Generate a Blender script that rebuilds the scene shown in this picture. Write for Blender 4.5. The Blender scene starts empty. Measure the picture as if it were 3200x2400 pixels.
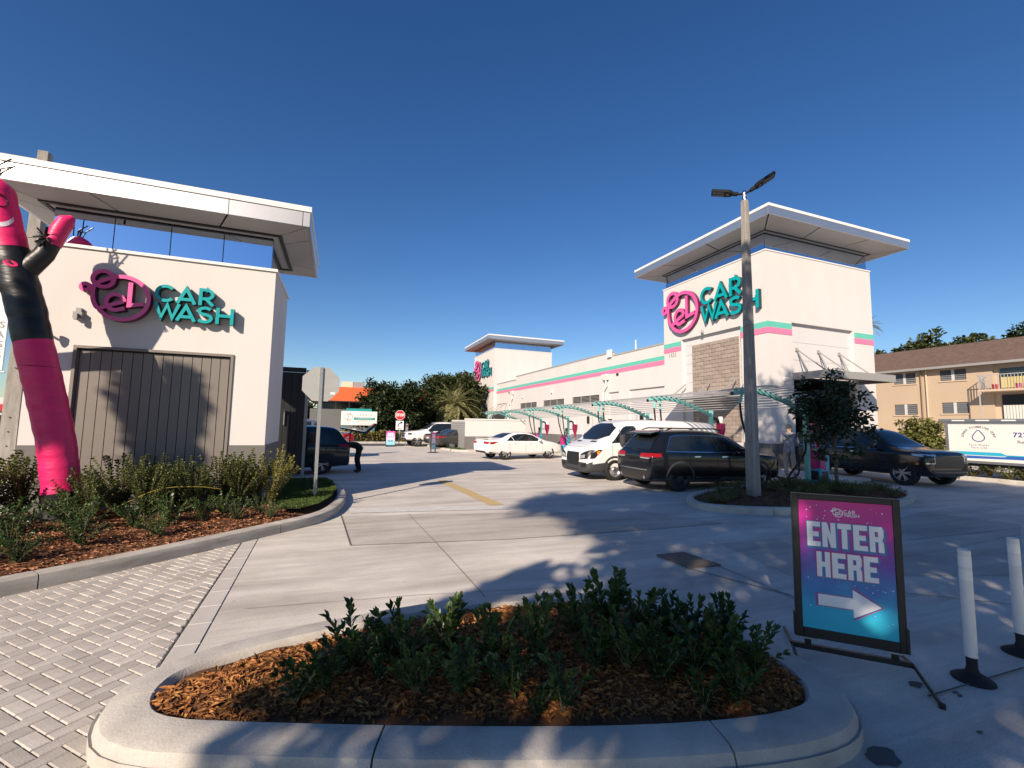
import bpy, bmesh, math, random
import numpy as np
from mathutils import Vector, Matrix
from mathutils.bvhtree import BVHTree
random.seed(7); rng = np.random.default_rng(7)
S = bpy.context.scene
COL = S.collection
R = math.radians
# ------------------------------------------------------------------ camera
F_PX, CX, CY, EYE = 1395.0, 1600.0, 1200.0, 1.85       # focal length in photo pixels, centre, eye height (m)
def _cv(x, y):
    return Vector(((x-CX)/F_PX, -(y-CY)/F_PX, -1.0)).normalized()
_Y = _cv(1061, 1317); _X = _cv(5230, 1390); _X = (_X - _X.dot(_Y)*_Y).normalized(); _Z = _X.cross(_Y)
CM = Matrix((_X, _Y, _Z))                                # camera axes -> world (x along the street front, y into the lot)
CAM = Vector((0, 0, EYE))
def ray(x, y): return CM @ _cv(x, y)
def G(x, y, z=0.0):                                      # photo pixel -> point on the level z
    d = ray(x, y); return CAM + d*((z-EYE)/d.z)
def PX(x, y, X0): d = ray(x, y); return CAM + d*(X0/d.x)
def PY(x, y, Y0): d = ray(x, y); return CAM + d*(Y0/d.y)
cd = bpy.data.cameras.new('camera'); cam = bpy.data.objects.new('camera', cd); COL.objects.link(cam)
cd.sensor_fit = 'HORIZONTAL'; cd.sensor_width = 36.0; cd.lens = 36.0*F_PX/3200.0
cd.clip_start = 0.05; cd.clip_end = 4000
cam.matrix_world = Matrix.Translation(CAM) @ CM.to_4x4()
S.camera = cam
# ------------------------------------------------------------------ sky, sun, exposure
SUN_AZ, SUN_EL = 45.0, 29.5                              # the light travels towards +x +y
w = bpy.data.worlds.new('World'); S.world = w; w.use_nodes = True
nt = w.node_tree; nt.nodes.clear()
sky = nt.nodes.new('ShaderNodeTexSky'); sky.sky_type = 'NISHITA'; sky.sun_disc = False
sky.sun_elevation = R(SUN_EL)
sky.air_density = 1.0; sky.dust_density = 0.15; sky.ozone_density = 3.0; sky.altitude = 0
sky.sun_rotation = R(90.0-(SUN_AZ+180.0))
bg = nt.nodes.new('ShaderNodeBackground'); bg.inputs[1].default_value = 0.060
out = nt.nodes.new('ShaderNodeOutputWorld')
hs_n = nt.nodes.new('ShaderNodeHueSaturation'); hs_n.inputs['Saturation'].default_value = 1.26; hs_n.inputs['Hue'].default_value = 0.509; hs_n.inputs['Value'].default_value = 1.36
nt.links.new(sky.outputs[0], hs_n.inputs['Color']); nt.links.new(hs_n.outputs[0], bg.inputs[0]); nt.links.new(bg.outputs[0], out.inputs[0])
sl = bpy.data.lights.new('sun', 'SUN'); sl.energy = 5.0; sl.angle = R(0.53); sl.color = (1.0, 0.84, 0.67)
so = bpy.data.objects.new('sun', sl); COL.objects.link(so)
_sd = Vector((math.cos(R(SUN_EL))*math.cos(R(SUN_AZ)), math.cos(R(SUN_EL))*math.sin(R(SUN_AZ)), -math.sin(R(SUN_EL))))
so.rotation_euler = _sd.to_track_quat('-Z', 'Y').to_euler(); so.location = (-20, -20, 25)
S.view_settings.view_transform = 'Standard'; S.view_settings.look = 'None'
S.view_settings.gamma = 1.0; S.view_settings.exposure = 0.5; S.view_settings.use_curve_mapping = False
S.render.engine = 'CYCLES'
S.cycles.max_bounces = 6; S.cycles.diffuse_bounces = 3; S.cycles.glossy_bounces = 3; S.cycles.transparent_max_bounces = 8
# ------------------------------------------------------------------ materials
MATS = {}
def mat(name, col, rough=0.6, metal=0.0, var=0.0, vs=3.0, vcol=None, bump=0.0, bs=40.0, rnd=0.0, spec=0.5, coat=0.0,
        stretch=None, trans=0.0, emit=None, fine=0.0, fs=120.0):
    """Principled material: base colour with noise variation between col and vcol, fine grain, bump and per-object tint."""
    if name in MATS: return MATS[name]
    m = bpy.data.materials.new(name); m.use_nodes = True; MATS[name] = m
    t = m.node_tree; N = t.nodes; L = t.links; b = N['Principled BSDF']
    c = tuple(col)+(1,)
    b.inputs['Base Color'].default_value = c; b.inputs['Roughness'].default_value = rough; b.inputs['Metallic'].default_value = metal
    b.inputs['Specular IOR Level'].default_value = spec; b.inputs['Coat Weight'].default_value = coat; b.inputs['Coat Roughness'].default_value = 0.03
    m.diffuse_color = c
    if trans: b.inputs['Transmission Weight'].default_value = trans
    if emit: b.inputs['Emission Color'].default_value = tuple(emit)+(1,); b.inputs['Emission Strength'].default_value = 1.0
    src = None
    if var or bump or fine:
        tc = N.new('ShaderNodeTexCoord'); mp = N.new('ShaderNodeMapping'); L.new(tc.outputs['Object'], mp.inputs[0])
        if stretch: mp.inputs['Scale'].default_value = stretch
    if var:
        n = N.new('ShaderNodeTexNoise'); n.inputs['Scale'].default_value = vs; n.inputs['Detail'].default_value = 6; n.inputs['Roughness'].default_value = 0.62
        L.new(mp.outputs[0], n.inputs['Vector'])
        rp = N.new('ShaderNodeValToRGB'); rp.color_ramp.elements[0].position = 0.5-0.22; rp.color_ramp.elements[1].position = 0.5+0.22
        v = vcol if vcol else tuple(x*(1-var) for x in col)
        rp.color_ramp.elements[0].color = tuple(v)+(1,); rp.color_ramp.elements[1].color = c
        L.new(n.outputs[0], rp.inputs[0]); src = rp.outputs[0]
    if fine:
        n = N.new('ShaderNodeTexNoise'); n.inputs['Scale'].default_value = fs; n.inputs['Detail'].default_value = 3; L.new(tc.outputs['Object'], n.inputs['Vector'])
        mr = N.new('ShaderNodeMapRange'); mr.inputs[1].default_value = 0.3; mr.inputs[2].default_value = 0.7; mr.inputs[3].default_value = 1-fine; mr.inputs[4].default_value = 1+fine
        L.new(n.outputs[0], mr.inputs[0])
        mx = N.new('ShaderNodeVectorMath'); mx.operation = 'SCALE'; L.new(mr.outputs[0], mx.inputs['Scale'])
        if src: L.new(src, mx.inputs[0])
        else: mx.inputs[0].default_value = col
        src = mx.outputs[0]
    if rnd:
        oi = N.new('ShaderNodeObjectInfo'); mr = N.new('ShaderNodeMapRange'); mr.inputs[3].default_value = 1-rnd; mr.inputs[4].default_value = 1+rnd
        L.new(oi.outputs['Random'], mr.inputs[0])
        mx = N.new('ShaderNodeVectorMath'); mx.operation = 'SCALE'; L.new(mr.outputs[0], mx.inputs['Scale'])
        if src: L.new(src, mx.inputs[0])
        else: mx.inputs[0].default_value = col
        src = mx.outputs[0]
    if src: L.new(src, b.inputs['Base Color'])
    if bump:
        n = N.new('ShaderNodeTexNoise'); n.inputs['Scale'].default_value = bs; n.inputs['Detail'].default_value = 4; L.new(mp.outputs[0], n.inputs['Vector'])
        bp = N.new('ShaderNodeBump'); bp.inputs['Strength'].default_value = bump; bp.inputs['Distance'].default_value = 0.01
        L.new(n.outputs[0], bp.inputs['Height']); L.new(bp.outputs[0], b.inputs['Normal'])
    return m
def leafmat(name, c1, c2, rough=0.45, tr=0.25, spec=0.4):
    """Leaf: colour varies per face clump (position noise), some light shines through."""
    if name in MATS: return MATS[name]
    m = bpy.data.materials.new(name); m.use_nodes = True; MATS[name] = m
    t = m.node_tree; N = t.nodes; L = t.links; b = N['Principled BSDF']; o = N['Material Output']
    tc = N.new('ShaderNodeTexCoord'); n = N.new('ShaderNodeTexNoise'); n.inputs['Scale'].default_value = 9.0; n.inputs['Detail'].default_value = 5
    L.new(tc.outputs['Object'], n.inputs['Vector'])
    rp = N.new('ShaderNodeValToRGB'); rp.color_ramp.elements[0].position = 0.3; rp.color_ramp.elements[1].position = 0.72
    rp.color_ramp.elements[0].color = tuple(c1)+(1,); rp.color_ramp.elements[1].color = tuple(c2)+(1,)
    L.new(n.outputs[0], rp.inputs[0])
    oi = N.new('ShaderNodeObjectInfo'); hv = N.new('ShaderNodeHueSaturation'); L.new(rp.outputs[0], hv.inputs['Color'])     # every plant a little different
    m1 = N.new('ShaderNodeMapRange'); m1.inputs[3].default_value = .72; m1.inputs[4].default_value = 1.38; L.new(oi.outputs['Random'], m1.inputs[0]); L.new(m1.outputs[0], hv.inputs['Value'])
    m2 = N.new('ShaderNodeMapRange'); m2.inputs[3].default_value = .515; m2.inputs[4].default_value = .475; L.new(oi.outputs['Random'], m2.inputs[0]); L.new(m2.outputs[0], hv.inputs['Hue'])
    L.new(hv.outputs[0], b.inputs['Base Color'])
    b.inputs['Roughness'].default_value = rough; b.inputs['Specular IOR Level'].default_value = spec
    td = N.new('ShaderNodeBsdfTranslucent'); mx = N.new('ShaderNodeMixShader'); mx.inputs[0].default_value = tr
    L.new(hv.outputs[0], td.inputs[0]); L.new(b.outputs[0], mx.inputs[1]); L.new(td.outputs[0], mx.inputs[2]); L.new(mx.outputs[0], o.inputs[0])
    m.diffuse_color = tuple(c2)+(1,)
    return m
def glassmat(name, col=(0.02, 0.025, 0.03), rough=0.03, alpha=0.0):
    """Window glass: glossy reflection over a dark tint, alpha = how much shows through."""
    if name in MATS: return MATS[name]
    m = bpy.data.materials.new(name); m.use_nodes = True; MATS[name] = m
    t = m.node_tree; N = t.nodes; L = t.links; b = N['Principled BSDF']; o = N['Material Output']
    b.inputs['Base Color'].default_value = tuple(col)+(1,); b.inputs['Roughness'].default_value = rough; b.inputs['Specular IOR Level'].default_value = 0.8
    if alpha:
        tr = N.new('ShaderNodeBsdfTransparent'); tr.inputs[0].default_value = (0.85, 0.93, 1.0, 1); mx = N.new('ShaderNodeMixShader'); mx.inputs[0].default_value = alpha
        L.new(b.outputs[0], mx.inputs[1]); L.new(tr.outputs[0], mx.inputs[2]); L.new(mx.outputs[0], o.inputs[0])
    m.diffuse_color = tuple(col)+(1,)
    return m
# ------------------------------------------------------------------ mesh builder
def orient(d):
    d = Vector(d).normalized(); a = Vector((0, 0, 1)) if abs(d.z) < 0.9 else Vector((1, 0, 0))
    u = d.cross(a).normalized(); v = u.cross(d).normalized(); return u, v, d
class MB:
    """Collects boxes, bars, tubes, lathes, prisms and strokes; build() links them as ONE mesh object."""
    def __init__(s): s.v = []; s.f = []; s.m = []; s.mi = 0
    def add(s, vs, fs):
        o = len(s.v); s.v += [tuple(p) for p in vs]
        for f in fs: s.f.append(tuple(i+o for i in f)); s.m.append(s.mi)
        return s
    def box(s, x0, x1, y0, y1, z0, z1):
        return s.add([(x, y, z) for z in (z0, z1) for y in (y0, y1) for x in (x0, x1)],
                     [(0, 2, 3, 1), (4, 5, 7, 6), (0, 1, 5, 4), (2, 6, 7, 3), (0, 4, 6, 2), (1, 3, 7, 5)])
    def cbox(s, c, d): return s.box(c[0]-d[0]/2, c[0]+d[0]/2, c[1]-d[1]/2, c[1]+d[1]/2, c[2]-d[2]/2, c[2]+d[2]/2)
    def hexa(s, p): return s.add(p, [(3, 2, 1, 0), (4, 5, 6, 7), (0, 1, 5, 4), (1, 2, 6, 5), (2, 3, 7, 6), (3, 0, 4, 7)])   # 4 bottom, 4 top, ccw
    def bar(s, a, b, wd, h, up=None):
        a = Vector(a); b = Vector(b); u, v, d = orient(b-a)
        if up is not None: u = d.cross(Vector(up)).normalized(); v = u.cross(d).normalized()
        u = u*wd/2; v = v*h/2
        return s.add([a-u-v, a+u-v, a+u+v, a-u+v, b-u-v, b+u-v, b+u+v, b-u+v], [(3, 2, 1, 0), (4, 5, 6, 7), (0, 1, 5, 4), (1, 2, 6, 5), (2, 3, 7, 6), (3, 0, 4, 7)])
    def tube(s, pts, r, n=8, caps=True):
        pts = [Vector(p) for p in pts]; rs = r if isinstance(r, (list, tuple)) else [r]*len(pts)
        vs = []; fs = []; k = len(pts)
        u, v, d = orient(pts[1]-pts[0])
        for i, p in enumerate(pts):
            dd = (pts[min(i+1, k-1)]-pts[max(i-1, 0)]).normalized()
            u = (u-dd*u.dot(dd)).normalized(); v = dd.cross(u)
            for j in range(n):
                a = 2*math.pi*j/n; vs.append(p+(u*math.cos(a)+v*math.sin(a))*rs[i])
        for i in range(k-1):
            for j in range(n):
                fs.append((i*n+j, i*n+(j+1) % n, (i+1)*n+(j+1) % n, (i+1)*n+j))
        if caps: fs.append(tuple(range(n-1, -1, -1))); fs.append(tuple((k-1)*n+j for j in range(n)))
        return s.add(vs, fs)
    def lathe(s, prof, n=24, c=(0, 0, 0), axis='z', caps=True):
        vs = []; fs = []; k = len(prof)
        for (r, h) in prof:
            for j in range(n):
                a = 2*math.pi*j/n; x = r*math.cos(a); y = r*math.sin(a)
                p = {'z': (x, y, h), 'y': (x, h, y), 'x': (h, x, y)}[axis]
                vs.append((p[0]+c[0], p[1]+c[1], p[2]+c[2]))
        for i in range(k-1):
            for j in range(n): fs.append((i*n+j, i*n+(j+1) % n, (i+1)*n+(j+1) % n, (i+1)*n+j))
        if caps: fs.append(tuple(range(n-1, -1, -1))); fs.append(tuple((k-1)*n+j for j in range(n)))
        return s.add(vs, fs)
    def prism(s, poly, h0, h1, T=None):
        """poly in (a,b), thickness h0..h1 along c; T maps (a,b,c)->xyz"""
        T = T or (lambda a, b, c: (a, b, c)); n = len(poly)
        vs = [T(a, b, h0) for a, b in poly]+[T(a, b, h1) for a, b in poly]
        fs = [tuple(range(n-1, -1, -1)), tuple(range(n, 2*n))]+[(i, (i+1) % n, n+(i+1) % n, n+i) for i in range(n)]
        return s.add(vs, fs)
    def stroke(s, pts, wd, h0, h1, T, closed=False, side=None):
        """a ribbon of width wd along the 2-D polyline, extruded h0..h1; side = material slot of its returns"""
        P = [Vector((p[0], p[1])) for p in pts]; n = len(P); Lf = []; Rt = []
        for i in range(n):
            if closed: a, b = P[i]-P[i-1], P[(i+1) % n]-P[i]
            else: a = P[i]-P[i-1] if i else P[1]-P[0]; b = P[i+1]-P[i] if i < n-1 else P[-1]-P[-2]
            a = a.normalized(); b = b.normalized(); t = (a+b)
            t = t.normalized() if t.length > 1e-4 else a
            nn = Vector((-t.y, t.x)); c = max(0.45, nn.dot(Vector((-a.y, a.x))))
            Lf.append(P[i]+nn*wd/2/c); Rt.append(P[i]-nn*wd/2/c)
        vs = [T(p.x, p.y, h1) for p in Lf]+[T(p.x, p.y, h1) for p in Rt]+[T(p.x, p.y, h0) for p in Lf]+[T(p.x, p.y, h0) for p in Rt]
        m = n if closed else n-1; fr = []; sd = []
        for i in range(m):
            j = (i+1) % n
            fr.append((i, n+i, n+j, j)); sd += [(i, j, 2*n+j, 2*n+i), (n+j, n+i, 3*n+i, 3*n+j), (2*n+i, 2*n+j, 3*n+j, 3*n+i)]
        if not closed: sd += [(0, 2*n, 3*n, n), (n-1, 2*n-1, 4*n-1, 3*n-1)]
        o = len(s.v); k = s.mi; s.add(vs, fr)
        for f in sd: s.f.append(tuple(i+o for i in f)); s.m.append(k if side is None else side)
        return s
    def mesh(s, name, mats, smooth=False, angle=35, recalc=True):
        me = bpy.data.meshes.new(name); me.from_pydata(s.v, [], s.f)
        if not isinstance(mats, (list, tuple)): mats = [mats]
        for m in mats: me.materials.append(m)
        if len(mats) > 1: me.polygons.foreach_set('material_index', s.m)
        if recalc:
            bm = bmesh.new(); bm.from_mesh(me); bmesh.ops.recalc_face_normals(bm, faces=bm.faces); bm.to_mesh(me); bm.free()
        if smooth:
            me.polygons.foreach_set('use_smooth', [True]*len(me.polygons)); me.set_sharp_from_angle(angle=R(angle))
        me.update(); return me
    def build(s, name, mats, parent=None, smooth=False, angle=35, loc=None, rz=0, bevel=0, recalc=True):
        me = s.mesh(name, mats, smooth, angle, recalc); o = obj(name, me, parent)
        if loc is not None: o.location = loc
        if rz: o.rotation_euler.z = rz
        if bevel:
            b = o.modifiers.new('b', 'BEVEL'); b.width = bevel; b.segments = 2; b.limit_method = 'ANGLE'; b.angle_limit = R(40)
        return o
def obj(name, data, parent=None):
    o = bpy.data.objects.new(name, data); COL.objects.link(o)
    if parent is not None: o.parent = parent
    return o
def tag(o, label, cat, group=None):
    o['label'] = label; o['category'] = cat
    if group: o['group'] = group
    return o
def thing(name, label, cat, loc=(0, 0, 0), rz=0.0, group=None):
    o = obj(name, None); o.location = loc; o.rotation_euler.z = rz; o.empty_display_size = 0.2
    return tag(o, label, cat, group)
def struct(o): o['kind'] = 'structure'; return o
def stuff(o): o['kind'] = 'stuff'; return o
def copy_tree(o, parent=None):
    c = o.copy(); COL.objects.link(c); c.parent = parent
    for ch in list(o.children): copy_tree(ch, c)
    return c
def sheet(name, poly, z, m, parent=None, kind=True, th=None):
    """flat ground sheet from a polygon, th = thickness below z"""
    mb = MB()
    if th: mb.prism([(p[0], p[1]) for p in poly], z-th, z)
    else: mb.add([(p[0], p[1], z) for p in poly], [tuple(range(len(poly)))])
    o = mb.build(name, m, parent)
    if kind and parent is None: struct(o)
    return o
def chaikin(p, n=2, closed=True):
    for _ in range(n):
        q = []; k = len(p); rr = range(k) if closed else range(k-1)
        if not closed: q.append(p[0])
        for i in rr:
            a = p[i]; b = p[(i+1) % k]
            q.append(tuple(a[j]*.75+b[j]*.25 for j in range(len(a)))); q.append(tuple(a[j]*.25+b[j]*.75 for j in range(len(a))))
        if not closed: q.append(p[-1])
        p = q
    return p
def arc(cx, cy, rx, ry, a0, a1, n=24): return [(cx+rx*math.cos(R(a0+(a1-a0)*i/n)), cy+ry*math.sin(R(a0+(a1-a0)*i/n))) for i in range(n+1)]
_dg = None
def text_mesh(txt, size, bold=0.0, extrude=0.0, spacing=1.0, align='CENTER'):
    c = bpy.data.curves.new('t', 'FONT'); c.body = txt; c.size = size; c.offset = bold; c.extrude = extrude; c.space_character = spacing
    c.align_x = align; c.align_y = 'CENTER'; c.resolution_u = 3
    o = bpy.data.objects.new('t', c); COL.objects.link(o)
    me = bpy.data.meshes.new_from_object(o.evaluated_get(bpy.context.evaluated_depsgraph_get()))
    bpy.data.objects.remove(o); bpy.data.curves.remove(c); return me
def text(name, txt, size, m, parent, M, bold=0.0, extrude=0.002, spacing=1.0, align='CENTER', sx=1.0):
    """lettering as a thin raised mesh; M = 4x4 placing the text plane (x right, y up, z out)"""
    me = text_mesh(txt, size, bold, extrude, spacing, align); me.materials.clear(); me.materials.append(m)
    me.transform(Matrix.Diagonal((sx, 1, 1, 1))); me.transform(M); me.name = name
    return obj(name, me, parent)
def plane_m(o, xdir, ydir=(0, 0, 1)):
    x = Vector(xdir).normalized(); y = Vector(ydir).normalized(); z = x.cross(y)
    M = Matrix((x, y, z)).transposed().to_4x4(); M.translation = Vector(o); return M
def fromnp(name, V, Fc, m, parent=None, smooth=False):
    me = bpy.data.meshes.new(name or 'mesh'); me.vertices.add(len(V)); me.vertices.foreach_set('co', V.astype(np.float32).ravel())
    k = Fc.shape[1]; nf = len(Fc); me.loops.add(nf*k); me.loops.foreach_set('vertex_index', Fc.astype(np.int32).ravel())
    me.polygons.add(nf); me.polygons.foreach_set('loop_start', np.arange(0, nf*k, k, dtype=np.int32))
    for mm in (m if isinstance(m, (list, tuple)) else [m]): me.materials.append(mm)
    me.update(calc_edges=True); me.validate()
    return obj(name, me, parent) if name else me
def unit(a): return a/np.maximum(np.linalg.norm(a, axis=1, keepdims=True), 1e-9)
def leaf_arrays(P, D, Nn, L, W, fold=0.25):
    """leaves: base P, axis D, face normal Nn, length L, width W -> 6 verts / 2 quads each, folded along the midrib"""
    D = unit(D); Sd = unit(np.cross(D, Nn)); Nn = np.cross(Sd, D); L = L[:, None]; W = W[:, None]
    base = P; tip = P+D*L-Nn*L*0.12; mid = P+D*L*0.55+Nn*0*L
    lf = P+D*L*0.6+Sd*W*0.5+Nn*W*fold; rt = P+D*L*0.6-Sd*W*0.5+Nn*W*fold
    lb = P+D*L*0.25+Sd*W*0.3+Nn*W*fold*.6; rb = P+D*L*0.25-Sd*W*0.3+Nn*W*fold*.6
    n = len(P); V = np.stack([base, lb, lf, tip, rt, rb], 1).reshape(-1, 3); i = np.arange(n)[:, None]*6
    Fc = np.concatenate([i+np.array([[0, 1, 2, 3]]), i+np.array([[0, 3, 4, 5]])], 0)
    return V, Fc
def rand_dirs(n): return unit(rng.normal(size=(n, 3)))
# ================================================================== palette
M_WHITE = mat('white_stucco', (0.655, 0.625, 0.605), 0.85, var=0.07, vs=0.9, stretch=(1, 1, .35), bump=0.25, bs=90, fine=0.03, fs=60)
M_WHITE2 = mat('white_stucco_recess', (0.61, 0.59, 0.59), 0.85, var=0.04, vs=1.5, bump=0.2, bs=90)
M_GREYB = mat('grey_painted_base', (0.165, 0.155, 0.148), 0.8, var=0.12, vs=2.0, bump=0.2, bs=80)
M_BOARD = mat('taupe_metal_board', (0.20, 0.178, 0.158), 0.5, var=0.10, vs=1.0, fine=0.03, rnd=0.05)
M_DARKF = mat('dark_frame', (0.02, 0.02, 0.022), 0.5)
M_FASCIA = mat('silver_fascia_panel', (0.66, 0.66, 0.67), 0.40, metal=0.9, var=0.05, vs=1.0, rnd=0.03)
M_CAP = mat('white_metal_coping', (0.78, 0.76, 0.73), 0.45)
M_SOFFIT = mat('grey_soffit_panel', (0.42, 0.41, 0.40), 0.6, var=0.06, vs=0.8, rnd=0.04)
M_CLERE = mat('clerestory_mirror_glass', (0.62, 0.72, 0.86), 0.015, metal=1.0)
M_TEAL = mat('teal_sign_face', (0.0, 0.33, 0.36), 0.35); M_TEALR = mat('teal_sign_return', (0.0, 0.05, 0.055), 0.5)
M_PINK = mat('pink_sign_face', (0.80, 0.10, 0.33), 0.35); M_PINKR = mat('dark_magenta_return', (0.12, 0.01, 0.06), 0.5)
M_STRT = mat('mint_stripe_paint', (0.12, 0.50, 0.40), 0.75, bump=0.15, bs=90, var=0.05); M_STRP = mat('pink_stripe_paint', (0.86, 0.20, 0.36), 0.75, bump=0.15, bs=90, var=0.05)
M_ALU = mat('galvanised_steel', (0.42, 0.43, 0.44), 0.42, metal=0.75, var=0.15, vs=6)
M_GREYM = mat('grey_painted_metal', (0.30, 0.295, 0.285), 0.5, var=0.06)
M_BLACK = mat('black_plastic', (0.012, 0.012, 0.013), 0.45); M_RUB = mat('black_rubber', (0.016, 0.016, 0.017), 0.8, var=0.3, vs=8)
M_CONCP = mat('weathered_concrete_post', (0.36, 0.335, 0.30), 0.9, var=0.45, vs=3.0, stretch=(3, 3, 0.5), bump=0.4, bs=60, fine=0.08)
M_KERB = mat('kerb_concrete', (0.56, 0.525, 0.47), 0.9, var=0.28, vs=3.2, vcol=(0.36, 0.335, 0.30), bump=0.35, bs=70, fine=0.09, fs=140)
M_KERB2 = mat('kerb_concrete_stained', (0.54, 0.505, 0.45), 0.9, var=0.4, vs=2.5, vcol=(0.30, 0.265, 0.225), bump=0.35, bs=70, fine=0.09, stretch=(1, 1, 4))
M_PAVE = mat('grey_paver', (0.52, 0.475, 0.425), 0.9, var=0.25, vs=7, bump=0.4, bs=120, rnd=0.17, fine=0.08, fs=200)
M_BAND = mat('concrete_band', (0.53, 0.50, 0.455), 0.9, var=0.15, vs=4, bump=0.3, bs=120, rnd=0.04, fine=0.06, fs=180)
M_SAND = mat('joint_sand', (0.20, 0.175, 0.15), 0.95, fine=0.2, fs=150)
M_ASPH = mat('asphalt', (0.075, 0.075, 0.077), 0.9, var=0.25, vs=0.6, bump=0.5, bs=120, fine=0.15, fs=150)
M_STOPB = mat('worn_white_road_paint', (0.62, 0.61, 0.59), 0.8, var=0.3, vs=5, vcol=(0.50, 0.48, 0.45), fine=0.08)
M_YELL = mat('worn_yellow_road_paint', (0.55, 0.36, 0.10), 0.85, var=0.4, vs=6, vcol=(0.46, 0.38, 0.25), fine=0.1)
M_JOINT = mat('dark_joint', (0.11, 0.10, 0.09), 0.95)
M_MULCHB = mat('mulch_bed', (0.17, 0.075, 0.03), 0.95, var=0.6, vs=14, bump=1.0, bs=60)
def concrete(name, c, dark):
    """lot concrete: trowel streaks along the drive, broad stains, fine grain"""
    m = mat(name, c, 0.88, var=0.2, vs=1.1, vcol=dark, bump=0.3, bs=55, stretch=(0.35, 1.5, 1), fine=0.11, fs=70)
    t = m.node_tree; N = t.nodes; L = t.links; b = N['Principled BSDF']
    src = b.inputs['Base Color'].links[0].from_socket
    tc = N.new('ShaderNodeTexCoord'); n = N.new('ShaderNodeTexNoise'); n.inputs['Scale'].default_value = 0.55; n.inputs['Detail'].default_value = 8; n.inputs['Roughness'].default_value = 0.7
    L.new(tc.outputs['Object'], n.inputs['Vector'])
    mr = N.new('ShaderNodeMapRange'); mr.inputs[1].default_value = 0.35; mr.inputs[2].default_value = 0.65; mr.inputs[3].default_value = 0.84; mr.inputs[4].default_value = 1.07; L.new(n.outputs[0], mr.inputs[0])
    mx = N.new('ShaderNodeVectorMath'); mx.operation = 'SCALE'; L.new(src, mx.inputs[0]); L.new(mr.outputs[0], mx.inputs['Scale'])
    # small dark spots (gum, oil)
    v = N.new('ShaderNodeTexVoronoi'); v.inputs['Scale'].default_value = 1.7; L.new(tc.outputs['Object'], v.inputs['Vector'])
    m2 = N.new('ShaderNodeMapRange'); m2.inputs[1].default_value = 0.015; m2.inputs[2].default_value = 0.04; m2.inputs[3].default_value = 0.72; m2.inputs[4].default_value = 1.0; L.new(v.outputs['Distance'], m2.inputs[0])
    mz = N.new('ShaderNodeVectorMath'); mz.operation = 'SCALE'; L.new(mx.outputs[0], mz.inputs[0]); L.new(m2.outputs[0], mz.inputs['Scale'])
    mpt = N.new('ShaderNodeMapping'); mpt.inputs['Rotation'].default_value = (0, 0, R(-24)); mpt.inputs['Scale'].default_value = (.22, 2.4, 1); L.new(tc.outputs['Object'], mpt.inputs[0])
    n3 = N.new('ShaderNodeTexNoise'); n3.inputs['Scale'].default_value = 1.0; n3.inputs['Detail'].default_value = 9; n3.inputs['Roughness'].default_value = .72; n3.inputs['Distortion'].default_value = .6; L.new(mpt.outputs[0], n3.inputs['Vector'])
    m3 = N.new('ShaderNodeMapRange'); m3.inputs[1].default_value = .38; m3.inputs[2].default_value = .60; m3.inputs[3].default_value = .80; m3.inputs[4].default_value = 1.05; L.new(n3.outputs[0], m3.inputs[0])
    m4 = N.new('ShaderNodeVectorMath'); m4.operation = 'SCALE'; L.new(mz.outputs[0], m4.inputs[0]); L.new(m3.outputs[0], m4.inputs['Scale'])
    L.new(m4.outputs[0], b.inputs['Base Color']); return m
M_LOT = concrete('lot_concrete', (0.68, 0.64, 0.58), (0.49, 0.445, 0.39))
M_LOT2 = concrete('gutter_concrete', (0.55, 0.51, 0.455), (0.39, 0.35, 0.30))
# ================================================================== ground
struct(sheet('ground', [(-500, -300), (700, -300), (700, 900), (-500, 900)], -0.045, M_ASPH))
OUT0, OUT1 = (-0.962, 3.96), (-1.085, 7.90)              # outer joint of the paver border band
kx = (OUT1[0]-OUT0[0])/(OUT1[1]-OUT0[1])
def outx(y): return OUT0[0]+kx*(y-OUT0[1])
lot = struct(sheet('concrete_lot', [(outx(-6), -6), (60, -6), (60, 36.6), (-16, 36.6), (-16, 8.6), (outx(8.6), 8.6)], 0.0, M_LOT))
def g2(*px): return [tuple(G(*p)[:2]) for p in px]
# darker gutter slab across the drive, painted bars, joints
def pt(a, b): return (980+a*0.3164, 1380+b*0.3164)
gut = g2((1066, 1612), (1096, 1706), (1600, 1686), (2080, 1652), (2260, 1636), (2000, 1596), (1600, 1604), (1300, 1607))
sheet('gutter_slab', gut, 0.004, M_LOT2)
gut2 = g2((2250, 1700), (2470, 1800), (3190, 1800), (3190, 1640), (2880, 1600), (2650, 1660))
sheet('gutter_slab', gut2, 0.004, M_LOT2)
sheet('stop_bar_marking', g2(pt(350, 660), pt(1890, 632), pt(1985, 668), pt(360, 710)), 0.009, M_STOPB)
sheet('stop_bar_marking', g2(pt(520, 462), pt(700, 432), pt(735, 452), pt(580, 476)), 0.009, M_STOPB)
sheet('lane_line_marking', g2(pt(1215, 385), pt(1300, 380), pt(1885, 628), pt(1740, 632)), 0.009, M_YELL)
def joint(pxs, wd=0.012, z=0.011, name='pavement_joint'):
    mb = MB(); P = [G(*p) for p in pxs]
    for a, b in zip(P, P[1:]):
        d = (b-a).normalized(); n = Vector((-d.y, d.x, 0))*wd/2
        mb.add([a-n+Vector((0, 0, z)), a+n+Vector((0, 0, z)), b+n+Vector((0, 0, z)), b-n+Vector((0, 0, z))], [(0, 1, 2, 3)])
    struct(mb.build(name, M_JOINT))
joint([(1066, 1612), (1096, 1706)], 0.022)
joint([(1096, 1706), (1600, 1686), (2080, 1652), (2260, 1636)], 0.010)
joint([(1275, 1606), (1362, 1697), (1545, 1900)], 0.008)
joint([(2140, 1775), (2470, 1862)], 0.02); joint([(2240, 1768), (2480, 1870)], 0.014)
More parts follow.
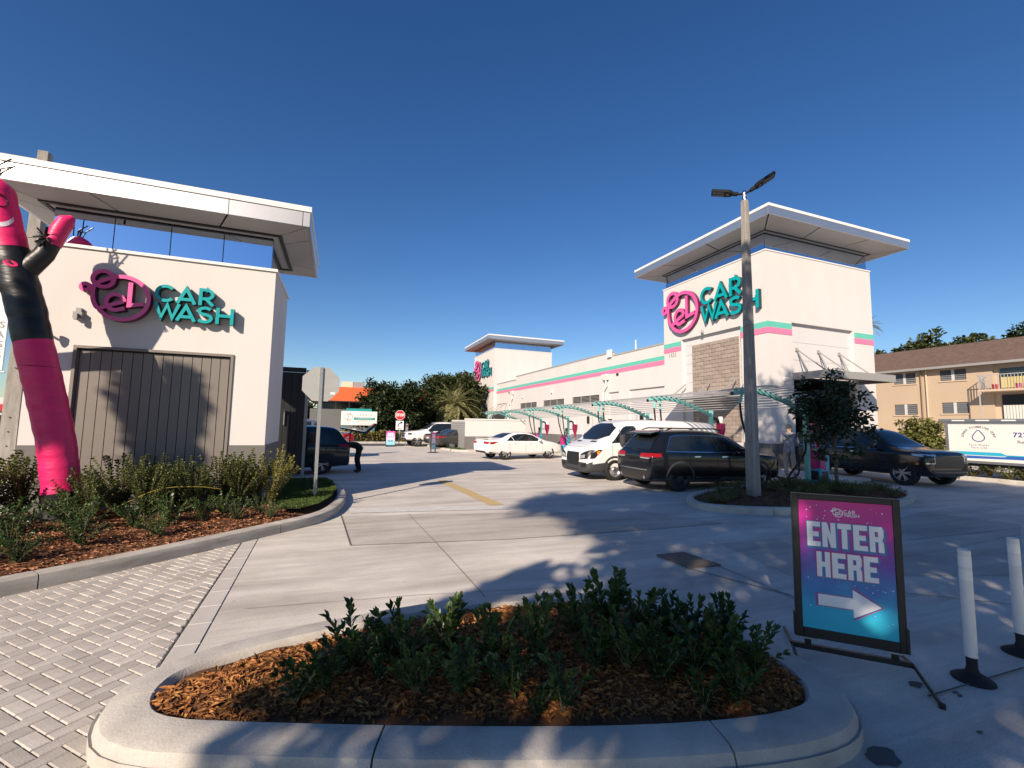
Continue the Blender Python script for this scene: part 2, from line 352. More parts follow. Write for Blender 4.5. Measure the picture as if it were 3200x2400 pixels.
joint([(2830, 1690), (3200, 1650)], 0.012); joint([(2780, 1850), (3200, 1895)], 0.014); joint([(2900, 2180), (3200, 2090)], 0.014)
joint([(1500, 1452), (2000, 1500)], 0.012); joint([(1180, 1440), (1500, 1452)], 0.012)
joint([(1130, 1452), (1440, 1437)], 0.012); joint([(1640, 1530), (2120, 1500)], 0.010); joint([(760, 1905), (1300, 1862), (1760, 1838)], 0.006)
def stain(name, c): return mat(name, c, 0.9, fine=0.1)
for (cx, cy, rr) in [(2860, 2140, .05), (2985, 2165, .02), (3000, 2175, .016), (2750, 2365, .09), (2560, 2370, .05), (3060, 2290, .02)]:
    p = G(cx, cy); pl = [(p.x+rr*(1.5*math.cos(a))*random.uniform(.6, 1.1), p.y+rr*math.sin(a)*random.uniform(.5, 1.0)) for a in [i*math.pi/6 for i in range(12)]]
    sheet('oil_stain', pl, 0.005, stain('oil_stain_dark', (0.10, 0.095, 0.09)))
# drain grate
dq = [G(*p) for p in ((2055, 1738), (2135, 1729), (2249, 1768), (2155, 1776))]
dr = thing('drain_grate', 'rusty slotted drain grate set in the shaded concrete near the planted kerb island', 'drain', (0, 0, 0))
M_RUST = mat('rusty_iron', (0.19, 0.15, 0.115), 0.8, var=0.4, vs=20)
mb = MB(); c0 = [q+Vector((0, 0, .006)) for q in dq]; mb.add(c0, [(0, 1, 2, 3)]); mb.build('pit', M_JOINT, dr)
for i in range(4):
    a, b = dq[i], dq[(i+1) % 4]; MB().bar(a+Vector((0, 0, .012)), b+Vector((0, 0, .012)), .04, .014).build('frame_bar', M_RUST, dr)
for i in range(1, 12):
    t = i/12; a = dq[0].lerp(dq[3], t); b = dq[1].lerp(dq[2], t); MB().bar(a+Vector((0, 0, .014)), b+Vector((0, 0, .014)), .045, .012).build('bar', M_RUST, dr)
# ================================================================== pavers (herringbone at 45 degrees) and their border band
pf = struct(sheet('paver_walk', [(-9, -3), (outx(-3), -3), (outx(8.6), 8.6), (-9, 8.6)], -0.028, M_SAND))
BW = 0.205; A = 0.098
def inx(y): return outx(y)-BW
def inset(poly, d):
    n = len(poly); c = []
    for i in range(n):
        p0, p1, p2 = (Vector(poly[(i+k) % n]) for k in (-1, 0, 1)); a = (p1-p0).normalized(); b = (p2-p1).normalized()
        na = Vector((-a.y, a.x)); nb = Vector((-b.y, b.x)); nn = (na+nb); nn = nn/max(nn.length_squared, 1e-4)*2
        q = p1+nn*d; c.append((q.x, q.y))
    return c
def paver_mb(poly, ch=0.0065, z=0.0, zb=-0.024, gap=0.003):
    p0 = inset(poly, gap); p1 = inset(poly, gap+ch); n = len(poly); mb = MB()
    vs = [(x, y, zb) for x, y in p0]+[(x, y, z-ch*.9) for x, y in p0]+[(x, y, z) for x, y in p1]
    fs = [tuple(range(2*n, 3*n))]+[(k*n+i, k*n+(i+1) % n, (k+1)*n+(i+1) % n, (k+1)*n+i) for k in (0, 1) for i in range(n)]
    return mb.add(vs, fs)
def in_frame(p, mg=60):
    c = CM.transposed() @ (Vector(p)-CAM)
    if c.z > -0.05: return None
    x = CX+F_PX*c.x/-c.z; y = CY-F_PX*c.y/-c.z
    return (x, y) if -mg < x < 3200+mg and -mg < y < 2400+mg else None
cells = []; c45 = math.cos(R(45))
for i in range(-90, 90):
    for j in range(-90, 90):
        # herringbone: in every row j the pair repeats each 4 units, shifted by one unit per row
        k = (i-j) % 4
        if k == 0: cells.append((i, j, 2, 1))
        elif k == 3: cells.append((i, j, 1, 2))
        # k==1 is the 2nd half of the lying brick, k==3 the upper half of the standing one below
pav = []; x0r, y0r = -2.0, 4.6
for (i, j, wi, hj) in cells:
    q = []
    for (a, b) in ((i, j), (i+wi, j), (i+wi, j+hj), (i, j+hj)):
        a *= A; b *= A; q.append((x0r+(a-b)*c45, y0r+(a+b)*c45))
    cx = sum(p[0] for p in q)/4; cy = sum(p[1] for p in q)/4
    if cx > inx(cy)+.12 or cy > 8.3 or cy < 1.5 or cx < -5 : continue
    # behind the bed kerb? (kerb line from (-3.9,5.65) to (-.9,8.4))
    if cy > 5.62+ (cx+3.9)*0.80+0.35+.12: continue
    fr = in_frame((cx, cy, 0), 90)
    if not fr: continue
    # clip at the band
    r = []; 
    for a, b in zip(q, q[1:]+q[:1]):
        da = inx(a[1])-a[0]-.006; db = inx(b[1])-b[0]-.006
        if da >= 0: r.append(a)
        if (da >= 0) != (db >= 0):
            t = da/(da-db); r.append((a[0]+(b[0]-a[0])*t, a[1]+(b[1]-a[1])*t))
    if len(r) < 3: continue
    ar = abs(sum(r[k][0]*r[(k+1) % len(r)][1]-r[(k+1) % len(r)][0]*r[k][1] for k in range(len(r)))/2)
    if ar < 0.0015: continue
    pav.append((math.hypot(cx, cy), r, len(r) == 4 and ar > A*A*1.98, (cx, cy), wi))
pav.sort(key=lambda t: t[0])
whole = {}
rest = MB()
for n_, (d, r, full, c, wi) in enumerate(pav):
    if n_ < 300:
        dz = random.uniform(-.0015, .0015)
        if full:
            if wi not in whole: whole[wi] = paver_mb([(x-c[0], y-c[1]) for x, y in r]).mesh('paver', M_PAVE)
            o = obj('paver', whole[wi], pf); o.location = (c[0], c[1], dz)
        else:
            paver_mb([(x-c[0], y-c[1]) for x, y in r]).build('paver', M_PAVE, pf, loc=(c[0], c[1], dz))
    else:
        p = paver_mb(r, z=random.uniform(-.002, .002)); rest.add(p.v, p.f)
if rest.v: stuff(rest.build('far_pavers', M_PAVE, pf))
ys = [1.6]; 
while ys[-1] < 8.2: ys.append(ys[-1]+0.42)
bandp = struct(paver_mb([(inx(ys[0])+.006, ys[0]), (outx(ys[0])-.006, ys[0]), (outx(ys[1])-.006, ys[1]), (inx(ys[1])+.006, ys[1])], .006).build('border_band', M_BAND))
for a, b in zip(ys[1:], ys[2:]):
    mx = (inx(a)+outx(a))/2
    paver_mb([(inx(a)+.006-mx, 0), (outx(a)-.006-mx, 0), (outx(b)-.006-mx, b-a), (inx(b)+.006-mx, b-a)], .006, gap=.002).build('band_slab', M_BAND, bandp, loc=(mx, a, 0))
# ================================================================== kerbs
def kerb(name, path, wd, h, m, closed=False, seg=3.0, rad=0.03, slope=0.0, gap=0.012, z0=-0.02):
    """path = outer base line; the kerb body lies on the LEFT of the path direction. Pieces of about seg metres, joints between."""
    P = [Vector((p[0], p[1])) for p in path]; n = len(P)
    def nrm(i):
        a = (P[i]-P[i-1]) if (i or closed) else P[1]-P[0]; b = (P[(i+1) % n]-P[i]) if (i < n-1 or closed) else P[-1]-P[-2]
        t = (a.normalized()+b.normalized()).normalized(); nn = Vector((-t.y, t.x)); return nn/max(.6, nn.dot(Vector((-a.y, a.x)).normalized()))
    NN = [nrm(i) for i in range(n)]
    idx = list(range(n))+([0] if closed else [])
    prof = [(0, z0), (0, h*.55), (slope*.3, h-rad*1.4), (slope*.45+rad*.35, h-rad*.35), (slope*.6+rad, h), (wd-rad*.5, h+.004), (wd, h-rad*.6), (wd, z0)]
    pieces = []; cur = [idx[0]]; acc = 0
    for a, b in zip(idx, idx[1:]):
        cur.append(b); acc += (P[b]-P[a]).length
        if acc > seg: pieces.append(cur); cur = [b]; acc = 0
    if len(cur) > 1: pieces.append(cur)
    root = None
    for pc in pieces:
        vs = []; k = len(prof)
        for q, i in enumerate(pc):
            base = P[i].copy()
            if q == 0: base += (P[pc[1]]-P[i]).normalized()*gap/2
            if q == len(pc)-1: base += (P[pc[-2]]-P[i]).normalized()*gap/2
            for (o_, z_) in prof: p = base+NN[i]*o_; vs.append((p.x, p.y, z_))
        fs = [(a*k+b, (a+1)*k+b, (a+1)*k+(b+1) % k, a*k+(b+1) % k) for a in range(len(pc)-1) for b in range(k)]
        fs += [tuple(range(k)), tuple((len(pc)-1)*k+b for b in range(k))]
        mb = MB(); mb.add(vs, fs)
        if root is None: root = struct(mb.build(name, m, None, smooth=True, angle=40))
        else: mb.build('kerb_segment', m, root, smooth=True, angle=40)
    return root
def dens(p, n=3, closed=False): return chaikin(p, n, closed)
# left bed kerb (path so that the bed is on its left): from the far end towards the street
KL = dens([(-1.0, 14.3), (-0.35, 14.25), (0.12, 13.3), (0.25, 11.6), (0.16, 10.3), (-0.12, 9.1), (-0.9, 8.30), (-1.9, 7.35), (-2.5, 6.80), (-3.2, 6.25), (-4.6, 5.1), (-7.5, 3.2)], 2)
kerb('bed_kerb', KL[::-1], 0.20, 0.16, M_KERB2, seg=2.6)
# foreground island
KI = dens([(-1.30, 3.48), (-1.18, 3.95), (-0.7, 4.22), (0.1, 4.40), (1.2, 4.50), (2.4, 4.30), (3.16, 3.68), (3.43, 3.0), (3.36, 2.3), (3.08, 1.88), (2.6, 1.78), (1.7, 1.97), (0.6, 2.35), (-0.4, 2.74), (-1.10, 3.04)], 2, True)
kerb('island_kerb', KI[::-1][:], 0.29, 0.15, M_KERB, closed=True, seg=1.9, rad=.055, slope=.05)
# lamp island
KP = [tuple(G(*p)[:2]) for p in ((2150, 1560), (2143, 1578), (2190, 1597), (2320, 1607), (2480, 1612), (2640, 1606), (2790, 1590), (2868, 1572), (2850, 1552), (2740, 1530), (2600, 1516), (2400, 1520), (2230, 1540))]
KP = dens(KP, 2, True)
kerb('lamp_island_kerb', KP, 0.16, 0.15, M_KERB, closed=True, seg=2.5)
# kerb and walk along the vacuum row, by the low wall, and along the right-hand hedge
kerb('vacuum_walk_kerb', [(12.9, 10.4), (12.9, 36.0)][::-1], 0.15, 0.14, M_KERB, seg=40)
sheet('vacuum_walk', [(13.04, 10.6), (18.0, 10.6), (18.0, 14.5), (18.4, 36.0), (13.04, 36.0)], 0.142, M_LOT, th=.16)
kerb('gate_kerb', dens([(6.6, 36.0), (6.7, 31.0), (7.3, 28.6), (9.0, 28.0), (12.9, 28.0)], 2), 0.15, 0.14, M_KERB, seg=60)
KR = [tuple(G(*p)[:2]) for p in ((2870, 1470), (3000, 1497), (3110, 1507), (3260, 1522))]
kerb('hedge_kerb', KR, 0.15, 0.13, M_KERB, seg=60)
# ================================================================== planting beds: mulch, chips, grass
def inpoly(P, poly):
    x, y = P[:, 0], P[:, 1]; c = np.zeros(len(P), bool); n = len(poly); j = n-1
    for i in range(n):
        xi, yi = poly[i]; xj, yj = poly[j]
        c ^= ((yi > y) != (yj > y)) & (x < (xj-xi)*(y-yi)/(yj-yi+1e-12)+xi); j = i
    return c
def edgedist(P, poly):
    d = np.full(len(P), 1e9); n = len(poly)
    for i in range(n):
        a = np.array(poly[i]); b = np.array(poly[(i+1) % n]); ab = b-a; t = np.clip(((P-a)@ab)/(ab@ab+1e-12), 0, 1)
        d = np.minimum(d, np.linalg.norm(P-(a+t[:, None]*ab), axis=1))
    return d
def bed_height(poly, z0, hm, k=0.4):
    def f(P):
        P = np.atleast_2d(P).astype(float); ins = inpoly(P, poly); d = np.where(ins, edgedist(P, poly), 0)
        return z0+hm*(1-np.exp(-d/k))+0.012*np.sin(P[:, 0]*11+P[:, 1]*7)*np.cos(P[:, 1]*13-P[:, 0]*5)
    return f
def bed(name, poly, hf, m, step=0.1):
    xs = np.arange(min(p[0] for p in poly), max(p[0] for p in poly)+step, step); ys = np.arange(min(p[1] for p in poly), max(p[1] for p in poly)+step, step)
    X, Y = np.meshgrid(xs, ys); P = np.stack([X.ravel(), Y.ravel()], 1); Z = hf(P)
    nx, ny = len(xs), len(ys); V = np.column_stack([P, Z])
    q = np.array([(j*nx+i, j*nx+i+1, (j+1)*nx+i+1, (j+1)*nx+i) for j in range(ny-1) for i in range(nx-1)])
    c = P[q].mean(1); q = q[inpoly(c, poly)]
    o = fromnp(name, V, q, m); o.data.polygons.foreach_set('use_smooth', [True]*len(o.data.polygons)); return struct(o)
def sample(poly, n):
    lo = np.min(poly, 0); hi = np.max(poly, 0); out = np.zeros((0, 2))
    while len(out) < n:
        P = lo+rng.random((n*2, 2))*(hi-lo); out = np.concatenate([out, P[inpoly(P, poly)]])
    return out[:n]
def chipmat(name, cols):
    m = mat(name, cols[0], 0.9); t = m.node_tree; N = t.nodes; L = t.links; b = N['Principled BSDF']
    tc = N.new('ShaderNodeTexCoord'); n = N.new('ShaderNodeTexNoise'); n.inputs['Scale'].default_value = 31; n.inputs['Detail'].default_value = 2; L.new(tc.outputs['Object'], n.inputs['Vector'])
    rp = N.new('ShaderNodeValToRGB'); e = rp.color_ramp.elements; e[0].position = 0.28; e[0].color = cols[0]+(1,); e[1].position = 0.74; e[1].color = cols[-1]+(1,)
    for k, c in enumerate(cols[1:-1]): x = e.new(0.28+0.46*(k+1)/(len(cols)-1)); x.color = c+(1,)
    L.new(n.outputs[0], rp.inputs[0]); L.new(rp.outputs[0], b.inputs['Base Color']); return m
M_CHIP = chipmat('wood_chips', [(0.09, 0.030, 0.010), (0.26, 0.095, 0.028), (0.44, 0.19, 0.05), (0.60, 0.34, 0.11)])
M_CHIPR = chipmat('red_wood_chips', [(0.10, 0.036, 0.018), (0.28, 0.11, 0.05), (0.42, 0.19, 0.09), (0.50, 0.30, 0.17)])
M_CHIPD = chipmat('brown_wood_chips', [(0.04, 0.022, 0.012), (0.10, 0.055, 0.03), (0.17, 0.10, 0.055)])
def chips(name, poly, hf, n, lmin, lmax, m):
    P2 = sample(poly, n); Z = hf(P2); P = np.column_stack([P2, Z+rng.random(n)*0.018])
    a = rng.random(n)*2*np.pi; D = np.column_stack([np.cos(a), np.sin(a), rng.normal(0, .22, n)]); Nn = unit(np.column_stack([rng.normal(0, .45, n), rng.normal(0, .45, n), np.ones(n)]))
    L = lmin+(lmax-lmin)*rng.random(n)**2.2; V, Fc = leaf_arrays(P, D, Nn, L, L*(0.16+0.2*rng.random(n)), .15)
    return stuff(fromnp(name, V, Fc, m))
ISL = [tuple(p) for p in dens([(-1.08, 3.42), (-0.88, 3.70), (-0.4, 3.92), (0.3, 4.08), (1.2, 4.18), (2.2, 4.02), (2.9, 3.5), (3.18, 2.95), (3.15, 2.40), (3.0, 2.16), (2.62, 2.13), (1.75, 2.38), (0.7, 2.76), (-0.3, 3.12), (-0.92, 3.26)], 2, True)]
hISL = bed_height(ISL, 0.10, 0.16, 0.45)
bed('mulch_island', inset(ISL[::-1], -.13), hISL, M_MULCHB, .06)
tag(chips('wood_chip_mulch', ISL, hISL, 34000, .018, .095, M_CHIP), 'orange brown wood chip mulch heaped inside the foreground kerb island', 'mulch')
BED = [tuple(p) for p in dens([(-0.9, 14.0), (-0.3, 13.9), (-0.06, 13.0), (0.04, 11.6), (-0.06, 10.4), (-0.32, 9.3), (-1.05, 8.5), (-2.0, 7.55), (-2.62, 7.0), (-3.35, 6.45), (-4.75, 5.3), (-7.6, 3.4)], 2)]+[(-9, 3.5), (-9, 10.7), (-1.35, 10.7), (-1.3, 14.0)]
hBED = bed_height(BED, 0.10, 0.14, 0.8)
bed('mulch_bed', BED, hBED, M_MULCHB, .12)
BEDV = [(-0.62, 9.2), (-1.1, 8.55), (-2.0, 7.6), (-2.7, 7.0), (-3.4, 6.45), (-4.75, 5.35), (-5.2, 6.5), (-5.3, 10.4), (-1.3, 10.4), (-0.95, 9.6)]
tag(chips('red_wood_chip_mulch', BEDV, hBED, 26000, .03, .11, M_CHIPR), 'reddish wood chip mulch between the shrubs below the left building', 'mulch')
LAMPB = [tuple(p) for p in KP]
cx_, cy_ = np.mean(LAMPB, 0); LAMPB = [(cx_+(p[0]-cx_)*.97, cy_+(p[1]-cy_)*.93) for p in LAMPB]
hLAMP = bed_height(LAMPB, 0.09, 0.10, 0.5)
bed('mulch_lamp_island', LAMPB, hLAMP, M_MULCHB, .12)
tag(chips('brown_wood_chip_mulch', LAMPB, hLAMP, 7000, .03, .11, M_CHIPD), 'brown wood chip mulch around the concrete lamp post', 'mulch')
M_GRASS = leafmat('grass_blade', (0.035, 0.075, 0.012), (0.10, 0.16, 0.035), 0.6, .2)
def grass(name, poly, hf, n, hmin, hmax, label):
    P2 = sample(poly, n); P = np.column_stack([P2, hf(P2)-.01]); D = np.column_stack([rng.normal(0, .45, n), rng.normal(0, .45, n), np.ones(n)]); L = hmin+(hmax-hmin)*rng.random(n)
    V, Fc = leaf_arrays(P, D, rand_dirs(n), L, L*.11+.002, .1)
    return tag(stuff(fromnp(name, V, Fc, M_GRASS)), label, 'grass')
GR = [(-0.95, 9.25), (-0.62, 9.15), (-0.30, 9.6), (-0.08, 10.5), (0.0, 11.6), (-0.1, 13.0), (-0.3, 13.8), (-1.25, 13.8), (-1.3, 10.6), (-1.05, 10.0)]
sheet('lawn_patch', GR, 0.255, mat('turf_soil', (0.04, 0.06, 0.015), .95, var=.4, vs=9))
grass('grass', GR, lambda P: np.full(len(P), .255), 16000, .03, .075, 'short green lawn grass around the foot of the grey stop sign post')
# ================================================================== logo sign (raised letters), drawn once in metres of the small sign
def logo(name, label, T, k, d0, d1, group=None, root_loc=(0, 0, 0), single=None):
    """T(u, v, h): u to the right, v up from the ring's bottom, h out of the wall; k = scale"""
    root = None if single else thing(name, label, 'sign', root_loc, 0, group); off = Vector(root_loc); one = MB()
    def TT(a, b, c): return tuple(Vector(T((a+4.60)*k, (b-3.65)*k, c))-off)
    w1 = .072; w2 = .060; nst = [0]
    def part(nm, strokes, m, mr, wd):
        mb = one if single else MB()
        for q in strokes:
            cl = q[0] == 'c'; pts = q[1]; nst[0] += 1; mb.stroke(pts, wd, d0, d1+(.0015*(nst[0] % 7) if not single else .02*nst[0]), TT, closed=cl, side=1)
        return None if single else mb.build(nm, [m, mr], root)
    part('bubble_dot', [('c', arc(-4.495, 4.245, .062, .062, 0, 345, 18))], M_PINK, M_PINKR, .068)
    part('bubble_ring', [('c', arc(-4.245, 4.425, .155, .150, 0, 345, 24))], M_PINK, M_PINKR, w1)
    part('bubble_stroke', [('o', chaikin([(-4.385, 4.18), (-4.37, 4.30), (-4.28, 4.38), (-4.10, 4.47)], 2, False))], M_PINK, M_PINKR, w1)
    part('ring', [('o', arc(-3.94, 4.095, .41, .41, 112, -142, 48))], M_PINK, M_PINKR, w1)
    part('swash', [('o', chaikin([(-4.385, 4.20), (-4.37, 4.02), (-4.30, 3.86), (-4.24, 3.875), (-4.13, 3.93), (-3.91, 4.03)], 2, False))], M_PINK, M_PINKR, w1)
    part('letter_e', [('o', [(-3.91, 4.03)]+arc(-4.035, 4.005, .135, .150, 18, 300, 26)+[(-3.88, 3.90)])], M_PINK, M_PINKR, w1)
    part('letter_l', [('o', [(-3.825, 4.41), (-3.825, 3.965), (-3.60, 4.015)])], M_PINK, M_PINKR, w1)
    L2 = {'letter_c': [('o', arc(-3.27, 4.27, .145, .142, 42, 318, 24))],
          'letter_a': [('o', [(-3.075, 4.10), (-2.935, 4.40), (-2.785, 4.10)]), ('o', [(-3.02, 4.185), (-2.84, 4.185)])],
          'letter_r': [('o', [(-2.695, 4.10), (-2.695, 4.415), (-2.60, 4.415)]+arc(-2.60, 4.325, .105, .09, 90, -90, 12)+[(-2.67, 4.235)]), ('o', [(-2.60, 4.235), (-2.475, 4.10)])],
          'letter_w': [('o', [(-3.41, 4.08), (-3.315, 3.79), (-3.225, 4.05), (-3.135, 3.79), (-3.035, 4.08)])],
          'letter_a ': [('o', [(-3.06, 3.755), (-2.92, 4.05), (-2.77, 3.755)]), ('o', [(-3.00, 3.84), (-2.83, 3.84)])],
          'letter_s': [('o', arc(-2.60, 3.985, .10, .066, 30, 270, 14)+arc(-2.605, 3.845, .112, .074, 90, -150, 16)[1:])],
          'letter_h': [('o', [(-2.385, 3.75), (-2.385, 4.08)]), ('o', [(-2.135, 3.75), (-2.135, 4.08)]), ('o', [(-2.36, 3.92), (-2.16, 3.92)])]}
    for nm, st in L2.items(): part(nm.strip(), st, M_TEAL, M_TEALR, w2)
    if single: return one.build(name, [single[1], single[1]], single[0])
    return root
def roof_cap(p, x0, x1, y0, y1, zw, zb, zt, oh, seams_x, seams_y, glass_n, sink=0.9, drop=0.35):
    """flat floating roof: fascia panels, coping, soffit panels, inner underside and a glass clerestory between wall top zw and soffit"""
    X0, X1, Y0, Y1 = x0-oh, x1+oh, y0-oh, y1+oh; t = 0.05; g = .006
    xs = [X0]+seams_x+[X1]; ysm = [Y0]+seams_y+[Y1]; zc = zt-(zt-zb)*.27
    for a, b in zip(xs, xs[1:]):
        MB().box(a+g, b-g, Y0, Y0+t, zb, zc).build('fascia_panel', M_FASCIA, p); MB().box(a+g, b-g, Y1-t, Y1, zb, zc).build('fascia_panel', M_FASCIA, p)
    for a, b in zip(ysm, ysm[1:]):
        MB().box(X0, X0+t, a+g+(t if a == Y0 else 0), b-g-(t if b == Y1 else 0), zb, zc).build('fascia_panel', M_FASCIA, p)
        MB().box(X1-t, X1, a+g+(t if a == Y0 else 0), b-g-(t if b == Y1 else 0), zb, zc).build('fascia_panel', M_FASCIA, p)
    cp = MB(); e = .02
    cp.box(X0-e, X1+e, Y0-e, Y0+.12, zc+.004, zt); cp.box(X0-e, X1+e, Y1-.12, Y1+e, zc+.004, zt); cp.box(X0-e, X0+.12, Y0+.12, Y1-.12, zc+.004, zt); cp.box(X1-.12, X1+e, Y0+.12, Y1-.12, zc+.004, zt)
    cp.build('coping', M_CAP, p)
    MB().box(X0+.12, X1-.12, Y0+.12, Y1-.12, zt-.10, zt-.06).build('roof_deck', M_CAP, p)
    zi = zb-.05; gi = .07            # soffit inner edge, just outside the glass
    ix0, ix1, iy0, iy1 = x0-gi, x1+gi, y0-gi, y1+gi
    def quad(nm, q, m=M_SOFFIT): 
        q = [Vector(v) for v in q]; up = Vector((0, 0, .03)); MB().hexa(q+[v+up for v in q]).build(nm, m, p)
    def strip(A0, A1, B0, B1, cuts):
        for a, b in zip(cuts, cuts[1:]):
            a2 = a+.004; b2 = b-.004
            quad('soffit_panel', [A0.lerp(A1, a2), A0.lerp(A1, b2), B0.lerp(B1, b2), B0.lerp(B1, a2)])
    cx = [0]+[(s-X0)/(X1-X0) for s in seams_x if X0+oh < s < X1-oh]+[1]; cy = [0]+[(s-Y0)/(Y1-Y0) for s in seams_y if Y0+oh < s < Y1-oh]+[1]
    V = Vector; e = t+.004
    strip(V((X0+e, Y0+e, zb)), V((X1-e, Y0+e, zb)), V((ix0, iy0, zi)), V((ix1, iy0, zi)), cx); strip(V((X0+e, Y1-e, zb)), V((X1-e, Y1-e, zb)), V((ix0, iy1, zi)), V((ix1, iy1, zi)), cx)
    strip(V((X0+e, Y0+e, zb)), V((X0+e, Y1-e, zb)), V((ix0, iy0, zi)), V((ix0, iy1, zi)), cy); strip(V((X1-e, Y0+e, zb)), V((X1-e, Y1-e, zb)), V((ix1, iy0, zi)), V((ix1, iy1, zi)), cy)
    # dark channel
    ch = MB(); ch.box(x0-gi, x1+gi, y0-gi, y0, zi-.03, zi+.02); ch.box(x0-gi, x1+gi, y1, y1+gi, zi-.03, zi+.02); ch.box(x0-gi, x0, y0, y1, zi-.03, zi+.02); ch.box(x1, x1+gi, y0, y1, zi-.03, zi+.02)
    ch.build('dark_channel', M_DARKF, p)
    # inner underside: sinks towards the middle
    jx0, jx1, jy0, jy1 = x0+sink, x1-sink, y0+sink, y1-sink; zj = zi-drop
    quad('inner_soffit', [(x0, y0, zi), (x1, y0, zi), (jx1, jy0, zj), (jx0, jy0, zj)]); quad('inner_soffit', [(x0, y1, zi), (x1, y1, zi), (jx1, jy1, zj), (jx0, jy1, zj)])
    quad('inner_soffit', [(x0, y0, zi), (x0, y1, zi), (jx0, jy1, zj), (jx0, jy0, zj)]); quad('inner_soffit', [(x1, y0, zi), (x1, y1, zi), (jx1, jy1, zj), (jx1, jy0, zj)])
    quad('inner_soffit', [(jx0, jy0, zj), (jx1, jy0, zj), (jx1, jy1, zj), (jx0, jy1, zj)])
    gz0, gz1 = zw+.01, zi-.03; gt = .012; di = .10
    for i in range(glass_n[0]):
        a = x0+di+(x1-x0-2*di)*i/glass_n[0]+.008; b = x0+di+(x1-x0-2*di)*(i+1)/glass_n[0]-.008
        MB().box(a, b, y0+di, y0+di+gt, gz0, gz1).build('clerestory_pane', M_CLERE, p); MB().box(a, b, y1-di-gt, y1-di, gz0, gz1).build('clerestory_pane', M_CLERE, p)
    for i in range(glass_n[1]):
        a = y0+di+.02+(y1-y0-2*di-.04)*i/glass_n[1]+.008; b = y0+di+.02+(y1-y0-2*di-.04)*(i+1)/glass_n[1]-.008
        MB().box(x0+di, x0+di+gt, a, b, gz0, gz1).build('clerestory_pane', M_CLERE, p); MB().box(x1-di-gt, x1-di, a, b, gz0, gz1).build('clerestory_pane', M_CLERE, p)
# ================================================================== left building
YF = 10.5; BX0, BX1, BYB = -5.27, -1.42, 12.75
lb = thing('pay_building', 'small white stucco building with grey board door, floating silver roof and pink and teal sign', 'building', (0, 0, 0))
DX0, DX1, DZ = -4.63, -2.08, 3.17
w_ = MB(); w_.box(BX0, DX0, YF, YF+.25, 1.335, 5.0); w_.box(DX1, BX1, YF, YF+.25, 1.335, 5.0); w_.box(DX0, DX1, YF, YF+.25, DZ, 5.0)
w_.box(BX1-.25, BX1, YF+.25, BYB, 0, 5.0); w_.box(BX0, BX0+.25, YF+.25, BYB, 0, 5.0); w_.box(BX0+.25, BX1-.25, BYB-.25, BYB, 0, 5.0); w_.box(BX0+.25, BX1-.25, YF+.25, BYB-.25, 4.8, 4.98)
w_.build('wall', M_WHITE, lb)
MB().box(BX0, DX0, YF-.012, YF+.25, 0, 1.333).build('base_band', M_GREYB, lb); b_ = MB(); b_.box(DX1, BX1+.012, YF-.012, YF+.25, 0, 1.333); b_.box(BX1+.002, BX1+.012, YF+.25, BYB, 0, 1.333); b_.build('base_band', M_GREYB, lb)
c_ = MB(); e = .035; c_.box(BX0-e, BX1+e, YF-e, YF+.28, 5.003, 5.06); c_.box(BX1-.28, BX1+e, YF+.28, BYB+e, 5.003, 5.06); c_.box(BX0-e, BX0+.28, YF+.28, BYB+e, 5.003, 5.06); c_.build('parapet_coping', M_CAP, lb)
dm = MB(); dm.box(DX0, DX0+.05, YF-.03, YF+.05, 0, DZ); dm.box(DX1-.05, DX1, YF-.03, YF+.05, 0, DZ); dm.box(DX0+.05, DX1-.05, YF-.03, YF+.05, DZ-.05, DZ)
door = dm.build('board_door', M_BOARD, lb)
MB().box(DX0+.05, DX1-.05, YF+.075, YF+.1, 0, DZ-.05).build('door_backing', M_DARKF, door)
n = 15; x = DX0+.075; bw = (DX1-DX0-.15)/n
MB().box(DX0+.05, DX0+.07, YF+.02, YF+.075, 0, DZ-.075).build('door_trim', M_BOARD, door); 
for i in range(n): MB().box(x+i*bw+.006, x+(i+1)*bw-.006, YF+.035, YF+.07, 0, DZ-.08).build('board', M_BOARD, door)
roof_cap(lb, BX0, BX1, YF, BYB, 5.06, 5.85, 6.27, .65, [-4.41, -2.23, -.91], [10.6, 12.65], (4, 2), .7, .22)
lg = MB(); lg.box(-4.66, -4.53, YF-.10, YF-.002, 3.66, 3.78); lg.box(-4.62, -4.57, YF-.16, YF-.10, 3.62, 3.74); lg.box(-4.64, -4.56, YF-.06, YF-.002, 3.78, 3.86); lg.build('wall_camera', M_GREYM, lb)
lg = MB(); lg.tube([(-4.98, YF, 3.32), (-4.98, YF-.12, 3.34)], .02); lg.lathe([(.02, -.02), (.05, .05), (.055, .14)], 12, (-4.98, YF-.2, 3.30)); lg.build('wall_spotlight', M_GREYM, lb)
logo('wall_sign', 'raised pink emblem and teal CAR WASH letters above the grey board door', lambda u, v, h: (-4.60+u, YF-h, 3.65+v), 1.0, .03, .16, root_loc=(-3.4, YF, 3.65))
# dark gate leaf beside it
M_GATE = mat('black_metal_gate', (0.012, 0.013, 0.015), .5, var=.2, vs=2)
gt = thing('black_gate', 'tall black metal board gate standing behind the small white building', 'gate', (-4.62, 16.45, 0), 0)
for i in range(17): MB().box(.02+i*.205, .02+i*.205+.195, -.02, .02, .12, 3.45).build('gate_board', M_GATE, gt)
MB().box(0, 3.5, .024, .03, .1, 3.46).build('backing', M_GATE, gt); MB().box(0, 3.5, -.045, -.022, 3.46, 3.62).build('top_rail', M_GATE, gt); MB().box(0, 3.5, .032, .06, .3, .4).build('rail', M_GATE, gt); MB().box(3.51, 3.6, -.05, .05, 0, 3.55).build('post', M_GREYM, gt)
MB().box(2.9, 2.93, -.10, -.06, 1.7, 2.2).build('handle', M_ALU, gt)
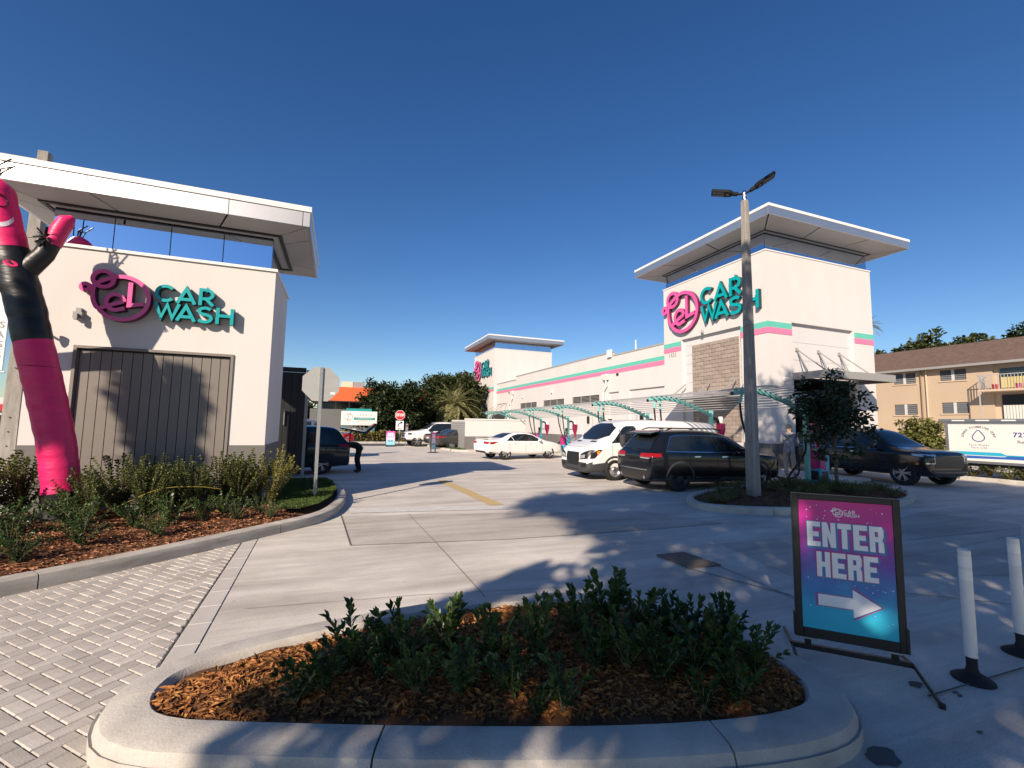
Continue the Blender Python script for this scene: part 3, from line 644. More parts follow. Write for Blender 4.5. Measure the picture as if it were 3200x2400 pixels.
# ================================================================== inflatable tube man
M_TPINK = mat('pink_nylon', (0.84, 0.018, 0.155), .45, var=.18, vs=3, bump=.7, bs=7, stretch=(1, 1, 3)); M_TBLK = mat('black_nylon', (0.014, 0.013, 0.014), .42, var=.3, vs=3, bump=.7, bs=7, stretch=(1, 1, 3))
_t = M_TPINK.node_tree
tm = thing('inflatable_tube_man', 'tall inflatable tube figure in pink and black nylon waving beside the shrubs', 'inflatable', (-4.08, 9.35, .2))
ctr = [(0, .0), (-.0, .3), (-.04, .62), (-.16, 1.3), (-.35, 2.1), (-.52, 2.75), (-.66, 3.3), (-.82, 3.8), (-.98, 4.3), (-1.10, 4.7), (-1.2, 5.1), (-1.27, 5.42)]
def cen(z):
    for (a, b), (c, d) in zip(ctr, ctr[1:]):
        if z <= d: t = (z-b)/(d-b); return a+(c-a)*t
    return ctr[-1][0]
def seg(nm, z0, z1, m, r0=.235, n=24, wr=.008, cap=0):
    k = max(6, int((z1-z0)/.045)); pts = []; rs = []
    for i in range(k+1):
        z = z0+(z1-z0)*i/k; pts.append((cen(z), .03*math.sin(z*1.7), z)); q = i/k
        rs.append(r0*(1+wr*math.sin(z*31)+wr*1.6*math.sin(z*17+1)) * (1-(cap*max(0, q-.8)*5)**2*.75 if cap else 1))
    return MB().tube(pts, rs, n).build(nm, m, tm, smooth=True, angle=60)
seg('base_sleeve', -.15, .44, M_TBLK, .250, wr=.012); seg('leg_section', .44, 2.83, M_TPINK, .238); seg('body_section', 2.83, 4.28, M_TBLK, .236, wr=.012); hd = seg('head_section', 4.28, 5.42, M_TPINK, .225, cap=.9)
MB().tube([(cen(2.43)+.2395*math.cos(a), .03*math.sin(2.43*1.7)+.2395*math.sin(a), 2.43) for a in [i*math.pi/16 for i in range(33)]], .004, 5).build('seam', M_PINKR, tm)
ar = MB().tube([(-.86, .0, 3.9), (-.72, .0, 4.02), (-.56, .02, 4.28), (-.47, .02, 4.52)], [.16, .15, .135, .12], 16).build('arm', M_TBLK, tm, smooth=True)
MB().tube([(-.47, .02, 4.46), (-.40, .02, 4.72), (-.33, .03, 4.90), (-.25, .04, 4.98)], [.115, .125, .115, .04], 16).build('hand_sleeve', M_TPINK, ar, smooth=True)
fr = MB()
for i in range(26):
    a = random.uniform(0, 6.28); p = Vector((-.52, -.08, 4.55)); d = Vector((random.uniform(-.12, .08), random.uniform(-.12, .02), random.uniform(-.13, .12))); fr.bar(p+d*.3, p+d*1.3, .035, .006)
fr.build('black_ribbons', M_TBLK, ar)
ar2 = MB().tube([(-.92, .0, 3.75), (-1.15, -.05, 3.72), (-1.6, -.1, 3.70), (-2.1, -.1, 3.62)], [.15, .14, .13, .12], 16).build('arm', M_TBLK, tm, smooth=True)
MB().tube([(-2.1, -.1, 3.62), (-2.5, -.1, 3.60), (-2.62, -.1, 3.58)], [.14, .15, .06], 16).build('hand_sleeve', M_TPINK, ar2, smooth=True)
ha = MB()
for i in range(7):
    a = random.uniform(-.2, .2); p = Vector((-1.27+a*.6, .0, 5.36)); ha.tube([p, p+Vector((a*.5+.03, random.uniform(-.1, .1), .22)), p+Vector((a*1.3+.12, random.uniform(-.15, .15), random.uniform(.22, .48)))], .012, 5)
ha.build('hair_ribbons', M_TBLK, tm)
M_SMILE = mat('white_face_print', (.8, .72, .75), .5)
def face_pts(z, a, rr): return (cen(z)+rr*math.cos(a), .03*math.sin(z*1.7)+rr*math.sin(a), z)
mb = MB(); aa = [R(-112+i*9) for i in range(10)]; 
mb.add([face_pts(4.62+.10*((i-3.5)/4.5)**2-.035, a, .232) for i, a in enumerate(aa)]+[face_pts(4.62+.10*((i-3.5)/4.5)**2+.035, a, .232) for i, a in enumerate(aa)], [(i, i+1, 11+i, 10+i) for i in range(9)]); mb.build('smile', M_SMILE, hd)
for a0 in (-118, -62):
    mb = MB(); mb.tube([face_pts(5.02+.10*math.sin(t), R(a0)+.42*math.cos(t), .234) for t in [i*math.pi/10 for i in range(21)]], .010, 5); mb.build('glasses', M_TBLK, hd)
mb = MB(); mb.add([face_pts(4.02+.05*math.sin(t), R(-75)+.35*math.cos(t), .242) for t in [i*math.pi/8 for i in range(16)]], [tuple(range(16))]); mb.build('chest_print', M_TPINK, tm)
# ================================================================== stop sign seen from behind
M_SIGNB = mat('bare_aluminium_sign_back', (0.40, 0.41, 0.40), .55, metal=.35, var=.12, vs=5)
ss = thing('stop_sign', 'bare grey back of an octagonal stop sign on a galvanised post in the lawn patch', 'sign', (-0.42, 10.6, .15))
oct_ = [(.405*math.cos(R(22.5+45*i)), .405*math.sin(R(22.5+45*i))) for i in range(8)]
MB().prism(oct_, 0, .004, lambda a, b, c: (a, .035+c, 2.51+b)).build('panel', M_SIGNB, ss)
mb = MB(); mb.prism(oct_, 0, .002, lambda a, b, c: (a*.99, .0395+c, 2.51+b*.99)); mb.build('red_face', mat('stop_red', (.55, .02, .03), .4), ss)
mb = MB(); mb.box(-.035, .035, 0, .006, 0, 2.88); mb.box(-.035, -.028, .006, .034, 0, 2.88); mb.box(.028, .035, .006, .034, 0, 2.88); mb.build('post', M_ALU, ss)
mb = MB()
for z in (2.3, 2.75): mb.lathe([(.012, -.012), (.012, 0)], 8, (0, 0, z), 'y')
mb.build('bolts', M_ALU, ss); MB().box(.20, .30, .030, .0345, 2.29, 2.34).build('sticker', mat('white_sticker', (.75, .75, .75), .6), ss)
# ================================================================== car wash building
def wall_pieces(mb, ax, pos, th, a0, a1, z0, z1, ops):
    """wall slab at pos..pos+th along axis ax ('x': runs along x) with openings (a, b, za, zb), sorted"""
    def bx(a, b, za, zb):
        if b-a < 1e-4 or zb-za < 1e-4: return
        if ax == 'x': mb.box(a, b, pos, pos+th, za, zb)
        else: mb.box(pos, pos+th, a, b, za, zb)
    cur = a0
    for (a, b, za, zb) in sorted(ops):
        bx(cur, a, z0, z1); bx(a, b, z0, za); bx(a, b, zb, z1); cur = b
    bx(cur, a1, z0, z1)
cw = thing('car_wash_building', 'long white car wash building with two roofed towers, mint and pink stripes and louvred windows', 'building')
TX0, TX1, TY0, TY1, TZ = 18.0, 25.45, 14.52, 21.5, 10.10
mb = MB(); wall_pieces(mb, 'y', TX0, .30, TY0+.301, TY1, 0, TZ, [(16.0, 20.04, 0, 6.83)])
wall_pieces(mb, 'x', TY0, .30, TX0, TX1, 0, TZ, [(19.53, 23.88, 0, 6.84)])
mb.box(TX1-.3, TX1, TY0+.301, TY1, 0, TZ); mb.box(TX0+.301, TX1-.301, TY1-.3, TY1, 7.4, TZ); mb.box(TX0+.301, TX1-.301, TY0+.301, TY1-.301, TZ-.3, TZ-.1)
tw = mb.build('tower_wall', M_WHITE, cw)
mb = MB(); mb.box(TX0+.18, TX0+.28, 15.9, 20.14, 0, 6.9); mb.build('side_recess', M_WHITE2, cw)
for i in range(7):     # scored joints beside the block panel
    z = 3.3+i*.52
    MB().box(TX0+.172, TX0+.178, 19.42, 19.88, z, z+.012).build('score_line', M_GREYM, cw); MB().box(TX0+.172, TX0+.178, 16.02, 16.22, z, z+.012).build('score_line', M_GREYM, cw)
M_BLOCK = mat('split_face_block', (0.345, 0.285, 0.245), .9, var=.2, vs=9, bump=.7, bs=40, rnd=.13, fine=.1, fs=80)
M_MORT = mat('mortar', (0.50, 0.44, 0.38), .95)
bp = MB().box(TX0+.150, TX0+.178, 16.24, 19.38, 1.2, 6.40).build('block_panel', M_MORT, cw)
cache = {}
for r in range(26):
    z = 6.40-(r+1)*.2; y = 16.24-(0 if r % 2 else .2)
    while y < 19.37:
        a = max(y, 16.24)+.006; b = min(y+.4, 19.38)-.006; y += .4
        if b-a < .03: continue
        k = round(b-a, 3)
        if k not in cache:
            q = MB(); d = .012; hh = .093
            q.hexa([(0, 0, -hh), (0, k, -hh), (0, k, hh), (0, 0, hh), (-.028, d, -hh+d), (-.028, k-d, -hh+d), (-.028, k-d, hh-d), (-.028, d, hh-d)]); cache[k] = q.mesh('block', M_BLOCK)
        o = obj('block', cache[k], bp); o.location = (TX0+.150, a, z+.1)
# front recess with scored panels, tunnel mouth
for (za, zb) in ((4.30, 5.10), (5.112, 5.95), (5.962, 6.9)): MB().box(19.45, 23.95, TY0+.16, TY0+.26, za, zb).build('recess_panel', M_WHITE2, cw)
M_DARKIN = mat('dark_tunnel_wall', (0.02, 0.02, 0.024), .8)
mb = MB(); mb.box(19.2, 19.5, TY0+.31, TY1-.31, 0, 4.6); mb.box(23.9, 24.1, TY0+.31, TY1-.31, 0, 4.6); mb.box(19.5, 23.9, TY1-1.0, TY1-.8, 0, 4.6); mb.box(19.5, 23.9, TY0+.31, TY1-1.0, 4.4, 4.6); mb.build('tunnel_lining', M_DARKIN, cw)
mb = MB(); mb.tube([(20.0, TY0+1, 0), (20.0, TY0+1, 3.4), (23.3, TY0+1, 3.4), (23.3, TY0+1, 0)], .09); mb.build('dryer_arch', M_WHITE2, cw)
# grey base, stripes
BZ = 1.2
mb = MB(); mb.box(TX0-.012, TX0-.001, TY0-.012, 15.998, 0, BZ); mb.box(TX0-.001, 19.53, TY0-.012, TY0-.001, 0, BZ); mb.build('tower_base', M_GREYB, cw); MB().box(TX0-.012, TX0-.001, 20.04, TY1, 0, BZ).build('tower_base', M_GREYB, cw); MB().box(23.88, TX1, TY0-.012, TY0-.001, 0, BZ).build('tower_base', M_GREYB, cw)
def stripe(bxs, nm, m):
    mb = MB()
    for b in bxs: mb.box(*b)
    mb.build(nm, m, cw)
for (za, zb, m, nm) in ((6.492, 6.765, M_STRT, 'mint_stripe'), (6.225, 6.49, M_STRP, 'pink_stripe')):
    e = .025
    stripe([(TX0-e, TX0-.001, TY0-e, 15.99, za, zb), (TX0-.001, 19.52, TY0-e, TY0-.001, za, zb)], nm, m); stripe([(TX0-e, TX0-.001, 20.06, TY1, za, zb)], nm, m); stripe([(23.96, TX1+.002, TY0-e, TY0-.001, za, zb)], nm, m)
mb = MB(); e = .03; mb.box(TX0-e, TX1+e, TY0-e, TY0+.34, TZ+.002, TZ+.06); mb.box(TX0-e, TX0+.34, TY0+.34, TY1+e, TZ+.002, TZ+.06); mb.box(TX1-.34, TX1+e, TY0+.34, TY1+e, TZ+.002, TZ+.06); mb.box(TX0+.34, TX1-.34, TY1-.34, TY1+e, TZ+.002, TZ+.06); mb.build('tower_coping', M_CAP, cw)
roof_cap(cw, TX0, TX1, TY0, TY1, TZ+.06, 11.10, 11.58, 1.2, [16.98, 20.1, 23.6], [13.5, 16.9, 20.2], (5, 5), 1.2, .32)
logo('wall_sign', 'large pink emblem and teal CAR WASH letters on the tower behind the lamp post', lambda u, v, h: (TX0-h, 21.45-u, 7.16+v), 2.68, .04, .22, root_loc=(TX0, 18, 7.16))
text('house_number', '1455', .33, M_GREYM, cw, plane_m((TX0-.012, 20.78, 6.04), (0, -1, 0)), spacing=1.25, extrude=.01, sx=.8)
# exit awning with tie rods
aw = MB().box(19.5, 24.12, 12.98, TY0-.002, 4.30, 4.42).build('exit_awning', M_GREYM, cw)
mb = MB(); mb.box(19.47, 24.15, 12.93, 12.98, 4.12, 4.45); mb.box(19.45, 19.5, 12.98, TY0-.004, 4.12, 4.45); mb.box(24.12, 24.17, 12.98, TY0-.004, 4.12, 4.45); mb.build('awning_fascia', M_GREYM, aw)
for x in (19.98, 21.47, 22.96):
    MB().tube([(x, TY0+.12, 5.62), (x, 13.3, 4.46)], .032, 8).build('tie_rod', M_GREYM, aw); MB().tube([(x, TY0+.10, 5.58), (x+.12, 14.2, 4.44)], .028, 8).build('tie_rod', M_GREYM, aw); MB().box(x-.07, x+.07, TY0+.1, TY0+.158, 5.52, 5.68).build('rod_plate', M_GREYM, aw)
aw = MB().box(16.55, TX0-.002, 16.0, 20.1, 3.35, 3.45).build('side_awning', M_GREYM, cw)
for y in (16.35, 18.0, 19.75): MB().bar((TX0-.01, y, 4.25), (16.9, y, 3.47), .05, .05).build('tie_rod', M_GREYM, aw)
mb = MB(); mb.box(18.85, 18.95, TY0-.09, TY0-.002, 4.05, 4.22); mb.lathe([(.03, 0), (.07, .1)], 10, (18.99, TY0-.14, 4.12)); mb.build('wall_floodlight', M_CAP, cw)
for (x, y, z) in ((TX0-.12, 18.35, 7.0), (TX0-.12, 15.8, 3.9)): MB().lathe([(.08, -.10), (.06, .04), (.02, .08)], 10, (x, y, z)).build('wall_fixture', M_GREYM, cw)
for y in (24.2, 30.9, 15.5): MB().box(18.40-.10 if y > 21 else TX0-.10, (18.40 if y > 21 else TX0)-.002, y-.12, y+.12, 2.05, 2.6).build('black_wall_lamp', M_BLACK, cw)
# main hall
MX, MY0, MY1 = 18.4, TY1+.002, 53.38
ops = [(22.0, 25.6, 0, 4.36), (26.8, 28.1, 0, 4.32), (29.35, 33.6, 3.55, 4.24), (35.1, 39.4, 3.55, 4.21), (41.0, 45.35, 3.52, 4.16), (47.9, 49.0, 0, 4.1)]
mb = MB(); wall_pieces(mb, 'y', MX, .3, MY0, MY1, 0, 6.80, ops); mb.box(MX, MX+.3, MY0, 27.7, 6.8, 6.93); mb.box(MX, MX+.3, 27.7, 46.7, 6.8, 7.2); mb.box(MX, MX+.3, 46.7, MY1, 6.8, 6.84)
mb.box(MX+.31, 26, MY0+.1, MY1, 6.3, 6.5); mb.box(25.7, 26.0, MY0, MY1, 0, 6.29); mb.build('hall_wall', M_WHITE, cw)
for (a, b, za, zb) in ops:
    if za == 0: MB().box(MX+.12, MX+.2, a-.05, b+.05, 0, zb+.05).build('hall_recess', M_WHITE2, cw)
mb = MB(); mb.box(MX-.03, MX+.33, MY0, 27.69, 6.932, 7.05); mb.box(MX-.03, MX+.33, 27.69, 46.71, 7.202, 7.32); mb.box(MX-.03, MX+.33, 46.71, MY1, 6.842, 6.95); mb.build('parapet_coping', mat('grey_coping', (.33, .34, .35), .5), cw)
MB().box(MX-.16, MX-.005, 27.6, 28.1, 6.9, 7.45).build('parapet_pilaster', M_CAP, cw)
for (za, zb, m, nm) in ((5.962, 6.225, M_STRT, 'mint_stripe'), (5.67, 5.96, M_STRP, 'pink_stripe')): stripe([(MX-.02, MX-.001, MY0, MY1, za, zb)], nm, m)
mb = MB(); prev = MY0
for (a, b, za, zb) in ops:
    if za == 0: mb.box(MX-.012, MX-.001, prev, a, 0, 1.05); prev = b
mb.box(MX-.012, MX-.001, prev, MY1, 0, 1.05); mb.build('hall_base', M_GREYB, cw)
for (a, b, za, zb) in ops:
    if za == 0: continue
    lv = MB().box(MX+.2, MX+.22, a, b, za, zb).build('louvre_window', M_DARKF, cw)
    for i in range(4): yy = a+(b-a)*i/3; MB().box(MX+.02, MX+.09, max(a, yy-.03), min(b, yy+.03), za, zb).build('mullion', M_GREYM, lv)
    for i in range(6):
        z = za+.03+i*(zb-za-.04)/6; MB().hexa([(MX+.03, a, z), (MX+.045, a, z-.0), (MX+.045, b, z), (MX+.03, b, z), (MX+.12, a, z+.06), (MX+.135, a, z+.06), (MX+.135, b, z+.06), (MX+.12, b, z+.06)]).build('slat', M_GREYM, lv)
for y in (28.25, 47.6):
    ds = MB(); ds.hexa([(MX-.22, y-.25, 5.25), (MX-.02, y-.25, 5.25), (MX-.02, y+.25, 5.25), (MX-.22, y+.25, 5.25), (MX-.3, y-.4, 5.6), (MX-.03, y-.4, 5.6), (MX-.03, y+.4, 5.6), (MX-.3, y+.4, 5.6)]); ds.box(MX-.3, MX-.03, y-.4, y+.4, 5.602, 5.66); d_ = ds.build('rain_head', M_CAP, cw)
    MB().tube([(MX-.12, y, 5.25), (MX-.12, y-.05, 4.8), (MX-.12, y+.35, 4.4), (MX-.12, y+.35, .1)], .075, 8).build('downpipe', M_CAP, d_)
for y in (26.95, 48.9): MB().box(MX-.02, MX-.001, y-.14, y+.14, 5.45, 5.64).build('scupper', M_DARKF, cw)
for (y, z) in ((44.6, 4.75), (37.5, 4.85)): mb = MB(); mb.box(MX-.08, MX-.002, y-.06, y+.06, z, z+.14); mb.lathe([(.03, 0), (.08, .12)], 8, (MX-.16, y, z-.02)); mb.build('wall_floodlight', M_CAP, cw)
aw = MB().box(16.9, MX-.002, 49.3, 53.0, 3.3, 3.4).build('side_awning', M_GREYM, cw)
for y in (49.6, 51.2, 52.8): MB().bar((MX-.01, y, 4.35), (17.0, y, 3.42), .06, .06).build('tie_rod', M_GREYM, aw)
MB().bar((MX-.02, 49.6, 4.35), (MX-.02, 52.8, 4.35), .06, .06).build('tie_rail', M_GREYM, aw)
MB().prism([(24.6, 6.55), (29.6, 6.55), (29.6, 9.1), (27.8, 9.6), (24.6, 8.6)], 36, 37, lambda a, b, c: (a, c, b)).build('rooftop_gable', mat('tan_roof_wall', (.52, .40, .22), .8), cw)
MB().tube([(27.0, 36.4, 9.4), (27.0, 36.4, 10.4)], .07, 8).build('vent_pipe', M_CAP, cw)
# rear tower
RX0, RX1, RY0, RY1, RZ = 18.0, 26.1, 53.4, 62.4, 11.46
mb = MB(); wall_pieces(mb, 'y', RX0, .3, RY0+.301, RY1, 0, RZ, [(55.45, 60.1, 0, 6.55)]); mb.box(RX0, RX1, RY0, RY0+.3, 0, RZ); mb.box(RX1-.3, RX1, RY0+.301, RY1, 0, RZ); mb.box(RX0+.3, RX1-.3, RY1-.3, RY1, 0, RZ); mb.box(RX0+.301, RX1-.301, RY0+.301, RY1-.301, RZ-.3, RZ-.1); mb.build('rear_tower_wall', M_WHITE, cw)
MB().box(RX0+.18, RX0+.28, 55.3, 60.2, 0, 6.6).build('side_recess', M_WHITE2, cw)
for (za, zb, m, nm) in ((6.30, 6.57, M_STRT, 'mint_stripe'), (6.03, 6.298, M_STRP, 'pink_stripe')): stripe([(RX0-.025, RX0-.001, RY0-.025, 55.43, za, zb)], nm, m); stripe([(RX0-.025, RX0-.001, 60.12, RY1, za, zb)], nm, m)
mb = MB(); mb.box(RX0-.03, RX1+.03, RY0-.03, RY0+.3, RZ+.002, RZ+.06); mb.box(RX0-.03, RX0+.3, RY0+.3, RY1, RZ+.002, RZ+.06); mb.build('tower_coping', M_CAP, cw)
roof_cap(cw, RX0, RX1, RY0, RY1, RZ+.06, 12.48, 13.05, 1.2, [16.98, 20.4, 24.0], [52.4, 56, 60], (4, 4), 1.2, .32)
logo('wall_sign', 'raised pink round emblem and teal CAR WASH letters on the distant roofed tower', lambda u, v, h: (RX0-h, 61.9-u, 7.8+v), 3.1, .04, .22, root_loc=(RX0, 58, 7.8))
# low walled enclosure with a slatted grey gate
en = thing('bin_enclosure', 'low white walled enclosure with grey base and a slatted grey gate behind the white sedan', 'enclosure', (0, 0, 0))
EX, EY = 7.95, 29.3
EW = 12.3; mb = MB(); mb.box(EX, EW, EY, EY+.2, 1.0, 2.12); mb.box(EW-.2, EW, EY+.2, EY+4.2, 0, 2.12); mb.box(EX+.1, EW, EY+4.2, EY+4.4, 0, 2.12); mb.build('wall', M_WHITE, en); MB().box(EX-.012, EW+.012, EY-.012, EY+.2, 0, .998).build('base', M_GREYB, en); MB().box(EX-.05, EW+.05, EY-.05, EY+.25, 2.122, 2.2).build('coping', M_CAP, en)
gl = MB().box(EX+.02, EX+.04, EY+.25, EY+4.15, .06, 2.0).build('gate', M_DARKF, en)
for i in range(13):
    z = .08+i*.149; MB().box(EX-.02, EX+.018, EY+.24, EY+2.18, z, z+.135).build('slat', M_GREYM, gl); MB().box(EX-.02, EX+.018, EY+2.22, EY+4.16, z, z+.135).build('slat', M_GREYM, gl)
sheet('lawn_strip', [(6.9, 33.8), (6.9, 31.0), (7.4, 28.9), (7.9, 28.75), (7.9, 33.8)], .15, mat('turf_soil', (0, 0, 0)))
grass('grass', [(6.9, 33.8), (6.9, 31.0), (7.4, 28.9), (7.9, 28.75), (7.9, 33.8)], lambda P: np.full(len(P), .15), 2500, .04, .08, 'narrow strip of green grass along the slatted enclosure gate')
sheet('gate_pad', [(7.9, 28.15), (12.9, 28.15), (12.9, 29.3), (7.9, 29.3)], .14, M_LOT, th=.15)
# ================================================================== vacuum canopy
M_CTEAL = mat('teal_painted_steel', (0.20, 0.55, 0.50), .4, var=.08); M_SLAT = mat('light_grey_aluminium_slat', (0.50, 0.50, 0.51), .45, metal=.2, rnd=.05)
PXX = 14.0; PYS = [10.06, 13.99, 17.98, 22.09, 26.1, 30.34, 34.5]
def dz(y): return -.0095*(y-10)
ARC = chaikin([(10.9, 2.89), (11.3, 2.955), (11.75, 2.965), (12.25, 2.92), (12.75, 2.80), (13.2, 2.66), (13.6, 2.52), (14.0, 2.38)], 2, False)
def arc_at(t):
    L = [0]
    for a, b in zip(ARC, ARC[1:]): L.append(L[-1]+math.hypot(b[0]-a[0], b[1]-a[1]))
    s = t*L[-1]
    for i in range(len(ARC)-1):
        if s <= L[i+1]+1e-9: q = (s-L[i])/(L[i+1]-L[i]); a, b = ARC[i], ARC[i+1]; return (a[0]+(b[0]-a[0])*q, a[1]+(b[1]-a[1])*q), math.atan2(b[1]-a[1], b[0]-a[0])
    return ARC[-1], 0
vc = thing('vacuum_canopy', 'row of teal steel arches carrying pale louvre slats over the vacuum bays', 'canopy', (PXX, 22, 0))
def V3(x, y, z): return (x-PXX, y-22, z)
NS = 13
am = None
for y in PYS:
    d = dz(y)
    mb = MB().tube([V3(x, y, z+d) for x, z in ARC], .050, 10); a_ = mb.build('arch', M_CTEAL, vc, smooth=True)
    mb = MB(); mb.lathe([(.056, 0), (.056, .03)], 12, V3(10.885, y, 2.885+d), 'x'); mb.build('end_cap', M_BLACK, a_)
    mb = MB()
    for i in range(NS):
        (x, z), an = arc_at(.05+.87*i/(NS-1)); c = Vector(V3(x, y, z+d+.085)); u = Vector((math.cos(an+.6), 0, math.sin(an+.6)))*.075
        mb.bar(c-u, c+u, .10, .02, up=(0, 1, 0))
    mb.build('slat_brackets', M_CTEAL, a_)
    MB().box(-.06, .06, y-.06-22, y+.06-22, .14, (2.95 if y < 11 else 2.62)+d).build('post', M_CTEAL, vc)
    MB().box(-.16, .16, y-22-.16, y-22+.16, .14, .165).build('base_plate', M_CTEAL, vc)
    if y < 11: MB().tube([V3(13.15, y, 2.72+d), V3(13.4, y, 2.86+d), V3(13.7, y, 2.93+d), V3(14.0, y, 2.93+d)], .04, 8).build('strut', M_CTEAL, vc, smooth=True)
    MB().tube([V3(11.2, y, 2.60+d), V3(11.25, y, 2.80+d), V3(11.35, y, 2.95+d)], .04, 8).build('hose_outlet', M_CTEAL, a_); MB().tube([V3(11.48, y, 2.58+d), V3(11.48, y, 2.80+d), V3(11.5, y, 2.96+d)], .04, 8).build('hose_outlet', M_CTEAL, a_)
spans = [(9.2, PYS[0])]+list(zip(PYS, PYS[1:]))+[(PYS[-1], 36.2)]
for i in range(NS):
    (x, z), an = arc_at(.05+.87*i/(NS-1)); t = an*.35; u = Vector((math.cos(t), 0, math.sin(t)))*.046; nn = Vector((-math.sin(t), 0, math.cos(t)))*.009
    for (ya, yb) in spans:
        A0 = Vector(V3(x, ya+.004, z+dz(ya)+.125)); B0 = Vector(V3(x, yb-.004, z+dz(yb)+.125))
        MB().hexa([A0-u-nn, A0+u-nn, B0+u-nn, B0-u-nn, A0-u+nn, A0+u+nn, B0+u+nn, B0-u+nn]).build('slat', M_SLAT, vc)
# vacuum kit at each bay: cyclone, hoses, bin, cabinet
M_CYC = mat('pink_fibreglass', (0.62, 0.03, 0.13), .35); M_COIL = mat('yellow_coil_hose', (.55, .45, .2), .5); M_BINP = mat('magenta_bin_wrap', (.50, .02, .22), .4); M_BINB = mat('cyan_bin_wrap', (.03, .42, .62), .4)
near = ['under the arch beside the black SUV', 'under the arch above the white van']
for k, y in enumerate(PYS[:6]):
    d = dz(y); cy_n = thing('vacuum_cyclone', 'pink tapered vacuum cyclone bracketed to a teal canopy post', 'vacuum', (14.5, y, 1.55+d), 0, 'vacuum cyclones on the canopy posts')
    mb = MB().lathe([(.055, -.28), (.06, -.16), (.10, -.02), (.165, .22), (.175, .30), (.175, .50), (.15, .53), (.0, .54)], 20); mb.build('body', M_CYC, cy_n, smooth=True)
    MB().lathe([(.04, -.42), (.05, -.29)], 12).build('outlet', M_GREYM, cy_n); MB().lathe([(.09, .535), (.09, .78), (.07, .80)], 14).build('top_filter', M_CAP, cy_n, smooth=True)
    MB().tube([(-.46, 0, .66), (-.30, 0, .74), (-.16, 0, .68), (-.10, 0, .46)], .055, 10).build('inlet_elbow', M_RUB, cy_n, smooth=True); MB().bar((-.43, 0, .2), (-.14, 0, .2), .06, .06).build('bracket', M_GREYM, cy_n)
    for s_, (hx, ey) in enumerate(((11.2, -.25), (11.48, .3))):
        if k == 0 and s_ == 1: continue
        pts = chaikin([(hx, y, 2.60+d), (hx+.05, y-.02, 1.9), (hx+.35, y+ey-.1, .7), (hx+.75, y+ey-.35, .08), (hx+1.15, y+ey-.3, .06), (hx+1.55, y+ey*.8, .35), (13.75, y+ey*.5, 1.05), (13.86, y+ey*.3, 1.42)], 3, False)
        ho = thing('vacuum_hose', 'black vacuum hose hanging from a teal arch and looping back to its post', 'hose', pts[0], 0, 'hoses hanging in the vacuum bays'); p0 = Vector(pts[0])
        MB().tube([Vector(p)-p0 for p in pts], .032, 8).build('tube', M_RUB, ho, smooth=True); MB().tube([Vector(pts[-1])-p0, Vector(pts[-1])-p0+Vector((.0, 0, .25))], [.03, .045], 8).build('nozzle', M_BLACK, ho)
    hel = [(13.55+.035*math.cos(t*2.2), y+.25+.035*math.sin(t*2.2), 2.5+d-t*.048) for t in np.arange(0, 28, .35)]
    ch = thing('coiled_air_hose', 'thin yellow coiled air hose hanging below the canopy beside a post', 'hose', hel[0], 0, 'coiled air hoses in the vacuum bays'); MB().tube([Vector(h)-Vector(hel[0]) for h in hel], .008, 5).build('coil', M_COIL, ch); MB().tube([Vector(hel[-1])-Vector(hel[0]), Vector(hel[-1])-Vector(hel[0])+Vector((0, 0, -.15))], .014, 6).build('tip', M_BLACK, ch)
    bn = thing('waste_bin', 'waste bin with magenta and cyan wrap and a black opening at a vacuum bay post', 'bin', (14.45 if k == 0 else 13.55, y-.05 if k == 0 else y-.42, .142), 0, 'waste bins at the vacuum posts')
    mb = MB(); mb.box(-.22, .22, -.2, .2, .04, 1.05); mb.build('cabinet', M_BINB, bn, bevel=.02); MB().prism([(-.221, .5), (.05, .42), (.0, .75), (.08, 1.05), (-.221, 1.05)], -.207, -.202, lambda a, b, c: (a, c, b)).build('magenta_panel', M_BINP, bn); MB().prism([(-.2, .5), (.2, .42), (.2, 1.05), (-.2, 1.05)], -.227, -.222, lambda a, b, c: (c, a, b)).build('magenta_panel', M_BINP, bn)
    MB().box(-.16, .12, -.212, -.208, .12, .40).build('opening', M_BLACK, bn, bevel=.0); MB().box(-.235, -.229, -.14, .14, .12, .40).build('opening', M_BLACK, bn)
    text('print', 'VACUUM', .05, M_CAP, bn, plane_m((-.08, -.2085, .93), (1, 0, 0)), extrude=.0005)
    if k in (2, 3, 4):
        for yy in (y-1.3, y+1.2):
            cb = thing('vacuum_cabinet', 'white rounded top cabinet with dark front openings between the vacuum posts', 'cabinet', (15.6, yy, .142), 0, 'white cabinets behind the vacuum posts')
            MB().prism(chaikin([(-.85, 0), (.85, 0), (.85, 1.12), (-.85, 1.12)], 1, True)[0:0] or [(-.85, 0), (.85, 0), (.85, .95), (.80, 1.08), (.70, 1.12), (-.70, 1.12), (-.80, 1.08), (-.85, .95)], -.3, .3, lambda a, b, c: (c, a, b)).build('shell', M_CAP, cb); MB().box(-.306, -.302, -.5, .45, .22, .62).build('opening', M_BLACK, cb); MB().box(-.36, -.307, -.62, -.52, .1, .8).build('handle', M_GREYM, cb)
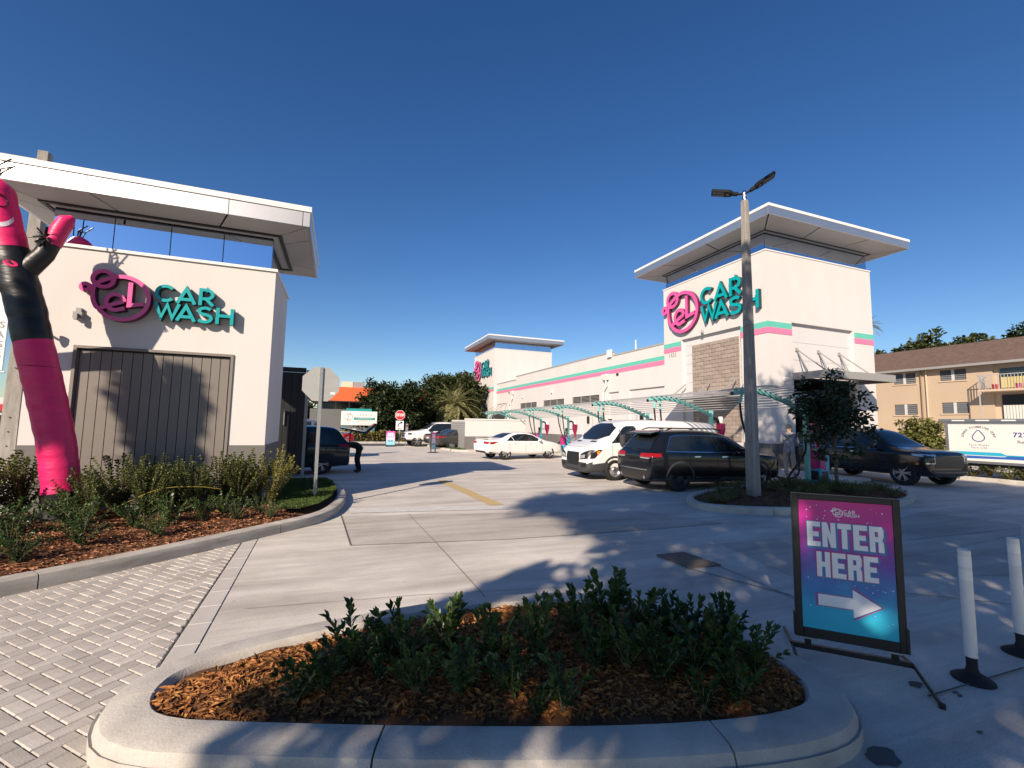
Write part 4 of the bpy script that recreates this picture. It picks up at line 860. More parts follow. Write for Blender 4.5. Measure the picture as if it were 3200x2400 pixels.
# ================================================================== lamp post
LP = (9.80, 8.47)
lp = thing('lamp_post', 'square weathered concrete lamp post with two black LED heads in the shaded kerb island', 'lamp post', (LP[0], LP[1], .1))
w0, w1, hp = .140, .078, 7.82; ch = .3
def oc(w): k = w*ch; return [(-w, -w+k), (-w+k, -w), (w-k, -w), (w, -w+k), (w, w-k), (w-k, w), (-w+k, w), (-w, w-k)]
mb = MB(); vs = []
for (z, w) in ((0, w0), (hp*.5, (w0+w1)/2), (hp-.06, w1), (hp, w1*.7)): vs += [(x, y, z) for x, y in oc(w)]
mb.add(vs, [(k*8+i, k*8+(i+1) % 8, (k+1)*8+(i+1) % 8, (k+1)*8+i) for k in range(3) for i in range(8)]+[tuple(range(24, 32))]); mb.build('post', M_CONCP, lp)
MB().box(-.12, -.085, -w0-.03, -w0+.02, .05, 3.0).build('conduit', M_GREYM, lp); MB().lathe([(.05, -.05), (.075, .0), (.05, .05)], 10, (-.17, -.10, 4.45), 'x').build('photocell', M_GREYM, lp)
M_LHEAD = mat('black_cast_aluminium', (0.018, 0.019, 0.022), .85, spec=.15); M_LENS = mat('led_lens', (0.14, 0.14, 0.15), .7, spec=.2)
mb = MB(); mb.lathe([(.055, hp-.02), (.055, hp+.12), (.07, hp+.13), (.07, hp+.16), (.05, hp+.17), (.05, hp+.24), (.03, hp+.27)], 14); tn = mb.build('tenon', mat('chrome', (.6, .6, .62), .15, metal=1.0), lp, smooth=True)
for sgn in (-1, 1):
    a0 = R(14 if sgn < 0 else 30); M = Matrix.Translation((0, 0, hp+.16)) @ Matrix.Rotation(R(-44), 4, 'Z') @ Matrix.Rotation(0 if sgn > 0 else math.pi, 4, 'Z') @ Matrix.Rotation(-a0, 4, 'Y')
    def T(p): return tuple(M @ Vector((p[0]*.82, p[1]*.85, p[2])))
    mb = MB(); mb.tube([T((.04, 0, 0)), T((.28, 0, 0))], .03, 8); mb.bar(T((.2, 0, -.0)), T((.42, 0, .0)), .11, .07); arm = mb.build('arm', M_LHEAD, lp)
    mb = MB(); hx = [(.36, -.10), (.46, -.17), (1.0, -.17), (1.0, .17), (.46, .17), (.36, .10)]; mb.prism(hx, -.03, .04, lambda a, b, c: T((a, b, c))); hd_ = mb.build('lamp_head', M_LHEAD, lp)
    for (ya, yb) in ((-.145, -.02), (.02, .145)):
        MB().hexa([T(p) for p in ((.60, ya, -.038), (.97, ya, -.038), (.97, yb, -.038), (.60, yb, -.038), (.60, ya, -.032), (.97, ya, -.032), (.97, yb, -.032), (.60, yb, -.032))]).build('lens', M_LENS, hd_)
    MB().hexa([T(p) for p in ((.45, -.08, -.038), (.55, -.08, -.038), (.55, .10, -.038), (.45, .10, -.038), (.45, -.08, -.032), (.55, -.08, -.032), (.55, .10, -.032), (.45, .10, -.032))]).build('lens', M_LENS, hd_)
# ================================================================== ENTER HERE pavement sign
es = thing('pavement_sign', 'black framed pavement sign reading ENTER HERE above a white arrow, on splayed feet', 'sign', (3.655, 2.786, 0), R(-44.9))
PW = .735
def box_b(nm, a, m, par=es, bv=.004): return MB().box(*a).build(nm, m, par, bevel=bv)
fr_ = box_b('frame', (0, .05, -.025, .025, .145, 1.31), M_BLACK); box_b('frame_side', (PW-.05, PW, -.025, .025, .145, 1.31), M_BLACK); box_b('frame_top', (.051, PW-.051, -.025, .025, 1.262, 1.31), M_BLACK); box_b('frame_bottom', (.051, PW-.051, -.025, .025, .145, .222), M_BLACK)
mp = bpy.data.materials.new('enter_poster'); mp.use_nodes = True; t = mp.node_tree; N = t.nodes; L = t.links; b = N['Principled BSDF']; b.inputs['Roughness'].default_value = .3
tc = N.new('ShaderNodeTexCoord'); sp = N.new('ShaderNodeSeparateXYZ'); L.new(tc.outputs['Object'], sp.inputs[0]); mr = N.new('ShaderNodeMapRange'); mr.inputs[1].default_value = .22; mr.inputs[2].default_value = 1.27
nn = N.new('ShaderNodeTexNoise'); nn.inputs['Scale'].default_value = 5; nn.inputs['Detail'].default_value = 4; L.new(tc.outputs['Object'], nn.inputs['Vector'])
ad = N.new('ShaderNodeMath'); ad.operation = 'MULTIPLY_ADD'; ad.inputs[1].default_value = .35; L.new(nn.outputs[0], ad.inputs[0]); L.new(sp.outputs[2], ad.inputs[2])
sb = N.new('ShaderNodeMath'); sb.operation = 'SUBTRACT'; sb.inputs[1].default_value = .175; L.new(ad.outputs[0], sb.inputs[0]); L.new(sb.outputs[0], mr.inputs[0])
rp = N.new('ShaderNodeValToRGB'); e = rp.color_ramp.elements; e[0].position = 0.0; e[0].color = (.04, .52, .68, 1); e[1].position = 1.0; e[1].color = (.60, .02, .25, 1)
for ps, c in ((.18, (.03, .42, .65)), (.38, (.03, .17, .48)), (.55, (.14, .05, .36)), (.75, (.45, .02, .30))): x = e.new(ps); x.color = c+(1,)
L.new(mr.outputs[0], rp.inputs[0]); L.new(rp.outputs[0], b.inputs['Base Color'])
po = MB().box(.051, PW-.051, -.018, .018, .223, 1.261).build('poster', mp, es)
M_PW = mat('poster_white', (.82, .82, .84), .4); M_PS = mat('poster_letter_shadow', (.02, .20, .42), .4); M_PR = mat('poster_red_edge', (.62, .02, .14), .4)
BL = {'E': [[(0, 0), (1, 0), (1, .2), (.42, .2), (.42, .4), (.88, .4), (.88, .6), (.42, .6), (.42, .8), (1, .8), (1, 1), (0, 1)]],
      'N': [[(0, 0), (.38, 0), (.38, .5), (.62, 0), (1, 0), (1, 1), (.64, 1), (.64, .5), (.38, 1), (0, 1)]],
      'T': [[(.3, 0), (.7, 0), (.7, .79), (1, .79), (1, 1), (0, 1), (0, .79), (.3, .79)]],
      'H': [[(0, 0), (.38, 0), (.38, .4), (.62, .4), (.62, 0), (1, 0), (1, 1), (.62, 1), (.62, .6), (.38, .6), (.38, 1), (0, 1)]],
      'R': [[(0, 0), (.38, 0), (.38, 1), (0, 1)], [(.38, .80), (.60, .80), (.60, .60), (.38, .60), (.38, .40), (.60, .40), (.60, 0), (1, 0), (.98, .36), (.88, .49), (.99, .6), (1, .85), (.88, 1), (.38, 1)]]}
def block_text(s, x0, z0, wl, h, gap, par, y0=-.018):
    for i, chh in enumerate(s):
        for (dx, dz_, yy, m, nm, gr) in ((.010, -.012, -.0012, M_PS, 'letter_shadow', .012), (-.001, .001, -.0022, M_PR if s == 'HERE' else M_PS, 'letter_edge', .008), (0, 0, -.0032, M_PW, 'letter', 0)):
            mb = MB()
            for pl in BL[chh]:
                mb.prism([(x0+i*(wl+gap)+dx+(a-.5)*(wl+gr)+wl/2, z0+dz_+(b_-.5)*(h+gr)+h/2) for a, b_ in pl], y0+yy, y0+yy+.001, lambda a, b_, c: (a, c, b_))
            mb.build(nm, m, par)
block_text('ENTER', .105, .885, .093, .20, .013, po); block_text('HERE', .165, .645, .093, .20, .013, po)
ARW = [(0, .30), (.56, .30), (.56, 0), (1, .5), (.56, 1), (.56, .70), (0, .70)]
for (gr, yy, m, nm) in ((.03, -.0015, M_PR, 'arrow_edge'), (.018, -.0022, M_PS, 'arrow_edge'), (0, -.003, M_PW, 'arrow')):
    MB().prism([(.165+.42*.5+(a-.5)*(.42+gr*1.2), .46+(b_-.5)*(.22+gr*1.3)) for a, b_ in ARW], -.018+yy, -.018+yy+.0005, lambda a, b_, c: (a, c, b_)).build(nm, m, po)
logo('emblem', '', lambda u, v, h: (.275+u*.078, -.0185-h*.001, 1.135+v*.078), 1.0, .5, 1.2, single=(po, M_PW))
M_SPK = mat('poster_speckle', (.72, .75, .85), .5); mb = MB()
for i in range(60):
    x = random.uniform(.07, PW-.07); z = random.choice([random.uniform(.58, .64), random.uniform(.3, 1.25), random.uniform(1.1, 1.25)]); r_ = random.uniform(.0012, .006)
    mb.prism([(x+r_*math.cos(a), z+r_*math.sin(a)) for a in [j*math.pi/4 for j in range(8)]], -.0186, -.0182, lambda a, b_, c: (a, c, b_))
mb.build('speckles', M_SPK, po)
bb = box_b('base_bar', (-.03, PW+.03, -.02, .02, .045, .085), M_BLACK)
for x in (.06, PW-.10):
    box_b('spring_post', (x, x+.045, -.018, .018, .086, .144), M_BLACK); box_b('bracket', (x-.045, x+.09, -.03, .03, .13, .144), M_ALU)
for x in (-.0, PW): box_b('corner_guard', (x-.012, x+.012, -.03, .03, .145, .33), M_BLACK)
for x in (-.03, PW+.03):
    MB().tube([(x, -.02, .06), (x+(.0), -.46, .012)], .013, 8).build('foot', M_BLACK, es); MB().tube([(x, .02, .06), (x, .46, .012)], .013, 8).build('foot', M_BLACK, es); MB().lathe([(.02, 0), (.02, .03)], 10, (x, -.46, 0)).build('foot_cap', M_RUB, es)
# delineator posts
M_DEL = mat('white_pvc', (.72, .72, .70), .45, var=.06, vs=4); M_REFL = mat('reflective_band', (.80, .80, .78), .3)
for i, (x, y) in enumerate(((4.53, 2.045), (5.46, 2.13))):
    dl = thing('delineator_post', ('white flexible delineator post on a round black base beside the pavement sign', 'white flexible delineator post on a black base, farther from the pavement sign than its twin')[i], 'bollard', (x, y, 0), .3*i)
    MB().lathe([(.038, .17), (.038, .95), (.030, .955)], 18).build('tube', M_DEL, dl, smooth=True)
    for z in (.73, .83): MB().lathe([(.0388, z), (.0388, z+.075)], 18, caps=False).build('reflective_band', M_REFL, dl, smooth=True)
    MB().lathe([(.125, 0), (.125, .012), (.10, .03), (.045, .06), (.033, .09), (.033, .17)], 20).build('base', M_RUB, dl, smooth=True)
    MB().lathe([(.008, 0), (.008, .004)], 8, (0, -.0385, .20), 'y').build('rivet', M_ALU, dl)
# ================================================================== plants
M_LF1 = leafmat('glossy_dark_leaf', (0.025, 0.060, 0.018), (0.085, 0.155, 0.040), .36, .25); M_LF2 = leafmat('olive_leaf', (0.042, 0.066, 0.018), (0.165, 0.18, 0.048), .45, .3)
M_LF3 = leafmat('yellow_green_leaf', (0.12, 0.14, 0.03), (0.32, 0.30, 0.08), .45, .3); M_STEM = mat('green_brown_stem', (.17, .14, .075), .8); M_BARK = mat('grey_bark', (.16, .13, .10), .95, var=.4, vs=12, bump=.8, bs=30)
M_TREE = leafmat('dark_tree_leaf', (0.012, 0.024, 0.008), (0.06, 0.085, 0.022), .5, .15); M_TREE2 = leafmat('olive_tree_leaf', (0.018, 0.03, 0.009), (0.085, 0.105, 0.03), .5, .18)
M_PALM = leafmat('palm_frond', (0.13, 0.15, 0.05), (0.42, 0.40, 0.19), .5, .15); M_HEDGE = leafmat('hedge_leaf', (0.05, 0.055, 0.012), (0.20, 0.17, 0.045), .5, .2)
M_FLOW = mat('white_flower', (.8, .8, .78), .6)
def shrub_data(h, wdt, stems, ll, per, step, seed, up=.75, bare=.25, leafw=.45):
    """stems from one foot, leaves in whorls; returns (leaf V, F) and the stem builder"""
    r = np.random.default_rng(seed); P = []; D = []; mb = MB(); tips = []
    for s in range(stems):
        a = r.random()*6.283; rad = wdt*.5*math.sqrt(r.random()); hh = h*(.62+.38*r.random())*(1-.25*(rad/(wdt*.5))**2)
        top = np.array([math.cos(a)*rad, math.sin(a)*rad, hh]); ctl = np.array([math.cos(a)*rad*.35, math.sin(a)*rad*.35, hh*.55]); n = max(3, int(hh*(1-bare)/step)); pts = []
        for t in np.linspace(0, 1, 7): pts.append(tuple(2*t*(1-t)*ctl+t*t*top))
        mb.tube(pts, [.0075*(1-.7*i/6) for i in range(7)], 4, caps=False); tips.append(top)
        for t in np.linspace(bare, 1.0, n):
            p = 2*t*(1-t)*ctl+t*t*top; d = 2*(1-2*t)*ctl+2*t*top; d /= np.linalg.norm(d); a0 = r.random()*6.28
            for q in range(per+(2 if t > .93 else 0)):
                an = a0+q*6.283/per+r.normal(0, .3); u, v, _ = orient(d); out = np.array(u)*math.cos(an)+np.array(v)*math.sin(an)
                P.append(p); D.append(out*(1-up*(.5+.5*t))+d*up*(.35+.65*t)+r.normal(0, .12, 3))
    P = np.array(P); D = unit(np.array(D)); n = len(P); ref = np.tile([0., 0., 1.], (n, 1))+r.normal(0, .35, (n, 3)); Nn = ref-(ref*D).sum(1)[:, None]*D
    L = ll*(.7+.5*r.random(n)); V, Fc = leaf_arrays(P, D, Nn, L, L*leafw*(.85+.3*r.random(n)), .18)
    return V, Fc, mb, tips
def shrub_proto(name, mleaf, **kw):
    V, Fc, mb, tips = shrub_data(**kw); lm = fromnp(None, V, Fc, mleaf); lm.name = 'foliage'; sm = mb.mesh('stems', M_STEM); return lm, sm, tips
def place_shrub(name, proto, label, loc, sc, rz, group, flowers=0):
    o = thing(name, label, 'shrub', loc, rz, group); o.scale = sc; o.rotation_euler.x = random.uniform(-.13, .13); o.rotation_euler.y = random.uniform(-.13, .13)
    f = stuff(obj('foliage', proto[0], o)); obj('stems', proto[1], o)
    for i in range(flowers):
        t = proto[2][random.randrange(len(proto[2]))]; fm = MB()
        for q in range(5): a = q*1.2566; fm.add([(0, 0, 0), (.014*math.cos(a-.4), .014*math.sin(a-.4), .008), (.026*math.cos(a), .026*math.sin(a), .006), (.014*math.cos(a+.4), .014*math.sin(a+.4), .008)], [(0, 1, 2, 3)])
        fo = fm.build('flower', M_FLOW, o); fo.location = tuple(t+np.array([0, 0, .01])); fo.rotation_euler = (random.uniform(.3, 1.1), 0, random.uniform(0, 6))
    return o
fore = [shrub_proto('f', M_LF1, h=.52, wdt=.48, stems=13, ll=.085, per=3, step=.036, seed=s) for s in (1, 2, 3)]+[shrub_proto('f', M_LF1, h=.46, wdt=.36, stems=7, ll=.085, per=3, step=.040, seed=9)]
def zb(hf, x, y): return float(hf(np.array([[x, y]]))[0])
# foreground island: (photo x, photo y of the top, size)
FS = [(925, 2150, .72, 3), (1010, 2125, .60, 0), (1100, 2085, .86, 0), (1180, 2110, .62, 3), (1255, 2070, .80, 1), (1300, 2130, .60, 2), (1400, 2040, .80, 1), (1440, 2130, .66, 0), (1540, 2060, .82, 2), (1760, 2165, .84, 3), (1600, 2130, .66, 0), (1670, 2050, .78, 1),
      (1790, 2005, .86, 0), (1900, 1990, .88, 1), (1990, 1985, .80, 2), (1960, 2080, .80, 0), (2060, 2110, .78, 1), (2080, 2015, .76, 2), (2160, 2005, .78, 3), (2170, 2090, .78, 0), (2260, 2075, .74, 1), (2270, 2005, .74, 2), (2360, 2085, .74, 0), (2310, 2150, .60, 1), (1680, 2175, .45, 3), (2200, 2170, .55, 3), (1870, 2085, .74, 1)]
for i, (px, py, sc, k) in enumerate(FS):
    p = G(px, py, .22); sp_ = i in (9, 24)
    place_shrub('island_shrub', fore[k], 'sparse lighter green shrub with bare lower stems in the sunlit mulch' if sp_ else 'leafy dark green shrub growing from the wood chips of the foreground island', (p.x, p.y, zb(hISL, p.x, p.y)-.01), (sc, sc, sc*random.uniform(.92, 1.08)), random.uniform(0, 6), 'sparse shrubs of the foreground island' if sp_ else 'shrubs of the foreground island')
# left bed
back = [shrub_proto('b', M_LF2, h=1.15, wdt=1.0, stems=46, ll=.052, per=3, step=.042, seed=s, bare=.18, up=.55, leafw=.62) for s in (21, 22)]+[shrub_proto('b', M_LF3, h=1.05, wdt=.75, stems=40, ll=.05, per=3, step=.038, seed=23, bare=.15, up=.65, leafw=.55)]
low = [shrub_proto('l', M_LF1, h=.55, wdt=.75, stems=24, ll=.055, per=3, step=.036, seed=s, bare=.2, up=.5) for s in (31, 32)]
for i, (x, y, sc, k) in enumerate([(-5.55, 8.6, 1.15, 0), (-5.15, 9.6, 1.1, 1), (-4.95, 8.9, 1.0, 0), (-4.75, 9.75, 1.0, 1), (-3.45, 9.65, 1.0, 0), (-3.1, 9.9, .98, 1), (-2.95, 9.3, .9, 0), (-2.6, 9.8, .88, 1), (-2.3, 9.45, .85, 0), (-2.05, 9.95, .9, 0), (-3.6, 9.1, .85, 1), (-1.72, 9.8, .95, 1), (-1.52, 10.05, 1.0, 0), (-5.5, 7.9, 1.1, 1)]):
    place_shrub('hedge_shrub', back[k], 'bushy olive green shrub in the row against the small building', (x, y, zb(hBED, x, y)-.02), (sc, sc, sc*random.uniform(.9, 1.1)), random.uniform(0, 6), 'olive shrubs against the small building')
place_shrub('hedge_shrub', back[2], 'upright yellow green shrub at the corner beside the black gate', (-1.18, 9.95, zb(hBED, -1.18, 9.95)), (1.05, 1.05, 1.12), 1.0, None)
for i, (x, y, sc) in enumerate([(-4.55, 7.6, 1.0), (-4.15, 8.2, 1.0), (-3.75, 7.55, .95), (-3.95, 6.9, .95), (-3.35, 8.25, 1.0), (-3.05, 7.55, .8), (-4.4, 6.6, .95), (-2.75, 8.3, .95), (-2.35, 7.95, .75), (-2.45, 8.75, .95), (-2.0, 8.75, .8), (-1.55, 8.85, .7), (-1.85, 9.3, .8), (-1.3, 9.35, .7), (-4.75, 8.2, 1.0), (-3.7, 8.75, 1.0), (-3.4, 7.0, .7), (-4.9, 6.9, 1.0), (-1.05, 9.0, .62)]):
    place_shrub('low_shrub', low[i % 2], 'low dark green flowering shrub with a few white blooms in the red mulch', (x, y, zb(hBED, x, y)-.01), (sc, sc, sc*.95), random.uniform(0, 6), 'low flowering shrubs in the left bed', flowers=random.choice((1, 1, 2, 3)))
mb = MB(); q0 = Vector((-1.9, 9.35, .62)); mb.tube([Vector(p)-q0 for p in chaikin([(-3.25, 8.7, .42), (-3.0, 8.8, .55), (-2.7, 9.0, .72), (-2.2, 9.2, .70), (-1.9, 9.35, .62)], 2, False)], .006, 6); ro = mb.build('yellow_rope', mat('yellow_rope', (.40, .30, .05), .7)); ro.location = q0; tag(ro, 'thin yellow rope slung through the shrubs from the tube figure', 'rope')
# lamp island plants
gc = [shrub_proto('g', M_LF2, h=.34, wdt=.7, stems=26, ll=.05, per=3, step=.04, seed=s, bare=.1, up=.4) for s in (41, 42)]
for i in range(44):
    for _ in range(40):
        p = sample(LAMPB, 1)[0]
        if edgedist(p[None], LAMPB)[0] > .28 and math.hypot(p[0]-LP[0], p[1]-LP[1]) > .35: break
    place_shrub('ground_cover_plant', gc[i % 2], 'low spreading green plant in the brown mulch of the lamp island', (p[0], p[1], zb(hLAMP, p[0], p[1])), (random.uniform(.55, .95),)*3, random.uniform(0, 6), 'ground cover of the lamp island')
# ------------------------------------------------------------------ trees
def crown(c, rad, nclump, per, lsz, mleaf, seed, flat=1.0, shell=.55, clr=.45, gap=None):
    r = np.random.default_rng(seed); C_ = []
    while len(C_) < nclump:
        d = r.normal(size=3); d /= np.linalg.norm(d); t = shell+(1-shell)*r.random(); 
        if d[2] < -.75: continue
        lump = 1+.16*math.sin(d[0]*5+seed)+.14*math.sin(d[1]*6+2*seed)+.12*math.sin(d[2]*7+seed)
        C_.append(np.array(c)+d*np.array(rad)*t*lump)
    C_ = np.array(C_); n = nclump*per; off = r.normal(size=(n, 3)); off = off/np.linalg.norm(off, axis=1, keepdims=True)*(r.random((n, 1))**.4)*clr; off[:, 2] *= flat*.75
    P = np.repeat(C_, per, 0)+off; out = unit(P-np.array(c)); D = unit(off/clr*.8+out*.5+r.normal(0, .5, (n, 3))+np.array([0, 0, -.15])); Nn = unit(r.normal(0, .6, (n, 3))+np.array([0, 0, 1.0])+out*.4)
    L = lsz*(.7+.6*r.random(n)); return leaf_arrays(P-D*L[:, None]*.5, D, Nn, L, L*.62, .12), C_
def tree(name, label, base, trunk_h, c, rad, nclump, per, lsz, mleaf, seed, tr=.2, clr=.5, group=None, shell=.55, nb=9, flat=1.0):
    root = thing(name, label, 'tree', base, 0, group); b = Vector(base); c = Vector(c)-b
    (V, Fc), C_ = crown(tuple(c), rad, nclump, per, lsz, mleaf, seed, clr=clr, shell=shell, flat=flat)
    cr = stuff(fromnp('crown', V, Fc, mleaf, root)); r = random.Random(seed)
    mb = MB(); top = Vector((c.x*.3, c.y*.3, trunk_h)); mb.tube([(0, 0, -.1), (top.x*.4, top.y*.4, trunk_h*.5), top, (c.x*.8, c.y*.8, c.z)], [tr*1.25, tr, tr*.85, tr*.25], 8); mb.build('trunk', M_BARK, root, smooth=True)
    mb = MB()
    for i in range(nb):
        e = Vector(C_[r.randrange(len(C_))]); s_ = top.lerp(c, r.uniform(0, .7)); m_ = s_.lerp(e, .5)+Vector((0, 0, .12*(e-s_).length)); mb.tube([s_, m_, e], [tr*.42, tr*.25, tr*.08], 5)
    mb.build('limbs', M_BARK, root, smooth=True); return root
# small tree in the lamp island (in the shade)
q = G(2596, 1500, .15); q = Vector((13.35, 8.75, .15))
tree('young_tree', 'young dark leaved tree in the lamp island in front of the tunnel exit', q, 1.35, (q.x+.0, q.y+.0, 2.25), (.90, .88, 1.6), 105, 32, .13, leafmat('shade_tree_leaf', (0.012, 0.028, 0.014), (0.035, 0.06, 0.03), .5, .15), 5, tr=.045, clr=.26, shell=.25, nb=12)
def palm(name, label, base, h, n, fl, seed, m=M_PALM, tr=.22, group=None):
    root = thing(name, label, 'palm', base, 0, group); r = random.Random(seed)
    pts = [(0, 0, -.1), (.05*h*.1, 0, h*.5), (.03*h, .0, h)]; mb = MB(); mb.tube(pts, [tr*1.15, tr, tr*.9], 10); mb.build('trunk', M_BARK, root, smooth=True)
    top = Vector(pts[-1]); P = []; D = []; Nn = []; L = []; st = MB()
    for k in range(n):
        a = k*2.399+r.uniform(-.2, .2); el = R(75-105*(k/n)**.9+r.uniform(-6, 6)); d0 = Vector((math.cos(a)*math.cos(el), math.sin(a)*math.cos(el), math.sin(el))); p = top.copy(); d = d0.copy(); f = fl*r.uniform(.85, 1.1); seg = 14; line = [p.copy()]
        for s in range(seg):
            p = p+d*(f/seg); d = (d+Vector((0, 0, -.075-.02*s/seg))).normalized(); line.append(p.copy()); t = (s+1)/seg
            side = d.cross(Vector((0, 0, 1))).normalized(); upn = side.cross(d)
            for sg in (-1, 1):
                for _ in range(2):
                    P.append(p+d*r.uniform(-.5, .5)*f/seg); D.append(side*sg*.8+d*.65+upn*(.18)+Vector((0, 0, -.12))); Nn.append(upn); L.append(.48*f/2.6*(math.sin(math.pi*(.12+.83*t))**.6))
        st.tube(line, [.03*(1-.8*i/seg) for i in range(seg+1)], 4)
    V, Fc = leaf_arrays(np.array(P), np.array(D), np.array(Nn), np.array(L), np.array(L)*.085+.012, .1); stuff(fromnp('crown', V, Fc, m, root)); st.build('frond_ribs', m, root); return root
# far trees: ficus, tree behind the palm, date palm, trees beyond the flats, hedge trees
tree('ficus_tree', 'wide dense dark ficus tree behind the far red stop sign', (5.6, 50, 0), 1.6, (5.5, 50, 3.25), (3.45, 3.2, 3.2), 420, 42, .34, M_TREE, 61, tr=.4, clr=.75, shell=.5)
tree('broadleaf_tree', 'tall olive green tree behind the date palm next to the distant tower', (14.0, 57.0, 0), 2, (14.0, 57.0, 4.7), (3.9, 2.4, 4.2), 420, 40, .38, M_TREE2, 62, tr=.4, clr=.85, shell=.5)
tree('broadleaf_tree', 'small olive bush tree behind the white pickup truck', (10.4, 54.5, 0), .8, (10.6, 54.5, 1.9), (4.0, 1.6, 2.0), 240, 36, .24, M_TREE2, 63, tr=.2, clr=.5, shell=.45)
palm('date_palm', 'date palm with arching grey green fronds in front of the far tree', (12.45, 52.0, 0), 3.9, 60, 3.5, 71, tr=.3)
tree('broadleaf_tree', 'sliver of dark tree beyond the grey hospital wall by the black gate', (-5.2, 62, 0), 2, (-4.9, 62, 2.8), (2.2, 2.0, 2.2), 90, 36, .35, M_TREE2, 64, tr=.25, clr=.6)
for i, (x, y, z, rx, rz_, s) in enumerate([(56.5, 33, 8.3, 4.0, 2.7, 81), (57, 27, 9.1, 4.4, 2.4, 82), (58, 20.5, 9.0, 5.0, 2.3, 83), (60, 38, 7.8, 4.4, 2.6, 84), (58, 14, 8.9, 4.6, 2.3, 85)]):
    tree('broadleaf_tree', 'dark green tree rising behind the roof of the tan apartment block', (x, y, 0), 4, (x, y, z), (3.4, rx, rz_), 190, 36, .42, M_TREE2 if i % 2 else M_TREE, s, tr=.35, clr=.8, group='trees behind the apartment block')
palm('fan_palm', 'small palm crown peeping out behind the near tower', (40.9, 24.0, 0), 10.6, 26, 1.2, 72, tr=.14)
# ------------------------------------------------------------------ street trees behind the camera: they throw the dappled shade
ah = R(SUN_AZ); us = Vector((math.cos(ah), math.sin(ah), 0)); ul = Vector((-math.sin(ah), math.cos(ah), 0)); te = math.tan(R(SUN_EL))
def shade_pt(g, back, z=0.0):
    """the point 'back' metres up-sun (horizontally) from which the shade of ground point g falls"""
    g = Vector((g[0], g[1], 0)); return g-us*back+Vector((0, 0, z+back*te))
def mirrored(p):
    """would this point show up in the mirror glass of the small building?"""
    t = (21.2-10.6)/(21.2-p.y); return -5.45 < p.x*t < -1.1 and 4.88 < EYE+(p.z-EYE)*t < 5.88
def street_tree(label, base, clumps, seed, lsz=.26, per=26, clr=.55, mleaf=M_TREE, tr=.3, sprays=()):
    root = thing('street_tree', label, 'tree', base, 0, 'street trees behind the viewpoint'); b = Vector(base); r = np.random.default_rng(seed); C_ = np.array([tuple(Vector(c)-b) for c in list(clumps)+list(sprays)]); n = len(C_)*per; clr = np.repeat(np.array([clr]*len(clumps)+[clr*.35]*len(sprays)), per)[:, None]
    off = r.normal(size=(n, 3)); off = off/np.linalg.norm(off, axis=1, keepdims=True)*(r.random((n, 1))**.5)*clr; P = np.repeat(C_, per, 0)+off; D = unit(off+r.normal(0, .5, (n, 3))*clr); Nn = unit(r.normal(0, .7, (n, 3))+np.array([0, 0, 1.0])); L = lsz*(.7+.6*r.random(n))
    V, Fc = leaf_arrays(P, D, Nn, L, L*.6, .12); stuff(fromnp('crown', V, Fc, mleaf, root))
    cen_ = Vector(tuple(C_.mean(0))); mb = MB(); mb.tube([(0, 0, -.1), cen_*.35, cen_*.75], [tr*1.2, tr, tr*.5], 8); mb.build('trunk', M_BARK, root, smooth=True)
    mb = MB(); ra = random.Random(seed)
    for i in range(0, len(clumps), max(1, len(C_)//40)):
        e = Vector(tuple(C_[i])); s_ = cen_*ra.uniform(.4, .75)
        if any(mirrored(b+s_.lerp(e, k/6)+Vector((0, 0, .4 if 0 < k < 6 else 0))) for k in range(7)): continue
        mb.tube([s_, s_.lerp(e, .55)+Vector((0, 0, .4)), e], [tr*.3, tr*.17, .03], 5)
    mb.build('limbs', M_BARK, root, smooth=True); return root
SH_D = [(1645, 1565), (1700, 1545), (1850, 1555), (1990, 1530), (2120, 1540), (2280, 1490), (3260, 1470), (3260, 2460), (2030, 2460), (1990, 2260), (1860, 2100), (1770, 1960), (1745, 1885), (1795, 1810), (1830, 1740), (2010, 1695), (1920, 1672), (1740, 1635)]
SH_S = [(680, 2460), (900, 2290), (960, 2180), (1280, 2040), (1500, 1960), (1745, 1900), (1860, 2100), (1990, 2260), (2030, 2460)]
def pix(p):
    c = CM.transposed() @ (Vector(p)-CAM); return (CX+F_PX*c.x/-c.z, CY-F_PX*c.y/-c.z) if c.z < -.05 else None
cl = []; r_ = random.Random(3); rg = np.random.default_rng(3)
def pixs(P):
    c = (P-np.array(CAM)) @ np.array(CM); w_ = -c[:, 2]; ok = w_ > .05; w_ = np.where(ok, w_, 1); return np.column_stack([CX+F_PX*c[:, 0]/w_, CY-F_PX*c[:, 1]/w_]), ok
US, UL = np.array(us), np.array(ul)
